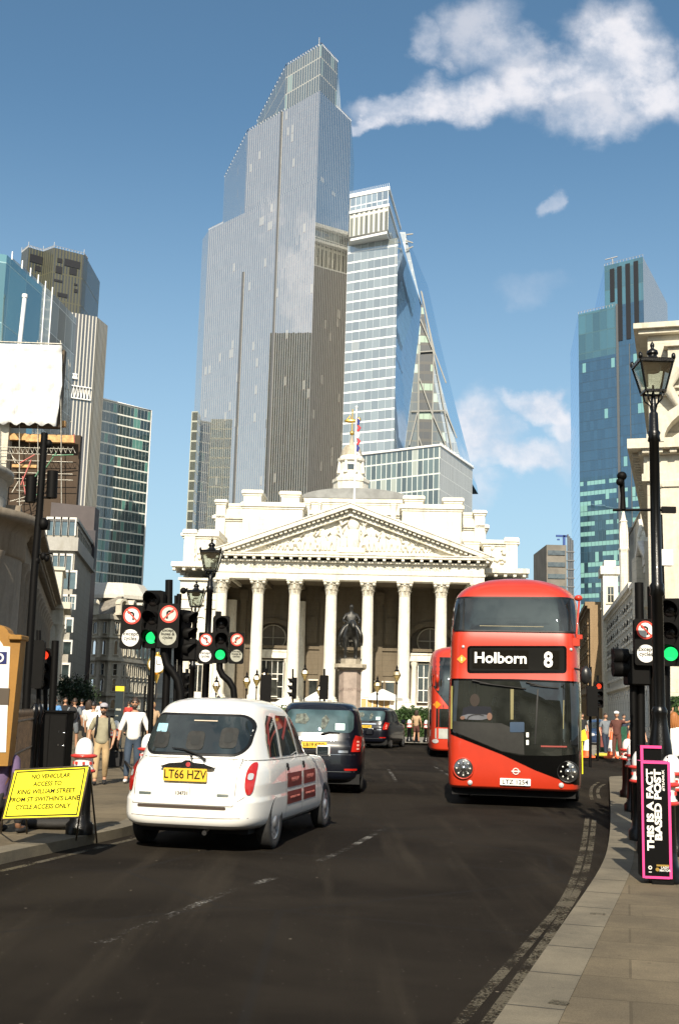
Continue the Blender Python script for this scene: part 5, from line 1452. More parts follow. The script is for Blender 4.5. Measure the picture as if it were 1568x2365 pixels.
def crom(keys, t):
    """catmull-rom over key rows; first column is the parameter"""
    for i in range(len(keys) - 1):
        if keys[i][0] <= t <= keys[i + 1][0] + 1e-9: break
    a, b_, c, d = keys[max(i - 1, 0)], keys[i], keys[i + 1], keys[min(i + 2, len(keys) - 1)]
    h = c[0] - b_[0]; s = (t - b_[0]) / h; out = []
    for k in range(1, len(b_)):
        m0 = (c[k] - a[k]) / max(c[0] - a[0], 1e-6) * h; m1 = (d[k] - b_[k]) / max(d[0] - b_[0], 1e-6) * h
        if (c[k] - b_[k]) == 0: m0 = m1 = 0
        out.append((2 * s ** 3 - 3 * s * s + 1) * b_[k] + (s ** 3 - 2 * s * s + s) * m0 + (-2 * s ** 3 + 3 * s * s) * c[k] + (s ** 3 - s * s) * m1)
    return out


def slices(keys, N=96, M=64):
    """stack of rounded plan outlines. rows: z, y_rear, y_front, half_width, exponent, taper_front"""
    z0, z1 = keys[0][0], keys[-1][0]; rings = []
    zs_ = sorted(set([z0 + (z1 - z0) * i / M for i in range(M + 1)] + [k[0] for k in keys]))
    vs = []
    for z in zs_:
        yr, yf, w_, n, tf = crom(keys, z)
        cy, hy = (yr + yf) / 2, (yf - yr) / 2
        for k in range(N):
            a = 2 * pi * k / N; ca, sa = cos(a), sin(a)
            x = math.copysign(abs(ca) ** (2 / n), ca) * w_; y = math.copysign(abs(sa) ** (2 / n), sa) * hy
            if y > 0: x *= 1 - tf * (y / hy) ** 2
            vs.append((x, cy + y, z))
    m = len(zs_)
    fs = [(i * N + k, i * N + (k + 1) % N, (i + 1) * N + (k + 1) % N, (i + 1) * N + k) for i in range(m - 1) for k in range(N)]
    b = MB(); b.add(vs, fs, 0, True); b.add(vs[:N], [tuple(range(N))[::-1]], 0); b.add(vs[-N:], [tuple(range(N))], 0, True)
    return b


def shell(name, mb, mats, parent, cutters=()):
    o = mb.build(name, mats, parent)
    for c in cutters:
        md = o.modifiers.new('arch', 'BOOLEAN'); md.object = c; md.operation = 'DIFFERENCE'; md.solver = 'EXACT'
    if cutters: bake(o)
    for c in cutters: bpy.data.objects.remove(c)
    bm = bmesh.new(); bm.from_mesh(o.data); bmesh.ops.triangulate(bm, faces=bm.faces[:]); t = BVHTree.FromBMesh(bm); bm.free()
    return o, t


def cutter(y, z, r, x0, x1):
    b = MB(); b.lathe([(r, 0), (r, x1 - x0)], 36, (x0, y, z), R=Matrix.Rotation(pi / 2, 3, 'Y'), smooth=False)
    return b.build('cut', UNDER)


def patch(name, tree, outline, m, parent, side, off=.006, step=.06, thick=.0, base=3.0, smooth=True, mi_mats=None):
    """a piece of skin laid on the shell. side: 'rear','front','left','right','top'; outline in (x or y, z)"""
    bm = bmesh.new()
    vv = [bm.verts.new((p[0], p[1], 0)) for p in outline]; bm.faces.new(vv)
    xs = [p[0] for p in outline]; ys = [p[1] for p in outline]
    for ax, lo, hi in ((0, min(xs), max(xs)), (1, min(ys), max(ys))):
        n = int((hi - lo) / step)
        for k in range(1, n + 1):
            co = [0, 0, 0]; co[ax] = lo + (hi - lo) * k / (n + 1); no = [0, 0, 0]; no[ax] = 1
            bmesh.ops.bisect_plane(bm, geom=bm.verts[:] + bm.edges[:] + bm.faces[:], plane_co=co, plane_no=no, dist=1e-6)
    for v in bm.verts:
        a, z = v.co.x, v.co.y
        if side == 'rear': o, d = Vector((a, -5, z)), Vector((0, 1, 0))
        elif side == 'front': o, d = Vector((a, 25, z)), Vector((0, -1, 0))
        elif side == 'right': o, d = Vector((5, a, z)), Vector((-1, 0, 0))
        elif side == 'left': o, d = Vector((-5, a, z)), Vector((1, 0, 0))
        else: o, d = Vector((a, z, 9)), Vector((0, 0, -1))
        h, nn, idx, dist = tree.ray_cast(o, d, 40)
        if h is None:
            h, nn, idx, dist = tree.find_nearest(o + d * 5); 
        if nn.dot(d) > 0: nn = -nn
        v.co = h - d * off * .6 + nn * off * .6
    bmesh.ops.recalc_face_normals(bm, faces=bm.faces[:])
    dd = {'rear': (0, -1, 0), 'front': (0, 1, 0), 'right': (1, 0, 0), 'left': (-1, 0, 0), 'top': (0, 0, 1)}[side]
    if sum(f.normal.dot(Vector(dd)) for f in bm.faces) < 0: bmesh.ops.reverse_faces(bm, faces=bm.faces[:])
    for f in bm.faces: f.smooth = smooth
    me = bpy.data.meshes.new(name); bm.to_mesh(me); bm.free(); me.materials.append(m)
    o = bpy.data.objects.new(name, me); col.objects.link(o)
    if parent is not None: o.parent = parent
    return o


def seam(name, tree, pts, m, parent, side, w_=.008, off=.004):
    """thin line on the shell following 2-D points"""
    v2 = [Vector(p) for p in pts]; L = []; Rr = []
    dense = []
    for i in range(len(v2) - 1):
        n = max(1, int((v2[i + 1] - v2[i]).length / .08))
        for k in range(n): dense.append(v2[i].lerp(v2[i + 1], k / n))
    dense.append(v2[-1])
    out = []
    for i, p in enumerate(dense):
        t = (dense[min(i + 1, len(dense) - 1)] - dense[max(i - 1, 0)]).normalized(); nrm = Vector((-t.y, t.x)) * w_ / 2
        out.append((p + nrm, p - nrm))
    b = MB(); vs = []
    for a, c in out:
        for q in (a, c):
            if side == 'rear': o, d = Vector((q.x, -5, q.y)), Vector((0, 1, 0))
            elif side == 'front': o, d = Vector((q.x, 25, q.y)), Vector((0, -1, 0))
            elif side == 'right': o, d = Vector((5, q.x, q.y)), Vector((-1, 0, 0))
            elif side == 'left': o, d = Vector((-5, q.x, q.y)), Vector((1, 0, 0))
            h, nn, ix, ds = tree.ray_cast(o, d, 40)
            if h is None: h = tree.find_nearest(o + d * 5)[0]
            vs.append(h - d * off)
    n = len(out)
    fs = [(2 * i, 2 * i + 1, 2 * i + 3, 2 * i + 2) for i in range(n - 1)]
    b.add(vs, fs, 0, True); o = b.build(name, m, parent)
    dd = Vector({'rear': (0, -1, 0), 'front': (0, 1, 0), 'right': (1, 0, 0), 'left': (-1, 0, 0)}[side])
    if sum((p.normal.dot(dd) for p in o.data.polygons)) < 0: o.data.flip_normals()
    return o


def wheel(parent, x, y, r, w_=.2, side=1, hub=ALLOY, spokes=9):
    o = empty('wheel', (x, y, r)); o.parent = parent
    RY = Matrix.Rotation(side * pi / 2, 3, 'Y')
    b = MB(); b.lathe([(r * .62, -w_ / 2), (r * .9, -w_ / 2), (r * .985, -w_ * .4), (r, -w_ * .25), (r, w_ * .25), (r * .985, w_ * .4), (r * .9, w_ / 2), (r * .68, w_ / 2 - .008), (r * .62, w_ / 2 - .03)], 36, R=RY)
    b.build('tyre', RUB, o)
    b = MB(); b.lathe([(r * .66, w_ / 2 - .02), (r * .64, w_ / 2 - .01), (r * .6, w_ / 2 - .035), (r * .56, w_ / 2 - .05), (r * .3, w_ / 2 - .03), (r * .2, w_ / 2), (r * .12, w_ / 2 + .005), (0, w_ / 2 + .005)], 30, R=RY)
    b.build('rim', hub, o)
    b = MB()
    for k in range(spokes):
        a = 2 * pi * k / spokes; c = RY @ Vector((r * .46 * cos(a), r * .46 * sin(a), w_ / 2 - .028)); b.ball(c, (.012, r * .075, r * .075), n=8, m=6)
    b.build('rim_slot', UNDER, o)
    return o


def plate(parent, txt, x, y, z, m, w_=.52, h=.112, nx=(1, 0, 0), size=.1, name='number_plate', tilt=0.0, sxx=1.0):
    ex_ = Vector(nx); R_ = Matrix.Rotation(tilt, 3, ex_)
    ey_ = R_ @ Vector((0, 0, 1)); ez = ex_.cross(ey_); M_ = axes((x, y, z), ex_, ey_)
    b = MB(M_); b.ext(rrect(w_, h, .012, 3), (0, 0, -.012), (1, 0, 0), (0, 1, 0), (0, 0, .012)); o = b.build(name, m, parent)
    text_obj('plate_lettering', txt, size, INK, o, M_ @ Matrix.Translation((0, 0, .002)), ext=.0008, offset=.0012, sx=sxx)
    return o


def ell(cx, cy, rx, ry, n=24, p=2.0):
    return [(cx + rx * math.copysign(abs(cos(2 * pi * k / n)) ** (2 / p), cos(2 * pi * k / n)), cy + ry * math.copysign(abs(sin(2 * pi * k / n)) ** (2 / p), sin(2 * pi * k / n))) for k in range(n)]


# ---------------- white cab: rear view and right flank
TA = radians(12)
wt = empty('white_taxi', (-1.545, 14.95, 0), -TA, 'white old-style taxi cab with a yellow rear plate and red side panels', 'taxi')
# local: y forward, origin on the ground under the rear axle
WPT = mat('white_car_paint', (.74, .735, .70), .38, var=.03, nscale=1, coat=.9)
keys = [  # z, rear, front, half width, exponent, front taper
    (.28, -.80, 3.50, .80, 6, .02), (.33, -.90, 3.58, .86, 6.5, .03), (.42, -.93, 3.64, .885, 7, .04), (.60, -.93, 3.66, .89, 7, .06), (.66, -.88, 3.66, .885, 7, .06), (.80, -.86, 3.64, .885, 7, .08), (.95, -.82, 3.58, .870, 6.5, .12),
    (1.02, -.79, 3.40, .855, 5.6, .14), (1.07, -.77, 2.60, .835, 4.4, .10), (1.12, -.75, 2.36, .815, 4.4, .06), (1.40, -.62, 2.10, .745, 4.2, .05), (1.62, -.48, 1.82, .675, 3.9, .05), (1.72, -.38, 1.62, .62, 3.6, .05), (1.78, -.25, 1.40, .53, 3.2, .04), (1.815, -.05, 1.15, .40, 2.8, .03), (1.83, .25, .85, .2, 2.4, 0), (1.834, .45, .65, .05, 2, 0)]
cuts = [cutter(0, .33, .40, .52, 1.2), cutter(2.886, .33, .40, .52, 1.2), cutter(0, .33, .40, -1.2, -.52), cutter(2.886, .33, .40, -1.2, -.52)]
body, T = shell('body', slices(keys), [WPT], wt, cuts)
body.data.polygons.foreach_set('use_smooth', [True] * len(body.data.polygons))
b = MB(); b.box((-.70, -.6, .22), (.70, 3.3, .36)); b.build('underbody', UNDER, wt)
b = MB()
for y in (0, 2.886):
    for s in (-1, 1): b.lathe([(.405, 0), (.405, .33)], 30, (s * .52, y, .33), R=Matrix.Rotation(s * pi / 2, 3, 'Y'), smooth=False)
b2 = MB(); b2.box((-.5, -.42, .2), (.5, .42, .75)); b2.box((-.5, 2.45, .2), (.5, 3.3, .75)); b2.build('wheel_well', UNDER, wt)
for (x, y, s) in ((.80, 0, 1), (-.80, 0, -1), (.80, 2.886, 1), (-.80, 2.886, -1)): wheel(wt, x, y, .33, .17, s)
# rear window
rw = rrect(1.28, .44, .16, 6, 0, 1.38)
g_ = lambda x, z: (x, z)
patch('rear_window_seal', T, rrect(1.33, .50, .18, 7, 0, 1.375), TRIM, wt, 'rear', off=.006)
rwo = patch('rear_window', T, rrect(1.27, .44, .155, 7, 0, 1.375), CARG, wt, 'rear', off=.012)
# what shows through the rear glass: head rests, grab rail, permit
for (x, z, ww, hh) in ((-.42, 1.30, .2, .2), (.02, 1.30, .22, .22), (.42, 1.34, .2, .24)):
    patch('head_rest', T, rrect(ww, hh, .05, 3, x, z), mat('headrest_grey', (.018, .019, .018), .8, var=.5, nscale=9), wt, 'rear', off=.018)
    patch('head_rest', T, rrect(ww * .5, hh * .5, .03, 3, x, z), mat('headrest_dark', (.012, .014, .014), .8), wt, 'rear', off=.022)
patch('roof_lamp_bar', T, rrect(.30, .012, .004, 2, .10, 1.535), mat('lamp_cream', (.5, .42, .32), .5), wt, 'rear', off=.02)
patch('window_permit', T, rrect(.15, .10, .01, 2, -.45, 1.44), mat('permit_blue', (.30, .52, .62), .5, var=.15, nscale=30), wt, 'rear', off=.018)
b = MB(); b.tube([(.18, -.80, 1.09), (.10, -.79, 1.14), (-.1, -.765, 1.20), (-.25, -.75, 1.21)], [.016, .012, .009, .006], 6); b.ball((.18, -.80, 1.085), .022); b.build('rear_wiper', TRIM, wt)
# tailgate seams, handle, lamps, bumper line
seam('tailgate_seam', T, [(-.70, 1.10), (-.3, 1.095), (.3, 1.095), (.62, 1.10)], mat('panel_gap', (.16, .155, .14), .8, var=0), wt, 'rear', .009)
GAP = MATS['panel_gap']
seam('tailgate_seam', T, [(.62, 1.10), (.60, .9), (.59, .57)], GAP, wt, 'rear', .009)
seam('tailgate_seam', T, [(-.70, 1.10), (-.68, .9), (-.66, .57)], GAP, wt, 'rear', .009)
seam('bumper_seam', T, [(-.66, .56), (.58, .56), (.64, .62), (.70, .665), (.83, .67)], GAP, wt, 'rear', .010)
seam('bumper_seam', T, [(-.66, .56), (-.72, .64), (-.83, .66)], GAP, wt, 'rear', .010)
seam('bumper_seam', T, [(-.84, .43), (-.4, .42), (.4, .42), (.84, .43)], GAP, wt, 'rear', .007)
patch('boot_recess', T, rrect(1.10, .035, .016, 3, -.04, .535), mat('recess_brown', (.05, .035, .025), .8, var=0), wt, 'rear', off=.004)
patch('tail_lamp', T, ell(.735, .875, .046, .185, 24, 2.3), REDL, wt, 'rear', off=.016)
patch('tail_lamp', T, ell(-.735, .875, .046, .185, 24, 2.3), REDL, wt, 'rear', off=.016)
for x in (.735, -.735):
    patch('reversing_lamp', T, rrect(.05, .075, .02, 3, x, .90), CLRL, wt, 'rear', off=.024)
b = MB(); hp = [(-.34, .995), (-.22, 1.035), (-.06, 1.05), (-.02, 1.075), (.04, 1.075), (.08, 1.05), (.2, 1.04), (.34, 1.0), (.30, .985), (-.3, .985)]
b.ext(hp, (-.01, -.885, 0), (1, 0, 0), (0, 0, 1), (0, .08, 0)); b.build('chrome_handle', CHR, wt, .01, seg=2)
b = MB(); b.lathe([(.028, 0), (.028, .03)], 16, (.01, -.86, 1.025), R=RX); b.build('boot_badge', mat('badge_red', (.4, .05, .05), .3), wt)
b = MB(); b.ball((.02, -.81, 1.12), .018); b.build('boot_lock', BLK, wt)
plate(wt, 'LT66 HZV', -.02, -.90, .905, PLY, w_=.54, h=.15, size=.145, tilt=.0, sxx=.84)
pp_ = plate(wt, '134731', -.05, -.90, .69, mat('licence_plate_white', (.70, .68, .62), .6, var=.03), w_=.20, h=.17, size=.055, name='licence_plate')
patch('model_badge', T, rrect(.16, .032, .006, 2, -.52, .675), mat('badge_dark', (.08, .1, .09), .4, var=.2, nscale=60), wt, 'rear', off=.008)
patch('model_badge', T, rrect(.14, .032, .006, 2, .45, .68), MATS['badge_dark'], wt, 'rear', off=.008)
b = MB(); b.tube([(.0, .22, 1.82), (.0, .22, 1.85)], [.03, .015], 10); b.tube([(.0, .22, 1.85), (-.03, .12, 2.08)], .004, 5); b.build('aerial', BLK, wt)
b = MB(); b.tube([(.22, -.80, .235), (.22, -.2, .24)], .03, 10); b.build('exhaust', CHR, wt)
# side glass
patch('side_window', T, [(-.14, 1.11), (.30, 1.11), (.36, 1.55), (.34, 1.60), (.12, 1.62), (-.02, 1.52), (-.13, 1.32)], CARG, wt, 'right', off=.008)
patch('side_window', T, [(.42, 1.11), (1.22, 1.11), (1.15, 1.40), (1.05, 1.61), (.52, 1.62), (.46, 1.58)], CARG, wt, 'right', off=.008)
patch('side_window', T, [(1.33, 1.11), (2.15, 1.11), (2.02, 1.24), (1.80, 1.42), (1.55, 1.58), (1.22, 1.61), (1.24, 1.5)], CARG, wt, 'right', off=.008)
patch('window_sticker', T, [(-.10, 1.28), (.04, 1.50), (.08, 1.50), (-.06, 1.24)], mat('sticker_red', (.28, .03, .02), .5), wt, 'right', off=.011)
patch('window_sticker', T, [(.55, 1.34), (1.0, 1.60), (1.06, 1.56), (.60, 1.30)], MATS['sticker_red'], wt, 'right', off=.011)
for pts in ([(.36, 1.64), (.40, 1.10), (.44, .95), (.44, .75), (.48, .36)], [(1.28, 1.62), (1.30, 1.10), (1.33, .9), (1.33, .32)], [(2.22, 1.10), (2.30, .9), (2.36, .33)], [(.48, .33), (1.3, .31), (2.36, .33)], [(-.8, 1.085), (.3, 1.08), (1.3, 1.075), (2.3, 1.06)]):
    seam('door_seam', T, pts, GAP, wt, 'right', .009)
RP = mat('dark_red_panel', (.12, .012, .009), .4, var=.05)
PNK = mat('faint_pink_ink', (.42, .13, .11), .5, var=0)
for (y0, y1) in ((.50, 1.27), (1.39, 2.14)):
    for (z0, z1) in ((.71, .89), (.50, .66)):
        pr = patch('advert_panel', T, [(y0, z0), (y1, z0), (y1, z1), (y0, z1)], RP, wt, 'right', off=.004, smooth=False)
        h, nn, ix, ds = T.ray_cast(Vector((5, (y0 + y1) / 2, (z0 + z1) / 2)), Vector((-1, 0, 0)))
        text_obj('advert_lettering', 'FREENOW' if z0 > .6 else 'DOWNLOAD THE TAXI APP', .085 if z0 > .6 else .04, PNK, pr, axes((h.x + .012, (y0 + y1) / 2, (z0 + z1) / 2), (0, 1, 0), (0, 0, 1)), ext=.001)
for y in (.54, 1.42):
    h = T.ray_cast(Vector((5, y, .97)), Vector((-1, 0, 0)))[0]; b = MB(); b.ball((h.x, y, .985), (.02, .045, .035)); b.ball((h.x + .012, y + .01, .95), (.015, .03, .03)); b.build('door_handle', TRIM, wt)
mr = MB(); mr.cbox((1.02, 1.98, 1.14), (.20, .09, .15)); o = mr.build('wing_mirror', WPT, wt, .035, seg=3)
mr = MB(); mr.cbox((1.02, 1.932, 1.14), (.16, .006, .115)); mr.build('mirror_glass', CARG, o)
mr = MB(); mr.tube([(.78, 2.0, 1.10), (.95, 1.98, 1.12)], .03, 6); mr.build('mirror_arm', TRIM, o)

# ---------------- black cabs
BPT = mat('black_car_paint', (.003, .004, .008), .3, var=.05, coat=.6, spec=.3)
SILV = mat('silver_trim', (.55, .6, .66), .2, .9, var=.05)
BCG = glass('cab_rear_glass', (.03, .055, .06), .06, .003, gt=.7)


def black_cab(name, loc, rz, lab, plate_txt, bright=True):
    t = empty(name, loc, rz, lab, 'taxi', 'black taxis queuing ahead of the white one')
    k = [(.28, 0, 4.70, .88, 6, .03), (.36, -.06, 4.82, .93, 6, .04), (.60, -.08, 4.86, .95, 6, .05), (.95, -.05, 4.84, .95, 6, .07), (1.08, 0, 4.7, .935, 5.5, .10), (1.14, .02, 3.7, .92, 5.5, .08), (1.2, .04, 3.45, .90, 5.5, .05), (1.60, .18, 3.0, .82, 5, .05), (1.76, .28, 2.75, .76, 4.6, .05), (1.84, .42, 2.5, .66, 4, .05), (1.875, .75, 2.1, .42, 3, .03), (1.888, 1.2, 1.6, .05, 2, 0)]
    cs = [cutter(y, .36, .42, a, c) for y in (.86, 3.84) for (a, c) in ((.55, 1.3), (-1.3, -.55))]
    o, T = shell('body', slices(k, 80, 48), [BPT], t, cs)
    o.data.polygons.foreach_set('use_smooth', [True] * len(o.data.polygons))
    b = MB(); b.box((-.85, .1, .2), (.85, 4.6, .4)); b.build('underbody', UNDER, t)
    for (x, y, s) in ((.82, .86, 1), (-.82, .86, -1), (.82, 3.84, 1), (-.82, 3.84, -1)): wheel(t, x, y, .35, .2, s, BLK if not bright else ALLOY)
    patch('rear_window', T, rrect(1.40, .46, .12, 5, 0, 1.47), BCG, t, 'rear', off=.008)
    patch('window_permit', T, rrect(.20, .14, .01, 2, .42, 1.36), mat('permit_pale', (.42, .6, .6), .5), t, 'rear', off=.016)
    patch('passenger_shape', T, [(-.52, 1.42), (-.30, 1.40), (-.22, 1.50), (-.30, 1.62), (-.50, 1.60)], mat('mottled_passenger_grey', (.10, .12, .10), .7, var=.8, nscale=14), t, 'rear', off=.014)  # mottled grey-green shapes laid on the glass for passengers
    patch('passenger_shape', T, [(.02, 1.32), (.10, 1.30), (.20, 1.50), (.12, 1.60), (.04, 1.52)], MATS['mottled_passenger_grey'], t, 'rear', off=.014)
    patch('tail_lamp', T, [(.66, .86), (.84, .86), (.88, 1.16), (.74, 1.19), (.70, 1.1)], REDL, t, 'rear', off=.016)
    patch('tail_lamp', T, [(-.66, .86), (-.84, .86), (-.88, 1.16), (-.74, 1.19), (-.70, 1.1)], REDL, t, 'rear', off=.016)
    for z in (.92, .99, 1.06): patch('lamp_segment', T, rrect(.05, .04, .01, 2, .79, z), mat('pale_red_lamp', (.75, .35, .28), .3), t, 'rear', off=.024)
    patch('chrome_bar', T, [(-.55, 1.08), (.36, 1.08), (.34, 1.13), (-.53, 1.13)], SILV, t, 'rear', off=.02)
    plate(t, plate_txt, -.1, -.09, .985, PLY, w_=.52, h=.12, size=.1)
    plate(t, '74628', .12, -.10, .84, PLW, w_=.24, h=.14, size=.06, name='licence_plate')
    patch('reflector', T, rrect(.26, .04, .01, 2, .66, .50), REDL, t, 'rear', off=.01); patch('reflector', T, rrect(.26, .04, .01, 2, -.66, .50), REDL, t, 'rear', off=.01)
    seam('bumper_seam', T, [(-.9, .455), (.9, .455)], SILV, t, 'rear', .012); seam('bumper_seam', T, [(-.9, .80), (.9, .80)], SILV, t, 'rear', .006)
    b = MB(); b.tube([(.02, -.0, 1.20), (.2, .02, 1.25), (.42, .03, 1.24)], [.02, .014, .008], 6); b.build('rear_wiper', TRIM, t)
    patch('rear_badge', T, rrect(.2, .05, .01, 2, .50, .86), SILV, t, 'rear', off=.006)
    for (y0, y1) in ((.5, 1.2), (1.28, 2.2), (2.3, 3.2)): patch('side_window', T, [(y0, 1.20), (y1, 1.20), (min(y1, 2.95) - (.05 if y1 < 3 else .3), 1.68), (y0 + .04, 1.68)], CARG, t, 'right', off=.008)
    seam('door_seam', T, [(1.24, 1.75), (1.26, .4)], TRIM, t, 'right', .012); seam('roof_rail', T, [(.35, 1.72), (2.6, 1.72)], SILV, t, 'right', .02)
    b = MB(); b.cbox((1.04, 3.1, 1.22), (.2, .1, .16)); b.build('wing_mirror', BPT, t, .03)
    return t


black_cab('black_taxi', (-.29, 24.4, 0), radians(-1.5), 'black taxi right beside the white one, seen from behind with a lit chrome bar', 'LB19 KTO')
black_cab('black_taxi', (1.60, 54, 0), radians(-14), 'smaller farther black taxi turning right near the hedge', 'LV70 DFE')

# ---------------- the red double-decker
RED = mat('bus_red', (.45, .030, .009), .38, var=.05, coat=.45)
BG = glass('bus_glass', (.010, .011, .009), .05, .003, wob=.015, gt=.85)
YPOLE = mat('yellow_green_pole', (.42, .38, .12), .5)
BA = radians(-11)    # the bus looks back towards the camera


def bus_local(t_name, loc, rz, lab):
    return empty(t_name, loc, rz, lab, 'bus')


# local frame: x to the viewer's right when the bus faces the viewer, y forward = towards the viewer (front at y=0, tail at y=-11)
bus = empty('double_decker_bus', (3.35, 22.0, 0), 0, 'large red double-decker bus facing the camera with route 8 on its blind', 'bus')
bus.rotation_euler = (0, 0, pi + BA)
# in this frame +x is the viewer's left, so pictures are mirrored with -x
bk_ = [(.33, -11, -.08, 1.22, 16, .0), (.38, -11, .0, 1.25, 16, .0), (.8, -11.05, .04, 1.262, 16, .0), (1.6, -11.0, .03, 1.265, 16, .0), (2.55, -10.95, -.08, 1.262, 14, .0), (2.7, -10.95, -.09, 1.262, 14, .0), (3.2, -10.9, -.12, 1.255, 13, .0), (3.88, -10.6, -.30, 1.225, 10, .0), (4.08, -10.4, -.40, 1.18, 7.5, .0), (4.24, -10.0, -.58, 1.06, 5, .0), (4.37, -9.4, -.95, .80, 3.6, .0), (4.44, -8.5, -1.7, .42, 2.6, 0), (4.46, -7, -3.2, .05, 2, 0)]
bb = slices(bk_, 200, 80)
bcuts = [cutter(-2.6, .48, .54, .9, 1.5), cutter(-2.6, .48, .54, -1.5, -.9), cutter(-8.4, .48, .54, .9, 1.5), cutter(-8.4, .48, .54, -1.5, -.9)]
bo, BT = shell('body', bb, [RED], bus, bcuts)
bo.data.polygons.foreach_set('use_smooth', [True] * len(bo.data.polygons))
b = MB(); b.box((-1.15, -10.8, .2), (1.15, -.25, .42)); b.build('underbody', UNDER, bus)
for (x, y, s) in ((1.10, -2.6, 1), (-1.10, -2.6, -1), (1.10, -8.4, 1), (-1.10, -8.4, -1)): wheel(bus, x, y, .48, .28, s, TRIM)
# map a pixel on the photographed front to local (x, z) on the plane y = 0
BF = Frame(3.35, 22.0, BA)
def bx(u, v, y=0.0):
    x, z = BF.hit(u, v, y); return (-x, z)
def cb(x, y, dy=0.0):   # crop pixel of the bus study -> local
    return bx((x / 3.0154 + 1280) / 1.30485, (y / 3.0154 + 1700) / 1.30485, dy)
def fpatch(name, pts, m, off=.01, dy=0.0, **k): return patch(name, BT, [cb(*p, dy) for p in pts], m, bus, 'front', off=off + .006, step=.07, **k)
def rr(x0, y0, x1, y1, r, n=4): return [(p[0] + (x0 + x1) / 2, p[1] + (y0 + y1) / 2) for p in rrect(x1 - x0, y1 - y0, r, n)]
GLB = mat('gloss_black_panel', (.002, .002, .002), .2, var=.03, spec=.2)
# upper windscreen wrapping round the corners
fpatch('upper_windscreen', [(272, 312), (700, 312), (1358, 318), (1368, 460), (1368, 622), (800, 614), (268, 606), (262, 460)], glass('bus_upper_glass', (.010, .012, .012), .03, .002, wob=.01, gt=.85), .010, .35)
fpatch('windscreen_seal', [(290, 298), (1350, 302), (1358, 318), (272, 312)], TRIM, .012, .35); fpatch('windscreen_seal', [(268, 600), (800, 608), (1368, 616), (1370, 630), (800, 620), (264, 612)], TRIM, .014, .2)
for x in (357, 1310): fpatch('screen_pillar', [(x - 5, 312), (x + 5, 312), (x + 7, 610), (x - 7, 608)], TRIM, .016, .3)
fpatch('hand_rail', [(500, 562), (1080, 572), (1080, 578), (500, 568)], mat('rail_olive', (.12, .10, .03), .5), .016, .2)
# destination display
dp = fpatch('destination_panel', rr(382, 742, 1288, 990, 30), GLB, .006)
fpatch('display_frame', rr(402, 762, 1268, 970, 20), mat('display_grey', (.006, .006, .005), .6, var=.1, spec=.08), .010)
fpatch('display_screen', [(430, 778), (940, 784), (940, 952), (430, 946)], mat('display_dark', (.007, .006, .004), .7, var=.3, nscale=30, spec=.05), .016)
fpatch('display_screen', [(1080, 786), (1222, 790), (1222, 956), (1080, 952)], MATS['display_dark'], .016)
LED = mat('display_white', (.8, .78, .7), .5, var=0, emit=(1, .97, .85), estr=.35)
def ftext(name, s, x, y, size, m, parent=None, off=.03, sx=1.0, offset=0.0, dy=0.0):
    px_, pz_ = cb(x, y, dy); h = BT.ray_cast(Vector((px_, 25, pz_)), Vector((0, -1, 0)))[0]; hu = BT.ray_cast(Vector((px_, 25, pz_ + .1)), Vector((0, -1, 0)))[0]
    return text_obj(name, s, size, m, parent or bus, axes((px_, h.y + off, pz_), (-1, 0, 0), hu - h), ext=.001, sx=sx, offset=offset)
ftext('blind_lettering', 'Holborn', 686, 858, .285, LED, dp, .055, 1.02, .006)
ftext('blind_lettering', '8', 1122, 876, .40, LED, dp, .055, .85, .010)
# lower windscreen: one big asymmetric sheet, black on the right
fpatch('windscreen_surround', [(238, 1040), (800, 1046), (1428, 1068), (1426, 1735), (1424, 2030), (1300, 1985), (1000, 1870), (700, 1728), (236, 1545)], GLB, .008)
fpatch('lower_windscreen', [(262, 1060), (800, 1066), (1400, 1086), (1398, 1728), (1200, 1745), (860, 1740), (700, 1706), (258, 1528)], BG, .016)
for x0, x1 in ((238, 256), (1400, 1422)): fpatch('corner_strip', [(x0, 1110), (x1, 1110), (x1 - 2, 1500 if x0 < 300 else 1700), (x0, 1500 if x0 < 300 else 1700)], YPOLE, .022)
def inner(name, pts, m, off=.020): return fpatch(name, pts, m, off)
CABI = mat('cab_interior', (.009, .009, .007), .7, var=.4, nscale=6)
inner('dashboard', [(262, 1430), (700, 1450), (900, 1540), (905, 1735), (700, 1700), (262, 1520)], CABI)
inner('driver_sleeve', [(330, 1385), (395, 1365), (560, 1372), (600, 1400), (520, 1420), (380, 1415)], mat('sleeve_grey', (.10, .105, .12), .8, var=.2), .024)
inner('driver_torso', [(350, 1310), (420, 1290), (600, 1300), (612, 1370), (400, 1375), (340, 1380)], mat('driver_navy', (.006, .007, .012), .9), .022)
inner('driver_hand', ell(590, 1388, 24, 34, 14), mat('skin_tan', (.13, .06, .035), .6), .026)
inner('driver_hand', ell(345, 1400, 22, 16, 14), MATS['skin_tan'], .026)
inner('driver_head', ell(455, 1240, 44, 58, 16), mat('driver_face_shade', (.022, .014, .009), .8), .024)
o = inner('steering_wheel', [(382, 1412), (400, 1385), (440, 1370), (490, 1366), (540, 1378), (540, 1386), (490, 1374), (444, 1378), (408, 1392), (392, 1414)], TRIM, .030)
inner('ticket_machine', rr(775, 1438, 905, 1530, 10), mat('ticket_blue', (.008, .035, .08), .5), .026)
inner('hand_pole', [(778, 1140), (808, 1140), (806, 1415), (780, 1415)], mat('dim_pole', (.16, .14, .05), .6), .022)
inner('door_pillar', [(1020, 1140), (1034, 1140), (1010, 1640), (996, 1640)], TRIM, .024)
inner('hand_pole', [(1258, 1240), (1266, 1240), (1262, 1500), (1254, 1500)], MATS['dim_pole'], .022)
inner('paper_notice', rr(922, 1532, 946, 1576, 3), PLW, .026); inner('paper_notice', rr(922, 1600, 946, 1645, 3), PLW, .026)
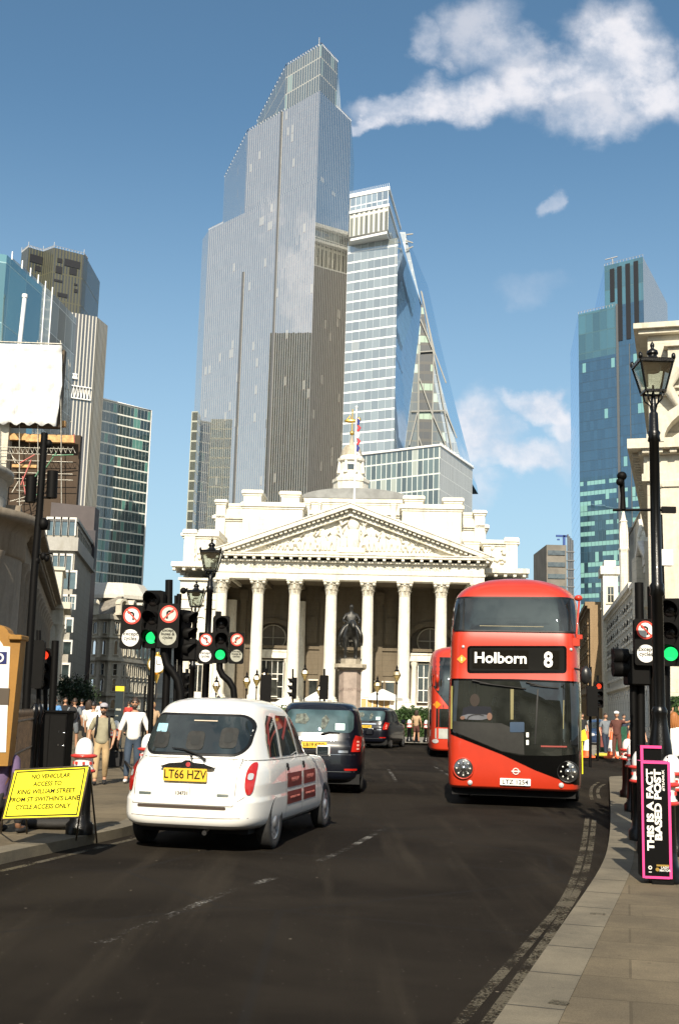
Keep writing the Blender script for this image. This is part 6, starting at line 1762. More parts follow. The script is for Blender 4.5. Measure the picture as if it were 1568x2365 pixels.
inner('floor_glow', [(1055, 1650), (1290, 1655), (1290, 1668), (1055, 1664)], mat('floor_red', (.25, .04, .03), .6), .022)
for (x0, y0, x1, y1, x2, y2) in ((430, 1060, 620, 1100, 920, 1135), (920, 1075, 1080, 1118, 1215, 1130)):
    pts = []
    for (x, y) in ((x0, y0), (x1, y1), (x2, y2)):
        a, z = cb(x, y); h = BT.ray_cast(Vector((a, 25, z)), Vector((0, -1, 0)))[0]; pts.append(h + Vector((0, .06, 0)))
    b = MB(); b.tube(pts, [.02, .014, .008], 5); b.tube([pts[1] + Vector((.25, 0, .03)), pts[1], pts[2]], .012, 5); b.build('wiper', TRIM, bus)
# headlights
for (x, y) in ((352, 1858), (1299, 1890)):
    a, z = cb(x, y); h = BT.ray_cast(Vector((a, 25, z)), Vector((0, -1, 0)))[0]; RXf = Matrix.Rotation(-pi / 2, 3, 'X')
    b = MB(); b.lathe([(.205, -.02), (.20, .02), (.185, .03), (.178, .015)], 28, (a, h.y, z), R=RXf, cap=False); hl = b.build('headlight', BLK if x > 800 else RED, bus)
    b = MB(); b.lathe([(.178, .012), (.17, .022), (.06, .010), (.055, .03), (.0, .035)], 28, (a, h.y, z), R=RXf); b.build('reflector', mat('lamp_reflector', (.30, .30, .29), .15, .9, var=.3, nscale=30), hl)
    b = MB()
    for k in range(8): b.ball((a + .125 * cos(k * pi / 4), h.y + .025, z + .125 * sin(k * pi / 4)), .017, n=8, m=6)
    b.build('lamp_bead', mat('lamp_bead_white', (.7, .7, .65), .2), hl)
for (x, y, r) in ((411, 1988, .05), (1240, 2013, .05), (345, 750, .032), (1328, 774, .032)):
    a, z = cb(x, y); h = BT.ray_cast(Vector((a, 25, z)), Vector((0, -1, 0)))[0]; b = MB(); b.ball((a, h.y, z), (r, .03, r)); b.build('marker_lamp', CLRL, bus)
a, z = cb(823, 1982); h = BT.ray_cast(Vector((a, 25, z)), Vector((0, -1, 0)))[0]
M_ = axes((a, h.y + .03, z), (-1, 0, 0), (0, 0, 1)); b = MB(M_); b.ext(rrect(.56, .125, .01, 2), (0, 0, -.02), (1, 0, 0), (0, 1, 0), (0, 0, .02)); o = b.build('number_plate', PLW, bus)
text_fit('plate_lettering', 'LTZ 1254', .47, .082, INK, o, M_ @ Matrix.Translation((0, 0, .004)), .012)
# roundel: ring and bar
a, z = cb(828, 1885); h = BT.ray_cast(Vector((a, 25, z)), Vector((0, -1, 0)))[0]; M_ = axes((a, h.y + .012, z), (-1, 0, 0), (0, 0, 1)); b = MB(M_)
for k in range(24):
    a0, a1 = 2 * pi * k / 24, 2 * pi * (k + 1) / 24
    b.ext([(r * cos(t), r * sin(t)) for r, t in ((.045, a0), (.062, a0), (.062, a1), (.045, a1))], (0, 0, 0), (1, 0, 0), (0, 1, 0), (0, 0, .003))
b.box((-.08, -.013, .004), (.08, .013, .007)); b.build('roundel', mat('pale_emblem', (.75, .62, .58), .5), bus)
fpatch('warning_diamond', [(288, 864), (332, 822), (377, 862), (332, 904)], mat('diamond_orange', (.85, .30, .03), .5), .010)
fpatch('diamond_mark', [(328, 845), (336, 845), (336, 880), (328, 880)], mat('diamond_cream', (.9, .7, .5), .5), .014)
# mirrors and grab arms on the viewer's right, side windows along both flanks
for sgn in (-1, 1):
    for (z0, z1) in ((1.05, 2.35), (3.0, 3.75)):
        for k in range(6): patch('side_window', BT, [(-1.6 - k * 1.55, z0), (-.35 - k * 1.55, z0), (-.35 - k * 1.55, z1), (-1.6 - k * 1.55, z1)], BG, bus, 'right' if sgn > 0 else 'left', off=.01, step=.4)
b = MB(); p0, p1, p2 = (cb(1368, 300, .3), cb(1405, 310, .3), cb(1378, 640, .2)); b.tube([(p0[0], -.4, p0[1]), (p1[0], -.3, p1[1]), (p2[0], -.25, p2[1])], .02, 6); b.ball((p1[0] + .02, -.3, p1[1]), (.08, .06, .06))
b.build('upper_mirror_arm', RED, bus)
p0, p1 = cb(1375, 665), cb(1435, 665); b = MB(); b.box((p1[0], -.3, p1[1] - .03), (p0[0], -.2, p1[1] + .06)); b.cbox((p0[0] - .0, -.25, p0[1] - .08), (.14, .1, .16)); b.build('camera_arm', RED, bus, .01)
p0 = cb(1462, 1010); b = MB(); b.ball((p0[0], -.1, p0[1]), (.11, .08, .17)); b.tube([(p0[0] + .1, -.15, p0[1] + .1), (p0[0] + .3, -.25, p0[1] + .15)], .02, 6); b.build('wing_mirror', BLK, bus)

# ---------------- second bus, mostly hidden behind the first
b2_ = empty('background_bus', (4.93, 45, 0), 0, 'second red double-decker half hidden behind the first one', 'bus'); b2_.rotation_euler = (0, 0, pi - radians(4))
k2 = [(.26, -10.5, -.05, 1.2, 9, 0), (.34, -10.5, .0, 1.26, 9, 0), (1.0, -10.5, .03, 1.27, 9, 0), (2.3, -10.5, -.05, 1.27, 9, 0), (3.3, -10.4, -.30, 1.26, 9, 0), (3.95, -10.2, -.75, 1.21, 7, 0), (4.2, -9.9, -1.1, 1.08, 5, 0), (4.33, -9.3, -1.7, .75, 3.6, 0), (4.38, -8, -3, .05, 2, 0)]
o2, T2 = shell('body', slices(k2, 80, 50), [RED], b2_, [cutter(-2.4, .48, .54, .9, 1.5), cutter(-2.4, .48, .54, -1.5, -.9)])
o2.data.polygons.foreach_set('use_smooth', [True] * len(o2.data.polygons))
for (x, s) in ((1.1, 1), (-1.1, -1)): wheel(b2_, x, -2.4, .48, .28, s, TRIM); wheel(b2_, x, -8, .48, .28, s, TRIM)
pf = lambda n, pts, m, off=.012: patch(n, T2, [(-a, z) for a, z in pts], m, b2_, 'front', off=off, step=.2)
pf('upper_windscreen', [(-1.24, 3.85), (1.2, 3.85), (1.2, 1.95), (-.55, 1.95), (-1.0, 2.5), (-1.24, 2.9)], BG)
pf('lower_windscreen', [(-1.2, 1.85), (1.2, 1.85), (1.2, 1.15), (-1.2, 1.15)], BG); pf('grey_panel', [(-1.22, 1.1), (1.22, 1.1), (1.22, .72), (-1.0, .72), (-1.22, .8)], mat('panel_grey', (.35, .36, .33), .5), .012)
pf('headlight', ell(-1.02, .62, .12, .08, 14), CLRL, .02); pf('headlight', ell(1.02, .62, .12, .08, 14), CLRL, .02)
pf('warning_diamond', [(-.98, 2.15), (-.83, 2.0), (-.98, 1.85), (-1.13, 2.0)][:4], AMB, .02)
pf('black_pillar', [(-1.265, 3.9), (-1.1, 3.9), (-1.1, 3.0), (-1.265, 2.9)], TRIM, .02)
for k in range(6):
    for (z0, z1) in ((1.05, 2.0), (2.7, 3.5)): patch('side_window', T2, [(-1.6 - k * 1.45, z0), (-.45 - k * 1.45, z0), (-.45 - k * 1.45, z1), (-1.6 - k * 1.45, z1)], BG, b2_, 'right', off=.012, step=.4)
b = MB(); b.ball((.98, .1, 3.0), (.08, .1, .2)); b.build('wing_mirror', RED, b2_)

# ---------------- blue van parked behind the road works
bv = empty('blue_car', (G(1368, 1722).x + .3, G(1368, 1722).y, 0), radians(172), 'dark blue car waiting behind the road works, right of the bus', 'car')
kv = [(.25, 0, 4.1, .78, 6, 0), (.45, -.03, 4.2, .84, 6, .02), (.8, 0, 4.15, .85, 6, .04), (.98, .15, 3.2, .82, 6, .04), (1.3, .5, 2.7, .72, 5, .03), (1.5, .9, 2.3, .6, 4, 0), (1.56, 1.4, 1.8, .1, 2, 0)]
ov, TV = shell('body', slices(kv, 60, 40), [mat('car_blue', (.02, .045, .11), .3, coat=.8, var=.05)], bv)
ov.data.polygons.foreach_set('use_smooth', [True] * len(ov.data.polygons))
for (x, y, s) in ((.75, .8, 1), (-.75, .8, -1), (.75, 3.3, 1), (-.75, 3.3, -1)): wheel(bv, x, y, .31, .18, s)
patch('windscreen', TV, [(-.6, 1.02), (.6, 1.02), (.5, 1.38), (-.5, 1.38)], CARG, bv, 'front', off=.01); patch('headlight', TV, ell(.6, .7, .12, .08, 12), CLRL, bv, 'front', off=.012); patch('headlight', TV, ell(-.6, .7, .12, .08, 12), CLRL, bv, 'front', off=.012)
# ------------------------------------------------------------ street blocks behind the camera (met in reflections)
for (n_, x0, x1, y0, y1, h, lab) in (('rear_street_block', -34, -12, -70, -8, 21, 'long stone block behind the viewer, left side of the street'), ('rear_street_block', 12, 34, -80, -14, 23, 'long stone block behind the viewer, right side of the street'), ('rear_street_block', -30, -10, -130, -74, 27, 'far stone block behind the viewer, left of the gap')):
    o = empty(n_, (x0, y0, 0), 0, lab, 'building')
    b = MB(); b.box((0, 0, 0), (x1 - x0, y1 - y0, h)); b.box((-.5, -.5, h), (x1 - x0 + .5, y1 - y0 + .5, h + .6)); b.build('wall', BRNJ, o)
    wm_ = win_mesh(1.5, 2.4, .15, (1, 1)); s_ = x1 - x0 if x0 < 0 else 0
    for k in range(int((y1 - y0) / 6)):
        for r in range(4): put_win(wm_, o, s_ + (.02 if x0 < 0 else -.02), 3 + k * 6, 3 + r * 4.4, pi / 2 if x0 < 0 else -pi / 2)

IRON = mat('black_cast_iron', (.002, .002, .002), .3, var=.15, nscale=8, spec=.35, coat=.08, bump=.15, bscale=60)
IRONM = mat('matt_black_steel', (.0028, .0026, .0024), .6, var=.2, nscale=6, spec=.14)
SGLS = glass('lantern_glass', (.10, .08, .05), .03, .02, tr=.80)
GREEN = mat('green_lamp_lit', (.02, .5, .12), .3, var=0, emit=(.02, .9, .20), estr=.85)
REDLT = mat('red_lamp_lit', (.6, .05, .02), .3, var=0, emit=(1, .06, .02), estr=.8)
LENS = mat('unlit_lens', (.012, .010, .010), .25, var=.1)
SRED = mat('sign_red', (.62, .05, .03), .45, var=.05)
SWHT = mat('sign_white', (.74, .73, .69), .45, var=.04)
SDIM = mat('sign_dull', (.34, .34, .28), .45, var=.15, nscale=20)
BWH = mat('bollard_white', (.76, .75, .72), .3, var=.04, coat=.4)
BRD = mat('bollard_red', (.50, .035, .025), .35, var=.1, coat=.3)


# ---- street lamps
def street_lamp(name, u, vb, Y, lab, ztop, group=None, scale=1.0, base=True):
    p = P(u, vb, Y); o = empty(name, (p.x, Y, 0), 0, lab, 'street lamp', group)
    zl = ztop - .86 * scale     # underside of the lantern
    s = scale
    b = MB(); b.lathe([(.24 * s, .0), (.24 * s, .16), (.19 * s, .22), (.17 * s, .5), (.18 * s, .95), (.21 * s, 1.02), (.22 * s, 1.10), (.17 * s, 1.16), (.18 * s, 1.24), (.165 * s, 1.4), (.12 * s, 1.62), (.105 * s, 1.75), (.115 * s, 1.78), (.115 * s, 1.82), (.09 * s, 1.86)], 24); b.build('pedestal', IRON, o)
    b = MB(); zc_ = 1.86 + (zl - 1.86) * .37; zd_ = 1.86 + (zl - 1.86) * .86
    b.lathe([(.088 * s, 1.86), (.085 * s, zc_ - .12), (.115 * s, zc_ - .1), (.10 * s, zc_ - .03), (.115 * s, zc_ + .02), (.082 * s, zc_ + .06), (.075 * s, zd_ - .1), (.10 * s, zd_ - .08), (.085 * s, zd_ - .02), (.10 * s, zd_ + .03), (.075 * s, zd_ + .06), (.068 * s, zl - .28), (.045 * s, zl - .26), (.04 * s, zl - .1), (.02 * s, zl)], 20); b.build('column', IRON, o)
    b = MB(); b.tube([(0, 0, zl - .3), (0, 0, zl + .1)], .018 * s, 6)
    for k in range(4):
        a = pi / 4 + k * pi / 2; c = lambda r, z: (r * s * cos(a), r * s * sin(a), zl + z * s)
        b.tube([c(.04, -.28), c(.06, -.2), c(.15, -.12), c(.17, -.02), c(.13, .0)], .013 * s, 6)
    w0, w1, h = .15 * s, .255 * s, .46 * s
    for k in range(4):
        a = pi / 4 + k * pi / 2
        b.tube([(w0 * 1.41 * cos(a), w0 * 1.41 * sin(a), zl), (w1 * 1.41 * cos(a), w1 * 1.41 * sin(a), zl + h)], .017 * s, 5)
    for (w_, z, t) in ((w0, zl, .03), (w1, zl + h, .035)):
        for q in range(4):
            R_ = Matrix.Rotation(q * pi / 2, 3, 'Z'); b.box((-w_, -w_ - .015, z - t / 2), (w_, -w_ + .015, z + t / 2), 0, R_)
    b.build('lantern_frame', IRON, o)
    b = MB()
    for q in range(4):
        R_ = Matrix.Rotation(q * pi / 2, 3, 'Z'); v4 = [R_ @ Vector(t) for t in ((-w0, -w0, zl + .01), (w0, -w0, zl + .01), (w1, -w1, zl + h), (-w1, -w1, zl + h))]; b.add(v4, [(0, 1, 2, 3)])
    b.build('lantern_glass', SGLS, o)
    b = MB(); zr = zl + h
    R4 = Matrix.Rotation(pi / 4, 3, 'Z')
    b.lathe([(w1 * 1.5, zr + .0), (w1 * 1.52, zr + .03), (w1 * 1.1, zr + .045 * s), (w1 * .55, zr + .07 * s)], 4, R=R4, smooth=False)
    b.lathe([(.13 * s, zr + .05 * s), (.11 * s, zr + .08 * s), (.07 * s, zr + .13 * s), (.065 * s, zr + .15 * s), (.09 * s, zr + .165 * s), (.092 * s, zr + .18 * s), (.08 * s, zr + .22 * s), (.035 * s, zr + .25 * s), (.022 * s, zr + .27 * s), (.036 * s, zr + .30 * s), (.03 * s, zr + .335 * s), (.008 * s, zr + .37 * s), (0, zr + .40 * s)], 20)
    for q in range(4): a = pi / 4 + q * pi / 2; b.ball((w1 * 1.42 * cos(a), w1 * 1.42 * sin(a), zr + .05), (.03, .03, .05), n=8, m=6)
    b.build('lantern_roof', IRON, o)
    b = MB(); b.lathe([(.10 * s, zl + h * .72), (.13 * s, zl + h * .8), (.13 * s, zr - .02)], 14); b.build('lamp_head', mat('lamp_head_cream', (.30, .27, .20), .5), o)
    return o


L1_ = street_lamp('street_lamp', 1523, 1655, 14.7, 'large black cast-iron lamp with square glass lantern, beside the pink-edged post at right', P(1513, 785, 14.7).z, 'black cast-iron street lamps', .84)
street_lamp('street_lamp', 473, 1620, 29, 'slim black lamp with lantern just left of the nearer no-left-turn signal pair', P(486, 1240, 29).z, 'black cast-iron street lamps')
street_lamp('street_lamp', 441, 1620, 36, 'smaller more distant black lamp, left of the taller lamp before the portico', P(450, 1338, 36).z, 'black cast-iron street lamps', 1.0)
# ladder arm on the big lamp with a small camera cluster
b = MB(); z = P(1500, 1180, 14.7).z; b.tube([(-.55, 0, z), (.18, 0, z + .02)], .018, 6); b.box((.08, -.03, z - .02), (.26, .03, z + .06)); b.tube([(-.42, 0, z + .01), (-.42, 0, z + .2), (-.44, -.02, z + .42)], [.04, .03, .04], 7); b.ball((-.44, -.05, z + .44), (.065, .06, .06)); b.ball((-.47, -.06, z + .36), (.05, .05, .05)); b.build('camera_bracket', IRONM, L1_)


# ---- bollards
def bollard(name, loc, lab, group='white-domed city bollards', h=1.17):
    o = empty(name, loc, 0, lab, 'bollard', group)
    b = MB(); b.lathe([(.17, 0), (.17, .12), (.13, .16), (.115, .3), (.11, h - .42), (.12, h - .40)], 20); b.build('shaft', IRON, o)
    b = MB(); b.lathe([(.12, h - .40), (.135, h - .38), (.115, h - .36), (.115, h - .25), (.12, h - .24)], 20); b.build('white_collar', BWH, o)
    b = MB(); b.lathe([(.125, h - .43), (.15, h - .42), (.15, h - .395), (.125, h - .385)], 20); b.lathe([(.12, h - .25), (.16, h - .24), (.165, h - .215), (.12, h - .20)], 20)
    for k in range(8): a = k * pi / 4 + .2; b.cbox((.115 * cos(a), .115 * sin(a), h - .31), (.03, .03, .035), 0, Matrix.Rotation(a, 3, 'Z'))
    b.build('red_band', BRD, o)
    b = MB(); n = 32; prof = [(.115, 0), (.117, .04), (.112, .09), (.095, .14), (.068, .18), (.03, .20), (.004, .205)]; vs = []
    for (r, z) in prof:
        for k in range(n): rr = r * (1 - .06 * abs(cos(4 * pi * k / n)) ** 6); a = 2 * pi * k / n; vs.append((rr * cos(a), rr * sin(a), h - .205 + z))
    b.add(vs, [(i * n + k, i * n + (k + 1) % n, (i + 1) * n + (k + 1) % n, (i + 1) * n + k) for i in range(len(prof) - 1) for k in range(n)], 0, True); b.build('white_dome', BWH, o)
    return o


def at_top(u, v, h, z0=.12):
    """ground spot whose object of height h shows its top at (u, v)"""
    d = ray(u, v); t = (z0 + h - EYE.z) / d.z; q = EYE + d * t; return (q.x, q.y, z0)


q = G(183, 1927, .12); p0b = (q.x, q.y, .12)
bl = bollard('bollard', p0b, 'red-banded white-domed bollard standing behind the yellow notice')
for (u, Y, lab) in ((345, 17.5, 'bollard peeping out at the left shoulder of the white taxi'), (266, 30, 'bollard behind the man in the flat cap, by the crowd'),
                       (1549, 14.2, 'bollard at the right of the big lamp pedestal'), (1499, 14.3, 'bollard at the left of the big lamp pedestal'), (1478, 15.8, 'nearest of the row of bollards left of the big lamp'),
                       (1462, 20.5, 'middle bollard of the row beyond the big lamp'), (1449, 24, 'farthest slim bollard of the row by the road works'), (1530, 11.9, 'bollard whose white dome sticks up behind the pink-edged post'),
                       (945, 62.5, 'left bollard of the trio by the hedge'), (960, 62.7, 'second bollard of the trio by the hedge'), (984, 62.3, 'bollard nearest the background bus'), (208, 40, 'distant bollard left of the man in the flat cap')):
    p = P(u, 1700, Y); copy_tree(bl, None, lab, (p.x, Y, .12))
# low red-capped rails tying some of them
for (ua, Ya, ub, Yb, lab) in ((266, 30, 345, 17.5, 'low black rail running between two bollards behind the walking men'),):
    a, c = P(ua, 1700, Ya), P(ub, 1700, Yb); b = MB(); b.tube([(a.x, Ya, .55), (c.x, Yb, .55)], .025, 6); tag(b.build('barrier_rail', IRON), lab, 'rail')

# pink-edged advertising sleeve
q = G(1524, 2044, .12); SF = Frame(q.x, q.y, radians(-6)); sl_ = framed(SF, 'advert_post', 'tall black box sleeve with pink edges and white slogan, around a bollard', 'sign post')
sw = abs(SF.hit(1481, 1900)[0] - SF.hit(1548, 1900)[0]) / 2; sh = SF.hit(1500, 1760)[1]; zb0 = SF.hit(1520, 2030)[1]
xl = SF.hit(1481, 1800)[0]; xr = SF.hit(1547, 1800)[0]; xm = (xl + xr) / 2 - .005
PINK = mat('pink_edge', (.75, .05, .24), .5, var=.03); BLKB = mat('black_board', (.002, .002, .002), .6, var=.05, spec=.1)
b = MB(); b.box((xl, 0, zb0), (xr, .30, sh)); b.build('board_box', BLKB, sl_)
b = MB()
for (x0, x1, z0, z1) in ((xl - .004, xl + .018, zb0, sh), (xr - .022, xr + .004, zb0, sh), (xl + .018, xr - .022, sh - .018, sh + .003), (xl + .018, xr - .022, zb0 - .003, zb0 + .02)): b.box((x0, -.006, z0), (x1, 0, z1))
b.box((xl, 0, sh), (xr, .3, sh + .003)); b.build('pink_border', PINK, sl_)
b = MB(); b.box((xr + .001, .01, zb0), (xr + .004, .30, sh)); o = b.build('pale_side', mat('pale_board', (.45, .44, .41), .6, var=.1), sl_)
text_obj('side_lettering', 'THIS IS A FACT BASED POST', .10, BLKB, o, axes((xr + .006, .15, (sh + zb0) / 2), (0, 0, 1), (0, -1, 0)), ext=.001, offset=.003)
b = MB(); b.box((xl + .09, .02, 0), (xr + .02, .28, zb0 - .01)); b.build('iron_foot', IRON, sl_)
W1 = xr - xl
for (s, x0, x1, v0, v1) in (('THIS IS A FACT', .16, .41, 905, 1750), ('BASED POST', .43, .69, 905, 1640), ('#TEAMUK', .72, .81, 908, 1130)):
    za, zb_ = sh - (sh - zb0) * (v0 - 830) / 1200, sh - (sh - zb0) * (v1 - 830) / 1200
    text_fit('slogan_lettering', s, za - zb_, W1 * (x1 - x0), SWHT, sl_, axes((xl + W1 * (x0 + x1) / 2, -.006, (za + zb_) / 2), (0, 0, 1), (-1, 0, 0)), .045 if x0 < .7 else .02)
text_obj('small_lettering', 'LADY\nMAYOR', .030, SWHT, sl_, axes((xl + W1 * .76, -.008, zb0 + .09), (1, 0, 0), (0, 0, 1)), ext=.001, space=.9, offset=.0006)
b = MB(); b.box((xl + W1 * .47, -.008, zb0 + .115), (xl + W1 * .90, -.003, zb0 + .132)); b.ext(disc(.018, 12), (xl + W1 * .5, -.004, zb0 + .085), (1, 0, 0), (0, 0, 1), (0, -.004, 0)); b.build('gold_mark', mat('gold_ink', (.28, .18, .03), .5), sl_)
b = MB()
for k in range(8):
    a = k * pi / 4; b.cbox((xl + W1 * .25 + .014 * cos(a), -.005, zb0 + .10 + .014 * sin(a)), (.009, .004, .009))
b.box((xl + W1 * .2, -.008, zb0 + .055), (xl + W1 * .3, -.003, zb0 + .062)); b.build('crest_mark', SWHT, sl_)
# a second sleeve just behind
p = P(1484, 1722, 12.8); b = MB(); b.box((p.x - .02, 12.8, .3), (p.x + .2, 13.0, p.z)); o = empty('advert_post', (0, 0, 0), 0, 'second pink-edged sleeve mostly hidden behind the slogan post', 'sign post'); b.build('board_box', BLKB, o)
b = MB(); b.box((p.x - .03, 12.78, .3), (p.x + .0, 12.8, p.z)); b.box((p.x, 12.78, p.z - .03), (p.x + .2, 12.8, p.z)); b.build('pink_border', PINK, o)

# ---- yellow A-frame notice
YN = mat('yellow_notice', (.80, .72, .015), .5, var=.03)
def plane_pt(u, v, Yb, vb, lean, z0):   # a board leaning back from its foot line
    return None
c1, c2 = P(5, 1893, 13.35), P(183, 1888, 13.05)
c3, c4_ = P(204, 1770, 13.30), P(35, 1779, 13.60)
exn = (c2 - c1 + c3 - c4_).normalized(); eyn = ((c4_ - c1) + (c3 - c2)).normalized(); nn_ = exn.cross(eyn).normalized()
an = empty('yellow_notice', ((c1.x + c2.x) / 2, 13.4, .12), 0, 'yellow notice board on a black A-frame at the left kerb', 'sign'); off0 = Vector(an.location)
q4 = [p - off0 for p in (c1, c2, c3, c4_)]
b = MB(); b.add(q4 + [p - nn_ * .015 for p in q4], [(0, 1, 2, 3), (7, 6, 5, 4), (0, 4, 5, 1), (1, 5, 6, 2), (2, 6, 7, 3), (3, 7, 4, 0)]); b.build('board', YN, an)
def bil(s, t, h=.003): return q4[0] * (1 - s) * (1 - t) + q4[1] * s * (1 - t) + q4[2] * s * t + q4[3] * (1 - s) * t + nn_ * h
b = MB()
for (s0, t0, s1, t1) in ((.03, .04, .97, .065), (.03, .935, .97, .96), (.03, .065, .045, .935), (.955, .065, .97, .935)): b.add([bil(s0, t0), bil(s1, t0), bil(s1, t1), bil(s0, t1)], [(0, 1, 2, 3)])
b.build('black_border', INK, an)
ux = (q4[1] - q4[0]).length; uy_ = (q4[3] - q4[0]).length
for i, s in enumerate(('NO VEHICULAR', 'ACCESS TO', 'KING WILLIAM STREET', "FROM ST SWITHIN'S LANE", 'CYCLE ACCESS ONLY')):
    t = text_obj('notice_lettering', s, 1.0, INK, an, None, ext=.0, offset=.022)
    wmax = {0: .52, 1: .38, 2: .77, 3: .92, 4: .72}[i]
    me = t.data; xs = [v.co.x for v in me.vertices]; w0_ = max(xs) - min(xs)
    for v in me.vertices:
        v.co = bil(.5 + v.co.x / w0_ * wmax + .02 * (i == 0), (.83 - i * .152) + v.co.y * .125, .005)
b = MB()
feet = [G(176, 1941, .12), G(0, 1912, .12), G(57, 1928, .12), G(215, 1905, .12)]
for f, p in ((feet[0], q4[1]), (G(2, 1925, .12), q4[0])): b.tube([f - off0, p, p + eyn * .55], .012, 5)
tb1, tb2 = bil(.3, 1, -.03), bil(1, 1, -.03)
b.tube([feet[2] + Vector((0, .1, 0)) - off0, bil(.12, 1, -.03)], .012, 5); b.tube([bil(1, 1, -.03), Vector((q4[2].x + .04, q4[2].y + .55, 0))], .012, 5)
b.tube([q4[3], q4[2]], .012, 5); b.tube([q4[0], q4[1]], .010, 5); b.build('frame_leg', mat('rusty_frame', (.05, .035, .02), .6, var=.4, nscale=12), an)
sb = MB(); q = G(110, 1918, .12)
for (dx, dy, rx) in ((0, 0, .42), (-.25, .04, .2), (.3, .05, .22)): sb.ball((q.x + dx, q.y + dy + .15, .19), (rx, .14, .07), n=16, m=8)
tag(sb.build('sandbag', mat('black_sandbag', (.02, .019, .017), .8, bump=.5, bscale=14)), 'flat black sandbag weighing down the yellow notice', 'sandbag')

# ---- cabinet, railings, ochre station sign at the left
cA, cB = P(78, 1640, 24), P(157, 1642, 24)
cb_ = empty('utility_cabinet', ((cA.x + cB.x) / 2, 24, .12), 0, 'black street cabinet behind the yellow notice', 'cabinet'); wv = (cB.x - cA.x) / 2; hc = cA.z - .12
b = MB(); b.box((-wv, 0, 0), (wv, .6, hc - .05)); b.box((-wv - .03, -.03, hc - .05), (wv + .03, .63, hc)); b.build('box', mat('cabinet_black', (.003, .003, .003), .7, var=.2, spec=.08), cb_, .01)
b = MB(); b.box((-wv + .03, -.015, .08), (-.01, -.002, hc - .1)); b.box((.01, -.015, .08), (wv - .03, -.002, hc - .1)); b.build('door', IRONM, cb_)
b = MB()
for z in (.72, .98): b.ball((.30, -.03, z), (.035, .01, .012)); b.cbox((.2, -.02, z + .02), (.02, .01, .04))
b.build('door_lock', CHR, cb_)
rl = empty('iron_railings', (0, 0, 0), 0, 'rusty black spear-topped railings between the ochre sign and the cabinet', 'railings')
b = MB(); n = 26
for k in range(n):
    t = k / (n - 1); u = 18 + 60 * t; Y = 15.5 + 5 * t; p = P(u, 1655, Y); b.tube([(p.x, Y, .12), (p.x, Y, 1.48)], .011, 5, smooth=False); b.lathe([(.018, 1.48), (.02, 1.50), (.001, 1.60)], 5, (p.x, Y, 0))
pa, pb_ = P(18, 1655, 15.5), P(78, 1655, 20.5)
for z in (.3, .95, 1.42): b.tube([(pa.x, 15.5, z), (pb_.x, 20.5, z)], .02, 4)
b.build('bars', mat('rusty_iron', (.045, .028, .015), .55, var=.5, nscale=9), rl)
b = MB()
for u, Y in ((79, 20.5), (90, 20.8)): p = P(u, 1655, Y); b.lathe([(.08, .12), (.06, .2), (.05, 1.3), (.07, 1.36), (.05, 1.42), (.09, 1.52), (.06, 1.62), (.02, 1.68)], 10, (p.x, Y, 0))
b.build('gate_post', IRON, rl)
OCH = mat('ochre_paint', (.27, .13, .015), .6, var=.12, nscale=4, bump=.1)
YO = 14.2
oc = empty('station_sign', (0, YO, 0), 0, 'ochre station entrance panel with a curved top and white poster, cut by the left edge', 'sign')
po = lambda u, v: ((P(u, v, YO).x), P(u, v, YO).z)
outl = [po(-60, 1770), po(18, 1770), po(48, 1476), po(28, 1472), po(26, 1466), (po(20, 1462)), po(16, 1454), po(8, 1447), po(-2, 1443), po(-60, 1440)]
b = MB(); b.ext(outl, (0, 0, 0), (1, 0, 0), (0, 0, 1), (0, .25, 0)); b.build('panel', OCH, oc)
b = MB(); a_, c_ = po(22, 1476), po(52, 1479); b.box((a_[0], -.06, c_[1]), (c_[0], .3, a_[1] + .05)); b.build('moulding', OCH, oc, .01)
b = MB(); ps_ = [po(-60, 1738), po(14, 1738), po(24, 1494), po(8, 1493), po(6, 1488), po(0, 1480), po(-60, 1478)]; b.ext(ps_, (0, -.012, 0), (1, 0, 0), (0, 0, 1), (0, .01, 0)); b.build('white_poster', SWHT, oc)
b = MB(); ps_ = [po(-60, 1534), po(16, 1534), po(17, 1506), po(-60, 1506)]; b.ext(ps_, (0, -.02, 0), (1, 0, 0), (0, 0, 1), (0, .007, 0)); b.build('blue_band', mat('deep_blue', (.01, .015, .10), .4), oc)
b = MB(); c0_ = po(0, 1520); b.ext(disc(.055, 20), (c0_[0], -.026, c0_[1]), (1, 0, 0), (0, 0, 1), (0, .005, 0)); b.build('white_ring', SWHT, oc)
b = MB(); b.ext(disc(.032, 20), (c0_[0], -.03, c0_[1]), (1, 0, 0), (0, 0, 1), (0, .003, 0)); b.build('ring_centre', MATS['deep_blue'], oc)
b = MB(); ps_ = [po(-60, 1628), po(20, 1628), po(23, 1590), po(-60, 1588)]; b.ext(ps_, (0, -.02, 0), (1, 0, 0), (0, 0, 1), (0, .007, 0)); b.build('brown_band', mat('sign_brown', (.06, .045, .03), .6), oc)


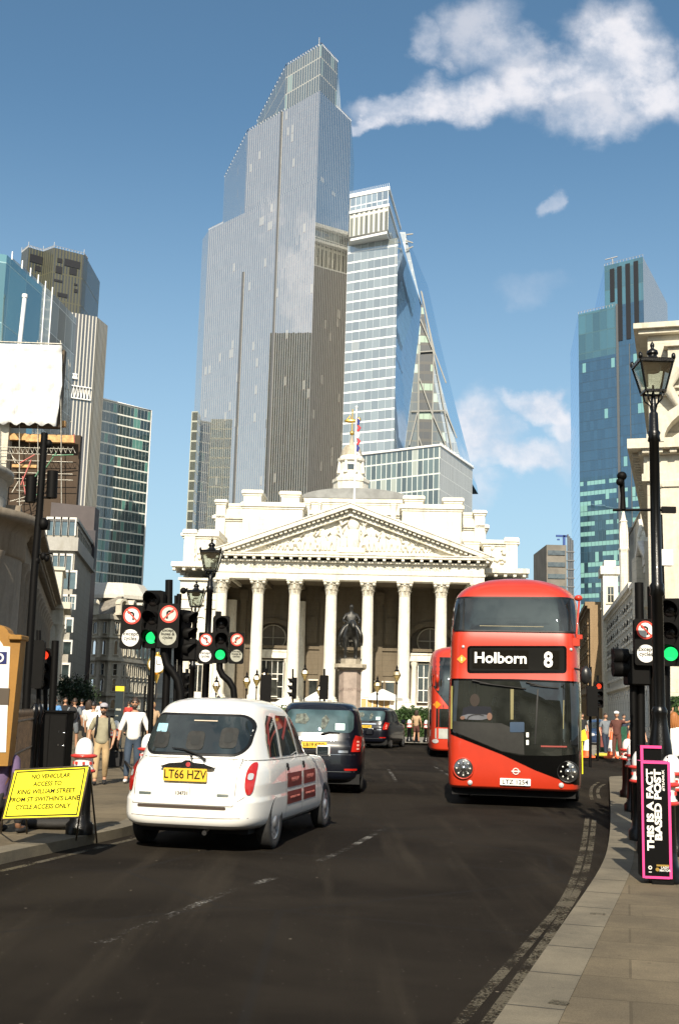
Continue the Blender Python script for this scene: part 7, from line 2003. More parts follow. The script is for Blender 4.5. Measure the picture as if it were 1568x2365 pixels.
# ---- traffic signals
def sig_head(par, M, lit=2, s=1.0, pivot=0.0, mt=None):
    """three-aspect head; M local axes: x right, y up, z towards the viewer; origin at the head's middle"""
    b = MB(M); b.ext(rrect(.36 * s, 1.02 * s, .05 * s, 3), (0, 0, -.16 * s), (1, 0, 0), (0, 1, 0), (0, 0, .16 * s))
    hd = b.build('signal_head', IRONM, par)
    for k in range(3):
        y = (.33 - .33 * k) * s
        b = MB(M); n = 20; r = .135 * s; L = .26 * s; vs = []
        arc = [radians(-35 + 250 * i / n) for i in range(n + 1)]
        for (rr, z) in ((r, 0), (r * 1.02, L), (r * .95, L), (r * .93, 0)):
            for a in arc: vs.append((rr * cos(a), y + rr * sin(a), z * (1 if z == 0 else (.55 + .45 * max(0, sin(a))))))
        m = n + 1
        b.add(vs, [(i * m + j, i * m + j + 1, (i + 1) * m + j + 1, (i + 1) * m + j) for i in range(3) for j in range(n)], 0, True); b.build('visor', IRONM, hd)
        b = MB(M); b.lathe([(.105 * s, .0), (.10 * s, .012 * s), (.06 * s, .028 * s), (0, .034 * s)], 20, (0, y, .001))
        m_ = LENS
        if lit == k: m_ = GREEN if k == 2 else REDLT
        b.build('lens', m_, hd)
    return hd


def sign_box(par, M, turn, words, dull=False, s=1.0):
    """black box with a no-turn roundel over a white disc with words"""
    b = MB(M); b.ext(rrect(.37 * s, .78 * s, .04 * s, 3), (0, 0, -.12 * s), (1, 0, 0), (0, 1, 0), (0, 0, .12 * s)); bx_ = b.build('sign_box', IRONM, par)
    W_ = SDIM if dull else SWHT
    b = MB(M); b.lathe([(.155 * s, .002), (.155 * s, .008)], 28, (0, .20 * s, 0), smooth=False); rd_ = b.build('roundel', SRED, bx_)
    b = MB(M); b.lathe([(.122 * s, .009), (.122 * s, .011)], 28, (0, .20 * s, 0), smooth=False); b.build('roundel_face', W_ if not dull else mat('roundel_dull', (.55, .54, .46), .5), rd_)
    t = -1 if turn == 'left' else 1
    b = MB(M); y0 = .20 * s; th = .016 * s
    pts = [(t * -.028, -.085), (t * -.028, .03), (t * .0, .05), (t * .045, .05)]
    for i in range(3):
        a, c = Vector(pts[i]) * s, Vector(pts[i + 1]) * s; d = (c - a).normalized(); n_ = Vector((-d.y, d.x)) * th
        b.add([(a.x + n_.x, y0 + a.y + n_.y, .0125 + i * .0003), (a.x - n_.x, y0 + a.y - n_.y, .0125 + i * .0003), (c.x - n_.x + d.x * th * .6, y0 + c.y - n_.y + d.y * th * .6, .0125 + i * .0003), (c.x + n_.x + d.x * th * .6, y0 + c.y + n_.y + d.y * th * .6, .0125 + i * .0003)], [(0, 1, 2, 3)])
    e = .045 * s; b.add([(t * e, y0 + .085 * s, .0135), (t * e, y0 + .015 * s, .0135), (t * (e + .045 * s), y0 + .05 * s, .0135)], [(0, 1, 2) if t > 0 else (0, 2, 1)]); b.build('turn_arrow', INK, rd_)
    b = MB(M); a = Vector((t * -.088, y0 + .088 * 1)) if False else None
    p0_, p1_ = Vector((t * .09 * s, .09 * s)), Vector((t * -.09 * s, -.09 * s))
    if turn == 'left': p0_, p1_ = Vector((-.09 * s, .09 * s)), Vector((.09 * s, -.09 * s))
    d = (p1_ - p0_).normalized(); n_ = Vector((-d.y, d.x)) * .013 * s
    b.add([(p0_.x + n_.x, y0 + p0_.y + n_.y, .0150), (p0_.x - n_.x, y0 + p0_.y - n_.y, .0150), (p1_.x - n_.x, y0 + p1_.y - n_.y, .0150), (p1_.x + n_.x, y0 + p1_.y + n_.y, .0150)], [(0, 1, 2, 3)]); o = b.build('bar', SRED, rd_)
    b = MB(M); b.lathe([(.15 * s, .002), (.15 * s, .008)], 28, (0, -.195 * s, 0), smooth=False); ds = b.build('word_disc', W_, bx_)
    text_obj('sign_lettering', words, .096 * s if words.count('\n') < 2 else .074 * s, INK, ds, M @ Matrix.Translation((0, -.195 * s - (.0 if words.count('\n') < 2 else .0) + (.03 * s if words.count('\n') == 1 else .045 * s), .0105)), ext=.0006, offset=.0014, space=.85)
    return bx_


def face(x, y, z, yaw=0.0, roll=0.0):
    """axes of something facing the viewer, turned by yaw (positive = towards the viewer's right)"""
    return Matrix.Translation((x, y, z)) @ Matrix.Rotation(yaw, 4, 'Z') @ Matrix.Rotation(radians(90), 4, 'X') @ Matrix.Rotation(roll, 4, 'Z')


def sig(name, lab, u, v, Y): o = empty(name, (P(u, v, Y).x, Y, .12), 0, lab, 'traffic light', 'traffic lights around the junction'); return o
def lp(o, u, v): p = P(u, v, o.location.y); return p.x - o.location.x, p.z - o.location.z


# A: left cluster
YA = 20.5
sA = sig('traffic_light', 'left traffic light cluster showing green, between two turn-ban boxes', 385, 1640, YA)
def pole(o, name, pts, r, dy=0.0, n=12, m=IRONM): b = MB(); b.tube([(lp(o, *p)[0], dy, lp(o, *p)[1]) for p in pts], r, n); return b.build(name, m, o)
pole(sA, 'tall_pole', [(374, 1700), (377, 1640), (384, 1480), (386, 1336)], .068, .25)
pole(sA, 'thin_pole', [(398, 1700), (401, 1400), (401, 1372)], .03, .3); pole(sA, 'thin_pole', [(408, 1700), (410, 1500)], .05, .35)
pole(sA, 'swan_neck_pole', [(379, 1480), (378, 1510), (384, 1535), (398, 1552), (410, 1572), (416, 1600), (416, 1690)], .07, .05)
pole(sA, 'thin_pole', [(345, 1700), (352, 1490)], .045, .1)
x, z = lp(sA, 352, 1430); sig_head(sA, face(x, 0, z, radians(-14)), 2, 1.0)
x, z = lp(sA, 303, 1448); sign_box(sA, face(x, 0, z, 0, radians(-1)), 'left', 'Except\ncycles')
x, z = lp(sA, 391, 1446); sign_box(sA, face(x, -.12, z, radians(6)), 'right', 'Except\nbuses &\ncycles', True)
x, z = lp(sA, 424, 1462); h2 = sig_head(sA, face(x, .35, z, radians(62)), -1, .85)
x, z = lp(sA, 430, 1495); b = MB(); b.box((x - .2, .3, z - .22), (x + .14, .7, z + .17)); b.build('control_box', IRONM, sA, .02)
x, z = lp(sA, 410, 1385); b = MB(); b.tube([(x, .2, z + .12), (x, .2, z - .25)], .045, 8); b.ball((x + .07, .2, z + .18), .06); b.build('detector', IRONM, sA)
# B: second cluster
YBs = 25.5
sB = sig('traffic_light', 'second traffic light showing a bright green disc on a bent pole before the portico', 510, 1640, YBs)
pole(sB, 'swan_neck_pole', [(506, 1525), (506, 1545), (513, 1560), (528, 1573), (538, 1590), (541, 1620), (541, 1700)], .075, .1)
x, z = lp(sB, 510, 1477); sig_head(sB, face(x, 0, z, radians(8)), 2, 1.02)
x, z = lp(sB, 475, 1497); sign_box(sB, face(x, 0, z), 'left', 'Except\ncycles', False, .88)
x, z = lp(sB, 547, 1497); sign_box(sB, face(x, -.05, z, radians(8)), 'right', 'Except\nbuses &\ncycles', True, .88)
x, z = lp(sB, 503, 1420); b = MB(); b.box((x - .06, .05, z - .14), (x + .06, .2, z + .08)); b.build('detector', IRONM, sB)
# C: right cluster
YCs = 16.8
sC = sig('traffic_light', 'right traffic light behind the big lamp, green lens cut by the picture edge', 1525, 1640, YCs)
pole(sC, 'pole', [(1527, 1800), (1526, 1700), (1519, 1380), (1518, 1350)], .07, .3); pole(sC, 'pole', [(1546, 1900), (1545, 1500)], .10, .3)
pole(sC, 'pole', [(1478, 1900), (1474, 1560)], .05, .3); pole(sC, 'pole', [(1496, 1900), (1493, 1540), (1490, 1340)], .065, .35)
x, z = lp(sC, 1491, 1483); sign_box(sC, face(x, 0, z, 0), 'left', 'Except\ncycles', False, .86)
x, z = lp(sC, 1548, 1460); sig_head(sC, face(x, 0, z, radians(-25)), 2, .96)
for v in (1515, 1545):
    x, z = lp(sC, 1458, v); b = MB(); b.lathe([(.11, 0), (.115, .22), (.1, .22)], 14, (x, .2, z), R=Matrix.Rotation(-pi / 2, 3, 'Y')); b.build('side_visor', IRONM, sC)
x, z = lp(sC, 1475, 1550); b = MB(); b.box((x - .13, .1, z - .2), (x + .2, .4, z + .25)); b.build('control_box', IRONM, sC, .02)
x, z = lp(sC, 1546, 1330); b = MB(); b.tube([lp(sC, 1545, 1395) and (lp(sC, 1545, 1395)[0], .35, lp(sC, 1545, 1395)[1]), (lp(sC, 1538, 1180)[0], .35, lp(sC, 1538, 1180)[1])], .045, 8); b.build('pole', IRONM, sC)
x, z = lp(sC, 1543, 1283); b = MB(); b.box((x - .13, .2, z - .12), (x + .13, .32, z + .12)); b.build('white_box', SWHT, sC)
# smaller ones
def small_sig(u, vt, vb, Y, lab, lit=-1, yaw=0.0, hs=.8, vh=None):
    o = sig('traffic_light', lab, u, vb, Y); pole(o, 'pole', [(u, vb + 60), (u, vt)], .05, .2)
    x, z = lp(o, u, vh if vh else vt + 40); sig_head(o, face(x, 0, z, yaw), lit, hs); return o
small_sig(430, 1545, 1620, 38, 'small side-on traffic light at the right of the left cluster', -1, radians(60), .85, 1585)
small_sig(676, 1545, 1630, 62, 'side-on traffic light left of the statue plinth, before the third column', -1, radians(-75), 1.1, 1590)
small_sig(749, 1545, 1630, 55, 'dark double-headed traffic light between the fourth column and the statue plinth', -1, radians(170), 1.1, 1588)
small_sig(614, 1545, 1640, 50, 'bulky dark signal head seen from behind before the second column', -1, radians(180), 1.3, 1595)
small_sig(1366, 1540, 1740, 40, 'traffic light showing red at the mouth of the right street', -1, radians(180), 1.0, 1620)
o = small_sig(1383, 1560, 1740, 46, 'small traffic light with a lit red lamp beyond the bus, right street', 0, 0, 1.0, 1605)
o = small_sig(100, 1500, 1700, 26, 'traffic light with a lit red lamp against the dark stone bank', 0, radians(20), .9, 1545)
o = small_sig(84, 1455, 1700, 25, 'dark signal head beside the tall left pole', -1, radians(180), 1.0, 1535)

# tall pole with loudspeaker-like drums at the left
tp_ = empty('camera_mast', (P(60, 1620, 23).x, 23, .12), 0, 'tall black mast with two drum-shaped heads, leaning above the ochre sign', 'mast')
def pl2(u, v): p = P(u, v, 23); return (p.x - tp_.location.x, 0, p.z - .12)
b = MB(); b.tube([pl2(55, 1760), pl2(62, 1600), pl2(79, 1330), pl2(92, 1170), pl2(103, 1000)], [.085, .08, .075, .072, .07], 12); b.build('pole', IRONM, tp_)
b = MB()
for (u, v0, v1) in ((70, 1102, 1160), (119, 1088, 1150)): b.tube([pl2(u + 3, v0), pl2(u, v1)], .11, 14)
b.tube([pl2(70, 1158), pl2(94, 1148), pl2(117, 1150)], .025, 6); b.build('drum_head', IRONM, tp_)
b = MB()
for (u, v, r) in ((113, 1025, .07), (100, 1285, .06), (100, 1210, .1), (85, 1295, .07), (108, 1290, .05)): b.ball(pl2(u, v), (r, r, r * 1.3))
b.tube([pl2(100, 1015), pl2(114, 1018)], .02, 5); b.tube([pl2(82, 1280), pl2(122, 1278)], .02, 5); b.box(pl2(98, 1222), (pl2(112, 1222)[0], .12, pl2(112, 1200)[2])); b.build('bracket', IRONM, tp_)
for (u, v0, v1, Y, lab, r) in ((128, 1480, 1660, 28, 'plain black post with a square top in front of the stone bank', .09), (345, 1560, 1690, 36, 'thin black post left of the street clock', .04), (336, 1585, 1690, 50, 'thinner far black post near the clock', .04)):
    a, c = P(u, v0, Y), P(u - 6, v1, Y); b = MB(); b.tube([(c.x, Y, .12), (c.x + (a.x - c.x) * .5, Y, (a.z + .12) / 2), (a.x, Y, a.z)], r, 8); b.box((c.x - r * 1.3, Y - r * 1.3, .12), (c.x + r * 1.3, Y + r * 1.3, .4)); tag(b.build('street_post', IRONM), lab, 'post')
# wayfinding totem with a yellow cap
a, c = P(268, 1585, 42), P(286, 1597, 42); wf = empty('wayfinding_totem', ((a.x + c.x) / 2, 42, .12), 0, 'dark wayfinding totem with a yellow cap between the two walking men', 'sign'); hw_ = (c.x - a.x) / 2
b = MB(); b.box((-hw_, 0, 0), (hw_, .15, c.z - .12)); b.build('panel', mat('totem_navy', (.02, .03, .035), .3), wf); b = MB(); b.box((-hw_ - .01, -.01, c.z - .12), (hw_ + .01, .16, a.z - .12)); b.build('yellow_cap', mat('totem_yellow', (.75, .6, .03), .4), wf)
b = MB(); b.box((-hw_ + .04, -.006, 1.35), (hw_ - .06, -.001, 1.42)); b.box((-hw_ + .04, -.006, 1.15), (hw_ - .15, -.001, 1.18)); b.build('caption_block', SDIM, wf)

# ---- globe lanterns on the exchange forecourt
def globe_lamp(u, vt, Y, lab):
    p = P(u, vt, Y); o = empty('globe_lamp', (p.x, Y, .12), 0, lab, 'street lamp', 'small forecourt lamps'); h = p.z - .12; k = 1.0
    b = MB(); b.lathe([(.16, 0), (.1, .3), (.05, .5), (.045, h - 1.5 * k), (.1, h - 1.4 * k), (.04, h - 1.3 * k)], 8); b.build('post', IRONM, o)
    b = MB(); b.lathe([(.05, h - 1.3), (.22, h - 1.0), (.3, h - .8), (.2, h - .55), (.04, h - .45)], 6, smooth=False); b.build('lantern', mat('lantern_amber_glass', (.30, .22, .08), .2, var=.3, nscale=9, coat=.5), o)
    b = MB(); b.lathe([(.22, h - .5), (.06, h - .35), (.09, h - .25), (.0, h)], 8); b.lathe([(.31, h - .82), (.31, h - .79)], 6); b.build('cap', IRONM, o)
for (u, v, lab) in ((501, 1560, 'leftmost amber forecourt lamp by the bent signal pole'), (571, 1550, 'amber forecourt lamp at the second column'), (594, 1545, 'amber forecourt lamp just right of the second column'), (613, 1538, 'amber forecourt lamp beside the dark signal back'),
                    (705, 1532, 'amber forecourt lamp between third and fourth columns'), (872, 1560, 'amber forecourt lamp right of the statue plinth'), (917, 1535, 'amber forecourt lamp before the sixth column'), (740, 1570, 'amber forecourt lamp beside the dark double signal')):
    globe_lamp(u, v, 88, lab)

# ---- equestrian statue
YSt = 92
es = empty('equestrian_statue', (P(809, 1600, YSt).x, YSt, .12), 0, 'dark bronze rider on a horse standing on a pink granite plinth', 'statue')
e = lambda u, v: (P(u, v, YSt).x - es.location.x, P(u, v, YSt).z - .12)
GRN = mat('pink_granite', (.30, .24, .20), .5, var=.2, nscale=2)
b = MB(); x0, z0 = e(781, 1640); x1, z1 = e(833, 1550); xo_, zo = e(776, 1545); x2, z2 = e(787, 1530); hw1 = (x1 - x0) / 2; xm_ = (x0 + x1) / 2
def octo(hw, d, c=.35): return [(xm_ - hw + c, -d), (xm_ + hw - c, -d), (xm_ + hw, -d + c), (xm_ + hw, d - c), (xm_ + hw - c, d), (xm_ - hw + c, d), (xm_ - hw, d - c), (xm_ - hw, -d + c)]
b.prism(octo(hw1 + .5, 3.0), 0, .8); b.prism(octo(hw1, 2.4), .8, z1); b.build('plinth_shaft', GRN, es)
b = MB(); b.prism(octo(hw1 + .15, 2.6), z1, z1 + .15); b.prism(octo(hw1 + .4, 2.9), z1 + .15, z1 + .42); b.prism(octo(hw1 - .1, 2.3), z1 + .42, z2 + .2); b.build('plinth_cap', mat('buff_granite', (.33, .29, .22), .5, var=.2), es)
text_obj('plinth_lettering', 'WELLINGTON', .28, mat('cut_letter', (.17, .12, .1), .7), es, axes((xm_, -2.41, z1 - 1.5), (1, 0, 0), (0, 0, 1)), ext=.004)
BRZ = mat('dark_bronze', (.035, .034, .030), .38, .5, var=.4, nscale=4, bump=.2, bscale=8)
zt0 = z2 + .2; HS_ = e(809, 1397)[1] - zt0   # total height of horse and rider
k = HS_ / 4.6
SK = []


def skin(name, verts, edges, rad, m, parent, sub=2, root=0, loc=None, extra=None, sx_=1.0):
    me = bpy.data.meshes.new(name); bm = bmesh.new(); sk = bm.verts.layers.skin.verify()
    vv = [bm.verts.new(v) for v in verts]
    for a, c in edges: bm.edges.new((vv[a], vv[c]))
    for i, v in enumerate(vv):
        r = rad[i]; v[sk].radius = r if isinstance(r, tuple) else (r, r); v[sk].use_root = (i == root)
    bm.to_mesh(me); bm.free()
    o = bpy.data.objects.new(name, me); col.objects.link(o)
    s1 = o.modifiers.new('skin', 'SKIN'); s1.use_smooth_shade = True
    s2 = o.modifiers.new('sub', 'SUBSURF'); s2.levels = sub; s2.render_levels = sub
    bake(o)
    me = o.data; me.materials.clear(); me.materials.append(m)
    if extra is not None:     # join extra pieces into the same mesh
        bm = bmesh.new(); bm.from_mesh(me); tmp = extra[0].mesh('tmp', extra[1]); n0 = len(me.materials)
        for x in extra[1]: me.materials.append(x)
        bm2 = bmesh.new(); bm2.from_mesh(tmp); mp = {}
        for v in bm2.verts: mp[v] = bm.verts.new(v.co)
        for f in bm2.faces:
            try: g = bm.faces.new([mp[v] for v in f.verts]); g.material_index = f.material_index + n0; g.smooth = True
            except ValueError: pass
        bm.to_mesh(me); bm.free(); bm2.free()
    me.polygons.foreach_set('use_smooth', [True] * len(me.polygons))
    if parent is not None: o.parent = parent
    if loc is not None: o.location = loc
    return o


# horse seen head-on: legs, barrel, chest, neck and head towards the viewer
hv = [(0, 1.2, 2.2), (0, .2, 2.15), (0, -.9, 2.25), (0, -1.35, 2.75), (.05, -1.7, 3.1), (.12, -2.0, 2.85), (.16, -2.15, 2.45),
      (-.32, -.95, 1.75), (-.34, -1.0, 1.1), (-.33, -.95, .25), (-.33, -1.05, .02), (.32, -.95, 1.75), (.36, -1.15, 1.1), (.35, -1.0, .3), (.35, -1.1, .02),
      (-.32, 1.3, 1.7), (-.34, 1.15, 1.1), (-.34, 1.35, .65), (-.34, 1.2, .02), (.32, 1.3, 1.7), (.34, 1.15, 1.1), (.34, 1.35, .65), (.34, 1.2, .02), (0, 1.75, 2.0), (0, 1.95, 1.2)]
he = [(0, 1), (1, 2), (2, 3), (3, 4), (4, 5), (5, 6), (2, 7), (7, 8), (8, 9), (9, 10), (2, 11), (11, 12), (12, 13), (13, 14), (0, 15), (15, 16), (16, 17), (17, 18), (0, 19), (19, 20), (20, 21), (21, 22), (0, 23), (23, 24)]
hr = [.55, .62, .52, .33, .24, .19, .12, .24, .14, .09, .13, .24, .14, .09, .13, .3, .15, .1, .13, .3, .15, .1, .13, .12, .12]
skin('horse', [Vector((v[0] * 1.25, v[1], v[2])) * k for v in hv], he, [r * k * 1.12 for r in hr], BRZ, es, 2, 1, (xm_, 0, zt0))
rv = [(0, .1, 2.75), (0, .1, 3.2), (0, .05, 3.7), (0, .02, 4.0), (0, .0, 4.12), (0, -.04, 4.5), (-.36, .05, 3.75), (-.56, -.05, 3.3), (-.35, -.45, 3.1), (.36, .05, 3.75), (.6, .0, 3.3), (.5, -.3, 3.0), (-.45, -.1, 2.7), (-.72, -.35, 2.0), (-.76, -.15, 1.35), (-.76, -.4, 1.2), (.45, -.1, 2.7), (.72, -.35, 2.0), (.76, -.15, 1.35), (.76, -.4, 1.2)]
re_ = [(0, 1), (1, 2), (2, 3), (3, 4), (4, 5), (2, 6), (6, 7), (7, 8), (2, 9), (9, 10), (10, 11), (0, 12), (12, 13), (13, 14), (14, 15), (0, 16), (16, 17), (17, 18), (18, 19)]
rr_ = [.28, .25, .27, .12, .1, .17, .12, .1, .07, .12, .1, .07, .2, .15, .1, .07, .2, .15, .1, .07]
xb_ = MB(); xb_.ball((0, -.04 * k, 4.42 * k), (.15 * k, .17 * k, .2 * k)); xb_.ext([(-.5 * k, 0), (.45 * k, 0), (.25 * k, 1.3 * k), (-.25 * k, 1.3 * k)], (0, .35 * k, 2.5 * k), (1, 0, 0), (0, 0, 1), (0, .12 * k, 0))
skin('rider', [Vector((v[0] * 1.2, v[1], v[2])) * k for v in rv], re_, [r * k * 1.2 for r in rr_], BRZ, es, 2, 0, (xm_, 0, zt0), (xb_, [BRZ]))
b = MB(); b.box((xm_ - .9 * k, -1.8 * k, zt0 - .1), (xm_ + .9 * k, 1.8 * k, zt0 + .05)); b.build('bronze_base', BRZ, es, .03)

# ---- forecourt parasols, glazed terrace, hedge
FAB = mat('parasol_canvas', (.72, .70, .63), .8, var=.05)
for (u, v, w_, lab) in ((884, 1592, 3.6, 'white canvas parasol right of the statue plinth'), (733, 1597, 2.6, 'white canvas parasol left of the statue plinth'), (655, 1612, 2.6, 'white canvas parasol behind the black taxi, before the third column')):
    p = P(u, v, 104); o = empty('parasol', (p.x, 104, .12), 0, lab, 'parasol', 'white terrace parasols'); h = p.z - .12
    b = MB(); b.lathe([(w_ * .5, h - 1.0), (w_ * .49, h - .75), (w_ * .25, h - .35), (.05, h)], 8, smooth=False); b.build('canopy', FAB, o)
    b = MB(); b.tube([(0, 0, 0), (0, 0, h)], .05, 6); b.tube([(0, 0, 0), (0, 0, .1)], .3, 10); b.build('pole', M_WHITE, o)
tg_ = empty('terrace_screen', (0, 103, .12), 0, 'amber glazed café screen at the foot of the columns right of the plinth', 'screen')
a, c = P(820, 1612, 103), P(900, 1640, 103)
b = MB(); b.box((a.x, 0, 0), (c.x, .1, a.z - .12)); b.build('glazing', mat('amber_blind', (.55, .36, .14), .6, var=.15), tg_)
b = MB()
for k_ in range(7): x = a.x + (c.x - a.x) * k_ / 6; b.box((x - .04, -.06, 0), (x + .04, -.01, a.z - .12))
b.box((a.x, -.055, a.z - .2), (c.x, -.005, a.z - .12)); b.build('frame', M_WHITE, tg_)
LEAF = mat('hedge_leaf', (.035, .075, .014), .6, var=.5, nscale=3, c2=(.012, .03, .006))
LEAF2 = mat('tree_leaf', (.022, .045, .014), .6, var=.5, nscale=2, c2=(.008, .018, .006))


def foliage(n, pts, size, seed=1):
    rn = random.Random(seed); b = MB()
    for _ in range(n):
        c = pts(rn); d = Vector((rn.gauss(0, 1), rn.gauss(0, 1), rn.gauss(0, 1))).normalized(); t = d.orthogonal().normalized(); q = d.cross(t); s = size * rn.uniform(.6, 1.3)
        b.add([c - t * s, c + q * s * .5, c + t * s, c - q * s * .5], [(0, 1, 2, 3)])
    return b


p0, p1 = P(905, 1640, 74), P(1045, 1640, 74)
hg = empty('hedge', ((p0.x + p1.x) / 2, 76, .12), 0, 'clipped green hedge behind the far black taxi', 'hedge'); hwid = (p1.x - p0.x) / 2; hh_ = P(960, 1624, 76).z - .12
def hp_f(rn):
    x = rn.uniform(-1, 1); z = rn.random(); e_ = (1 - abs(x) ** 6) ** .3; top = hh_ * (.86 + .14 * noise.noise(Vector((x * 6, 3, 0)))) * e_
    y = rn.choice([-1, -1, 1, rn.uniform(-1, 1)]); return Vector((x * hwid, y * .8 + rn.uniform(-.15, .15), z * top))
b = foliage(5200, hp_f, .09, 4); b.box((-hwid * .93, -.65, 0), (hwid * .93, .65, hh_ * .78)); b.build('foliage', LEAF, hg)
p0, p1 = P(560, 1640, 80), P(660, 1640, 80)
for (ua, ub, Y, vt, sd, lab) in ((500, 720, 84, 1628, 6, 'low green hedge line behind the white taxi roof'), (1548, 1600, 42, 1610, 8, 'small patch of green hedge by the right edge'),):
    p0, p1 = P(ua, 1640, Y), P(ub, 1640, Y); hw3 = (p1.x - p0.x) / 2; h3 = P((ua + ub) / 2, vt, Y).z - .12
    o = empty('hedge', ((p0.x + p1.x) / 2, Y, .12), 0, lab, 'hedge')
    def f3(rn): return Vector((rn.uniform(-hw3, hw3), rn.uniform(-.6, .6), rn.uniform(0, h3)))
    b = foliage(2200, f3, .09, sd); b.box((-hw3 * .96, -.5, 0), (hw3 * .96, .5, h3 * .9)); b.build('foliage', LEAF, o)
# tree in the left street
p = P(186, 1600, 95); tr = empty('street_tree', (p.x, 95, .12), 0, 'dark leafy street tree in shade in front of the cream corner building', 'tree'); tt = P(186, 1555, 95).z
b = MB(); b.tube([(0, 0, 0), (.05, 0, 1.2), (0, .1, 2.2)], [.16, .12, .09], 8)
rn = random.Random(9)
for k_ in range(7):
    a = k_ * .9; b.tube([(0, .1, 1.6 + .1 * k_), (.6 * cos(a), .6 * sin(a), 2.4 + .15 * k_), (1.3 * cos(a), 1.3 * sin(a), 3.0 + .2 * k_)], [.07, .04, .015], 5)
b.build('trunk', mat('bark', (.04, .03, .02), .9, var=.3), tr)
cl = [(Vector((rn.uniform(-1.3, 1.3), rn.uniform(-1.3, 1.3), rn.uniform(1.5, tt - .8))), rn.uniform(.4, .75)) for _ in range(22)]
def tf(rn): c, r = rn.choice(cl); return c + Vector((rn.gauss(0, 1), rn.gauss(0, 1), rn.gauss(0, 1))) * r * .55
foliage(5000, tf, .11, 12).build('crown', LEAF2, tr)

# ---- road works: cones, green barrier, red-brown board
def cone(u, vb, lab):
    q = G(u, vb, .12); o = empty('traffic_cone', (q.x, q.y, .12), 0, lab, 'traffic cone', 'orange and white road cones'); 
    b = MB(); b.box((-.21, -.21, 0), (.21, .21, .05)); b.lathe([(.155, .05), (.13, .2)], 16); b.lathe([(.075, .52), (.035, .75), (.02, .76)], 16); b.build('orange_body', mat('cone_orange', (.75, .12, .03), .5, var=.08), o)
    b = MB(); b.lathe([(.131, .2), (.076, .52)], 16); b.build('white_sleeve', SWHT, o); o.scale = (1.25, 1.25, 1.35); return o
for (u, vb, lab) in ((1356, 1750, 'orange and white cone nearest the bus'), (1413, 1752, 'orange and white cone in front of the red-brown board'), (1454, 1753, 'orange and white cone at the right end of the green barrier')): cone(u, vb, lab)
q = G(1418, 1738, .12); gb = empty('green_barrier', (q.x, q.y + .3, .12), 0, 'dark green slatted planter barrier behind the middle cone', 'barrier')
b = MB(); s_ = q.y / 2670
for k_ in range(26):
    x = (-28 + 56 * k_ / 25) * s_; b.box((x - .028, -.25, 0), (x + .028, -.2, 58 * s_))
b.box((-29 * s_, -.19, 0), (29 * s_, .25, 50 * s_)); b.build('slats', mat('planter_green', (.01, .09, .045), .5, var=.3, nscale=5), gb)
p = P(1407, 1672, q.y - .6); p2 = P(1387, 1726, q.y - .6); hb_ = (p.x - p2.x)
b = MB(); b.box((p2.x + .0, 0, p2.z), (p2.x + 2 * hb_ * .78, .04, p.z)); rb = empty('brown_notice', (0, q.y - .6, 0), 0, 'red-brown upright notice board with pale lettering in front of the green barrier', 'sign'); b.build('board', mat('notice_brown', (.17, .035, .025), .5), rb)
b = MB(); b.box((p2.x, .05, .12), (p2.x + .05, .1, p2.z + .3)); b.box((p2.x + .5, .05, .12), (p2.x + .55, .1, p2.z + .3)); b.build('leg', IRONM, rb)
text_obj('notice_lettering', 'FOOTPATH\nCLOSED\nUSE OTHER\nFOOTWAY', .135, mat('pale_ink', (.5, .3, .25), .6), rb, axes((p2.x + hb_ * .78, -.004, (p.z + p2.z) / 2 + .28), (1, 0, 0), (0, 0, 1)), ext=.001, sx=.8)
q = G(1392, 1748, .12); sb = MB(); sb.ball((q.x, q.y, .18), (.35, .2, .09)); tag(sb.build('sandbag', mat('yellow_sack', (.5, .42, .05), .8, bump=.4)), 'yellow sandbag at the foot of the red-brown notice', 'sandbag')
q = G(1430, 1750, .12); sb = MB(); sb.ball((q.x, q.y, .22), (.38, .22, .13)); sb.ball((q.x + .5, q.y + .1, .2), (.25, .2, .1)); tag(sb.build('sandbag', mat('white_sack', (.6, .58, .5), .8, bump=.4)), 'white sandbags heaped between the cones', 'sandbag')
p = P(1350, 1690, 33); b = MB(); b.ext([(0, 0), (.26, .07), (.18, .36), (.01, .26)], (p.x - .18, 33, p.z - .3), (1, 0, 0), (0, 0, 1), (0, .03, 0)); b.tube([(p.x - .06, 33.05, .12), (p.x - .06, 33.05, p.z - .1)], .02, 6); tag(b.build('yellow_sign', YN), 'small tilted yellow road sign right beside the bus', 'sign')

# ------------------------------------------------------------ people
SKN = mat('skin', (.42, .23, .14), .55, var=.06); SKD = mat('skin_dark', (.18, .09, .05), .55, var=.06)
HBR = mat('hair_brown', (.035, .02, .012), .6); HBK = mat('hair_black', (.01, .009, .008), .55); HGI = mat('hair_ginger', (.34, .13, .035), .55); HBL = mat('hair_fair', (.35, .22, .09), .55)
def cloth(n, c): return mat('cloth_' + n, c, .85, var=.12, nscale=9, bump=.3, bscale=18)
OLV = cloth('olive', (.27, .25, .17)); KHK = cloth('khaki', (.42, .30, .16)); CWH = cloth('white', (.74, .73, .70)); JEAN = cloth('jeans', (.035, .055, .085)); CBK = cloth('black', (.012, .012, .013)); CNV = cloth('navy', (.02, .028, .05))
CGY = cloth('grey', (.16, .18, .2)); CRD = cloth('red', (.4, .04, .03)); CPU = cloth('purple', (.12, .08, .16)); CBR = cloth('brown', (.10, .035, .025)); CTN = cloth('tan', (.40, .27, .16)); CBL = cloth('blue', (.10, .25, .5)); CGR = cloth('cap_grey', (.34, .33, .36))


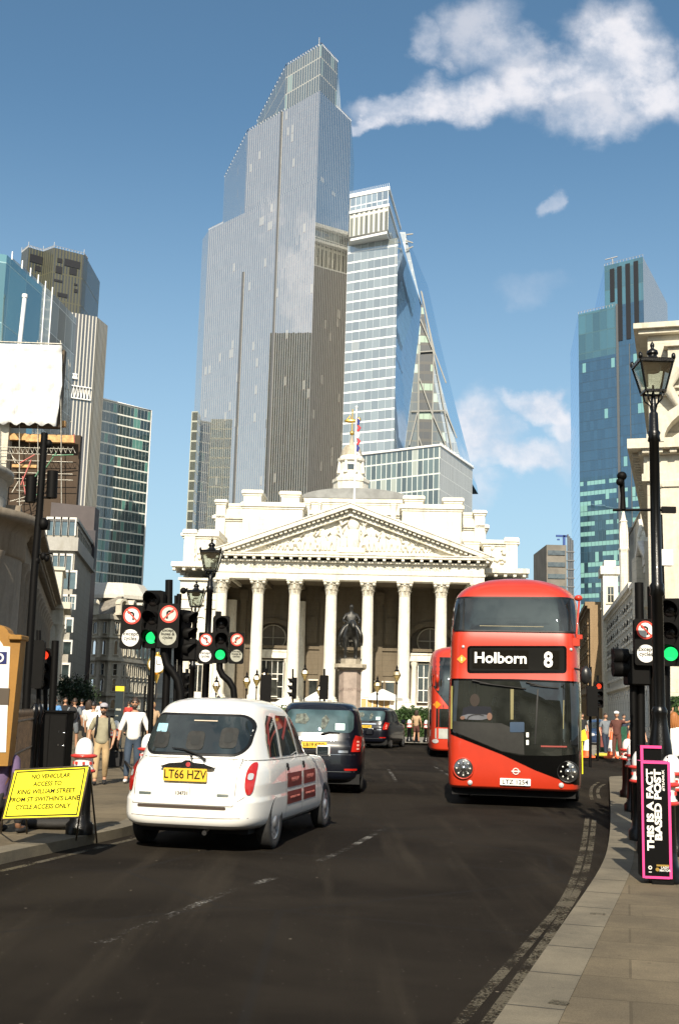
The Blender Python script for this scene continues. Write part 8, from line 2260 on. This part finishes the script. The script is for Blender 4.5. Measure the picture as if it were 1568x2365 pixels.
def person(lab, loc, h, rz=0.0, top=CWH, bot=JEAN, skn=SKN, hair=HBR, stride=.22, armL=None, armR=None, sleeve='short', legs='long', cap=None, glasses=False, long_hair=False, pack=None, bag=None, beard=False, detail=False, group=None, shoe=CBK, lean=0.0, sit=False):
    """local: facing -y, feet on z = 0; L is the viewer's left for a figure that faces the viewer"""
    o = empty('person', loc, rz, lab, 'person', group); s = h / 1.75
    aL = armL or ((-.27, .03, 1.12), (-.27, -.08, .88)); aR = armR or ((.27, -.03, 1.12), (.28, -.12, .88))
    V = lambda *p: Vector(p) * s
    kn = .50 if not sit else .42
    lf = stride
    if sit: legs_ = [((-.16, -.42, .42), (-.16, -.30, .08), (-.16, -.5, .04)), ((.16, -.42, .42), (.16, -.30, .08), (.16, -.5, .04))]; dz = -.48
    else: legs_ = [((-.10, -lf * .75, .50), (-.10, -lf, .09), (-.10, -lf - .17, .05)), ((.10, lf * .15 - .04, .49), (.09, lf, .13), (.09, lf - .13, .04))]; dz = 0
    T = lambda p: Vector((p[0], p[1] + (0 if p[2] < .9 else -lean * (p[2] - .9)), p[2] + dz)) * s
    v = [T((0, 0, .95)), T((0, .01, 1.15)), T((0, 0, 1.36)), T((0, .01, 1.47)), T((0, -.005, 1.56))]
    r = [.125, .115, .13, .055, .05]; e = [(0, 1), (1, 2), (2, 3), (3, 4)]
    for sg, a in ((-1, aL), (1, aR)):
        n = len(v); v += [T((sg * .175, .01, 1.40)), T(a[0]), T(a[1])]; r += [.058, .042, .028]; e += [(2, n), (n, n + 1), (n + 1, n + 2)]
        w_ = Vector(a[1]); d = (w_ - Vector(a[0])).normalized(); sd = Vector((0, 1, 0)) if abs(d.y) < .8 else Vector((0, 0, 1)); sd = (sd - d * sd.dot(d)).normalized(); inw = d.cross(sd)
        m = len(v); v += [T(w_ + d * .06)]; r += [.030]; e += [(n + 2, m)]
        if detail:
            for q, (fo, ln) in enumerate(((-.028, .075), (-.010, .085), (.010, .08), (.027, .062))):
                k1 = len(v); v += [T(w_ + d * (.09 + ln * .2) + sd * fo), T(w_ + d * (.085 + ln * .75) + sd * fo * 1.05 + inw * -.02 * sg), T(w_ + d * (.08 + ln) + sd * fo + inw * -.04 * sg)]; r += [.0105, .009, .0075]; e += [(m, k1), (k1, k1 + 1), (k1 + 1, k1 + 2)]
            k1 = len(v); v += [T(w_ + d * .05 - sd * .04), T(w_ + d * .085 - sd * .055)]; r += [.012, .009]; e += [(m, k1), (k1, k1 + 1)]
    for sg, L in ((-1, legs_[0]), (1, legs_[1])):
        n = len(v); v += [T((sg * .085, 0, .90)), Vector(L[0]) * s, Vector(L[1]) * s, Vector(L[2]) * s]; r += [.088, .06, .042, .038]; e += [(0, n), (n, n + 1), (n + 1, n + 2), (n + 2, n + 3)]
    hd = MB(); c = T((0, -.02, 1.655))
    n_, m_ = 16, 12; vs = []
    for i in range(m_ + 1):
        t = -pi / 2 + pi * i / m_
        for k in range(n_):
            a = 2 * pi * k / n_; x, y, z = cos(t) * cos(a), cos(t) * sin(a), sin(t)
            wx = .078 * (1 - .22 * max(0, -z) ** 1.5); fy = .098 if y > 0 else .092 * (1 - .08 * max(0, z))
            vs.append(c + Vector((x * wx, y * fy, z * .118)) * s)
    hd.add(vs, [(i * n_ + k, i * n_ + (k + 1) % n_, (i + 1) * n_ + (k + 1) % n_, (i + 1) * n_ + k) for i in range(m_) for k in range(n_)], 0, True)
    F_ = lambda x, y, z: c + Vector((x, y, z)) * s
    hd.tube([F_(0, -.085, .02), F_(0, -.108, -.012), F_(0, -.09, -.03)], [.008 * s, .014 * s, .012 * s], 6)
    for sg in (-1, 1): hd.ball(F_(sg * .078, .0, -.005), (.010 * s, .02 * s, .03 * s), n=8, m=6); hd.ball(F_(sg * .03, -.082, .018), (.012 * s, .008 * s, .007 * s), 1, 8, 6)
    hd.ball(F_(0, -.082, -.055), (.024 * s, .008 * s, .006 * s), 2, 8, 6)
    body = skin('body', v, e, [q * s for q in r], skn, o, 2 if detail else 1, 0, None, (hd, [skn, HBK, mat('lips', (.3, .1, .08), .5)]))
    if glasses:
        b = MB()
        for sg in (-1, 1): b.ball(F_(sg * .032, -.092, .018), (.026 * s, .008 * s, .017 * s), n=10, m=6)
        b.tube([F_(-.078, -.02, .022), F_(-.06, -.085, .022), F_(.06, -.085, .022), F_(.078, -.02, .022)], .003 * s, 4); b.build('sunglasses', BLK, o)
    # hair
    b = MB(); vs = []
    for i in range(9):
        t = -.25 + (pi / 2 + .25) * i / 8
        for k in range(18):
            a = 2 * pi * k / 18; front = max(0, -sin(a)); lo = max(t, .45 * front - .1)
            vs.append(F_(.086 * cos(lo) * cos(a), .012 + .105 * cos(lo) * sin(a), .127 * sin(lo)))
    b.add(vs, [(i * 18 + k, i * 18 + (k + 1) % 18, (i + 1) * 18 + (k + 1) % 18, (i + 1) * 18 + k) for i in range(8) for k in range(18)], 0, True)
    if long_hair:
        for k in range(9):
            a = radians(-10 + 200 * k / 8); b.tube([F_(.07 * cos(a), .02 + .08 * sin(a), .05), F_(.085 * cos(a), .03 + .09 * sin(a), -.08), F_(.09 * cos(a), .03 + .08 * sin(a), -.2)], [.035 * s, .035 * s, .015 * s], 6)
    b.build('hair', hair, o)
    if beard: b = MB(); b.ball(F_(0, -.045, -.075), (.06 * s, .055 * s, .045 * s), n=12, m=8); b.build('beard', hair, o)
    if cap:
        b = MB(); b.ball(F_(0, .0, .065), (.098 * s, .115 * s, .075 * s), n=16, m=8); b.ball(F_(0, -.10, .05), (.07 * s, .065 * s, .012 * s), n=12, m=6); b.build('cap', cap, o)
    # clothes follow the same skeleton
    v2 = [T((0, 0, .85)), T((0, .0, .98)), T((0, .01, 1.15)), T((0, 0, 1.36)), T((0, .01, 1.46))]; r2 = [.17, .165, .15, .155, .072]; e2 = [(0, 1), (1, 2), (2, 3), (3, 4)]
    for sg, a in ((-1, aL), (1, aR)):
        n = len(v2); sh_, el, wr = Vector((sg * .18, .01, 1.40)), Vector(a[0]), Vector(a[1])
        end = el.lerp(sh_, .15) if sleeve == 'short' else el.lerp(wr, .9 if sleeve == 'long' else .25)
        v2 += [T(sh_)] + ([T(el)] if sleeve != 'short' else []) + [T(end)]; k = len(v2) - n; r2 += [.078] + ([.056] if sleeve != 'short' else []) + [.062 if sleeve == 'short' else .044]
        e2 += [(3, n)] + [(n + i, n + i + 1) for i in range(k - 1)]
    skin('shirt', v2, e2, [q * s for q in r2], top, o, 1 + detail, 0)
    v3 = [T((0, 0, 1.04)), T((0, 0, .88))]; r3 = [.14, .15]; e3 = [(0, 1)]
    for sg, L in ((-1, legs_[0]), (1, legs_[1])):
        n = len(v3); k_, a_ = Vector(L[0]), Vector(L[1]); hp_ = Vector((sg * .09, 0, .86 + dz))
        if legs == 'long': v3 += [hp_ * s, k_ * s, (a_ + Vector((0, 0, .02))) * s]; r3 += [.105, .078, .060]; e3 += [(1, n), (n, n + 1), (n + 1, n + 2)]
        else: v3 += [hp_ * s, k_.lerp(hp_, .1) * s]; r3 += [.105, .09]; e3 += [(1, n), (n, n + 1)]
    skin('trousers' if legs != 'skirt' else 'skirt', v3, e3, [q * s for q in r3], bot, o, 1 + detail, 0)
    for L in legs_:
        a_, t_ = Vector(L[1]), Vector(L[2]); b = MB(); m = (a_ + t_) / 2 + Vector((0, 0, -.02)); up = a_.z > .11
        b.ball((m.x * s, (m.y - .01) * s, m.z * s), (.048 * s, .135 * s, .045 * s), n=12, m=8, R=Matrix.Rotation(.35 if up else 0, 3, 'X')); b.build('shoe', shoe, o)
    if pack:
        b = MB(); b.ball(T((0, .22, 1.24)), (.17 * s, .12 * s, .25 * s), n=14, m=10); pk = b.build('backpack', pack, o)
        b = MB()
        for sg in (-1, 1): b.tube([T((sg * .12, .12, 1.45)), T((sg * .13, -.06, 1.50)), T((sg * .135, -.16, 1.36)), T((sg * .15, -.13, 1.15)), T((sg * .17, .05, 1.02))], .022 * s, 6)
        b.build('strap', pack, pk)
    if bag:
        w_ = Vector(aL[1] if bag < 0 else aR[1]) + Vector((0, -.02, -.1)); b = MB()
        b.ext([(-.13, -.42), (.13, -.42), (.17, -.36), (.14, -.12), (-.14, -.12), (-.17, -.36)], T((w_.x, w_.y + .05, w_.z)), (s, 0, 0), (0, 0, s), (0, -.12 * s, 0))
        hb2 = b.build('handbag', CBK, None, .02)
        b = MB(); b.tube([T((w_.x - .09, w_.y, w_.z - .13)), T((w_.x - .05, w_.y, w_.z)), T((w_.x, w_.y, w_.z + .03)), T((w_.x + .05, w_.y, w_.z)), T((w_.x + .09, w_.y, w_.z - .13))], .010 * s, 5); b.build('handle', CBK, hb2)
        hb2.location = o.location; hb2.rotation_euler = o.rotation_euler; tag(hb2, 'slouchy black bag hanging from the hand of the man in the white shirt', 'bag')
    return o


def spot(u, Y, z=.12): p = P(u, 1640, Y); return (p.x, Y, z)


person('man in grey flat cap, olive polo shirt, khaki trousers and backpack straps, walking', spot(240, 23.6), 1.57, radians(8), OLV, KHK, SKN, HBR, .20, ((-.29, .04, 1.13), (-.30, -.06, .88)), ((.28, .0, 1.13), (.24, -.10, .90)), 'short', 'long', CGR, True, False, CBK, None, True, True)
person('bearded man in sunglasses, white shirt and blue jeans carrying a black bag', spot(312, 24.4), 1.71, radians(4), CWH, JEAN, SKN, HBR, .12, ((-.28, .0, 1.12), (-.31, -.06, .86)), ((.29, .02, 1.12), (.32, -.02, .90)), 'rolled', 'long', None, True, False, None, -1, True, True, shoe=CWH)
person('woman with ginger hair, white top and black skirt, arms raised, right edge', spot(1556, 23.0), 1.70, radians(150), CWH, CBK, SKN, HGI, .1, ((-.30, -.1, 1.55), (-.14, -.12, 1.74)), ((.30, -.1, 1.50), (.12, -.12, 1.72)), 'short', 'skirt', None, False, True, None, None, False, True, shoe=CTN)
G1 = 'pedestrians on the left pavement and street'
person('person seen from behind in grey top and shorts with a black backpack', spot(172, 40), 1.72, pi, CGY, CGY, SKN, HBR, .15, legs='short', pack=CBK, group=G1)
person('dark-haired person in purple sitting low at the bottom left edge', (spot(2, 14.4)[0], 14.4, .12), 1.68, radians(160), CPU, CBK, SKD, HBK, .1, sit=True, lean=.3)
sb = MB(); q = G(2, 1876, .12); sb.ball((q.x + .02, q.y, .36), (.26, .18, .26), n=16, m=10); sb.tube([(q.x - .1, q.y - .17, .5), (q.x + .12, q.y - .18, .52)], .012, 5); tag(sb.build('holdall', CBK), 'black holdall next to the seated person at the left edge', 'bag')
for (u, Y, h, rz, tp, bt, sk_, hr_, lab, kw) in (
    (205, 36, 1.66, 2.6, CWH, CBK, SKN, HBR, 'woman in white top with red headband in the left crowd', dict(long_hair=True, cap=None)),
    (216, 33, 1.62, 2.9, CWH, CTN, SKN, HBK, 'person in white T-shirt partly behind the flat-cap man', {}),
    (354, 41, 1.66, .2, CTN, JEAN, SKN, HBL, 'person in pale tan top to the right of the bearded man', {}),
    (188, 52, 1.74, 3.1, CNV, CBK, SKN, HBK, 'figure in navy next to the backpack wearer', {}),
    (150, 48, 1.76, .4, CBK, CGY, SKN, HBR, 'man in black jacket above the black cabinet', {}),
    (126, 44, 1.75, .1, CBL, CNV, SKN, HBR, 'man in bright blue shirt above the black cabinet', {}),
    (105, 55, 1.78, 2.5, CGY, CBK, SKD, HBK, 'grey-topped figure against the dark stone bank', {}),
    (297, 60, 1.70, 2.9, CRD, CBK, SKN, HBR, 'distant person in red behind the bearded man', {}),
    (232, 62, 1.72, .0, CWH, CNV, SKN, HBK, 'distant person in white beneath the cream corner building', {}),
    (166, 66, 1.72, .0, CBK, CBK, SKN, HBK, 'distant dark figure under the street tree', {})):
    person(lab, spot(u, Y), h, rz, tp, bt, sk_, hr_, .18, group=G1, **kw)
G2 = 'pedestrians beyond the vehicles'
person('woman in patterned brown dress walking past the hedge', spot(962, 61.5), 1.66, 2.8, CTN, CBR, SKN, HBR, .15, legs='skirt', long_hair=True, group=G2)
person('man in white cap and brown shirt pointing right, behind the green barrier', spot(1424, 44), 1.78, radians(-30), CBR, CBR, SKN, HBR, .1, None, ((.42, -.1, 1.38), (.66, -.15, 1.50)), cap=CWH, group=G2)
for (u, Y, tp, bt, lab) in ((1398, 48, CGY, CNV, 'person in grey between the bus and the white-capped man'), (1344, 58, CBK, CBK, 'dark figure close to the right side of the bus'), (1440, 60, CNV, CBK, 'figure in navy on the far right pavement'), (1470, 38, CBK, CRD, 'person in black between the bollards and the dark posts'), (1380, 80, CWH, CBK, 'tiny figure in white far down the right street'), (1060, 100, CRD, CBK, 'tiny figure in red at the exchange steps')):
    person(lab, spot(u, Y), 1.72, .3, tp, bt, SKN, HBR, .15, group=G2)
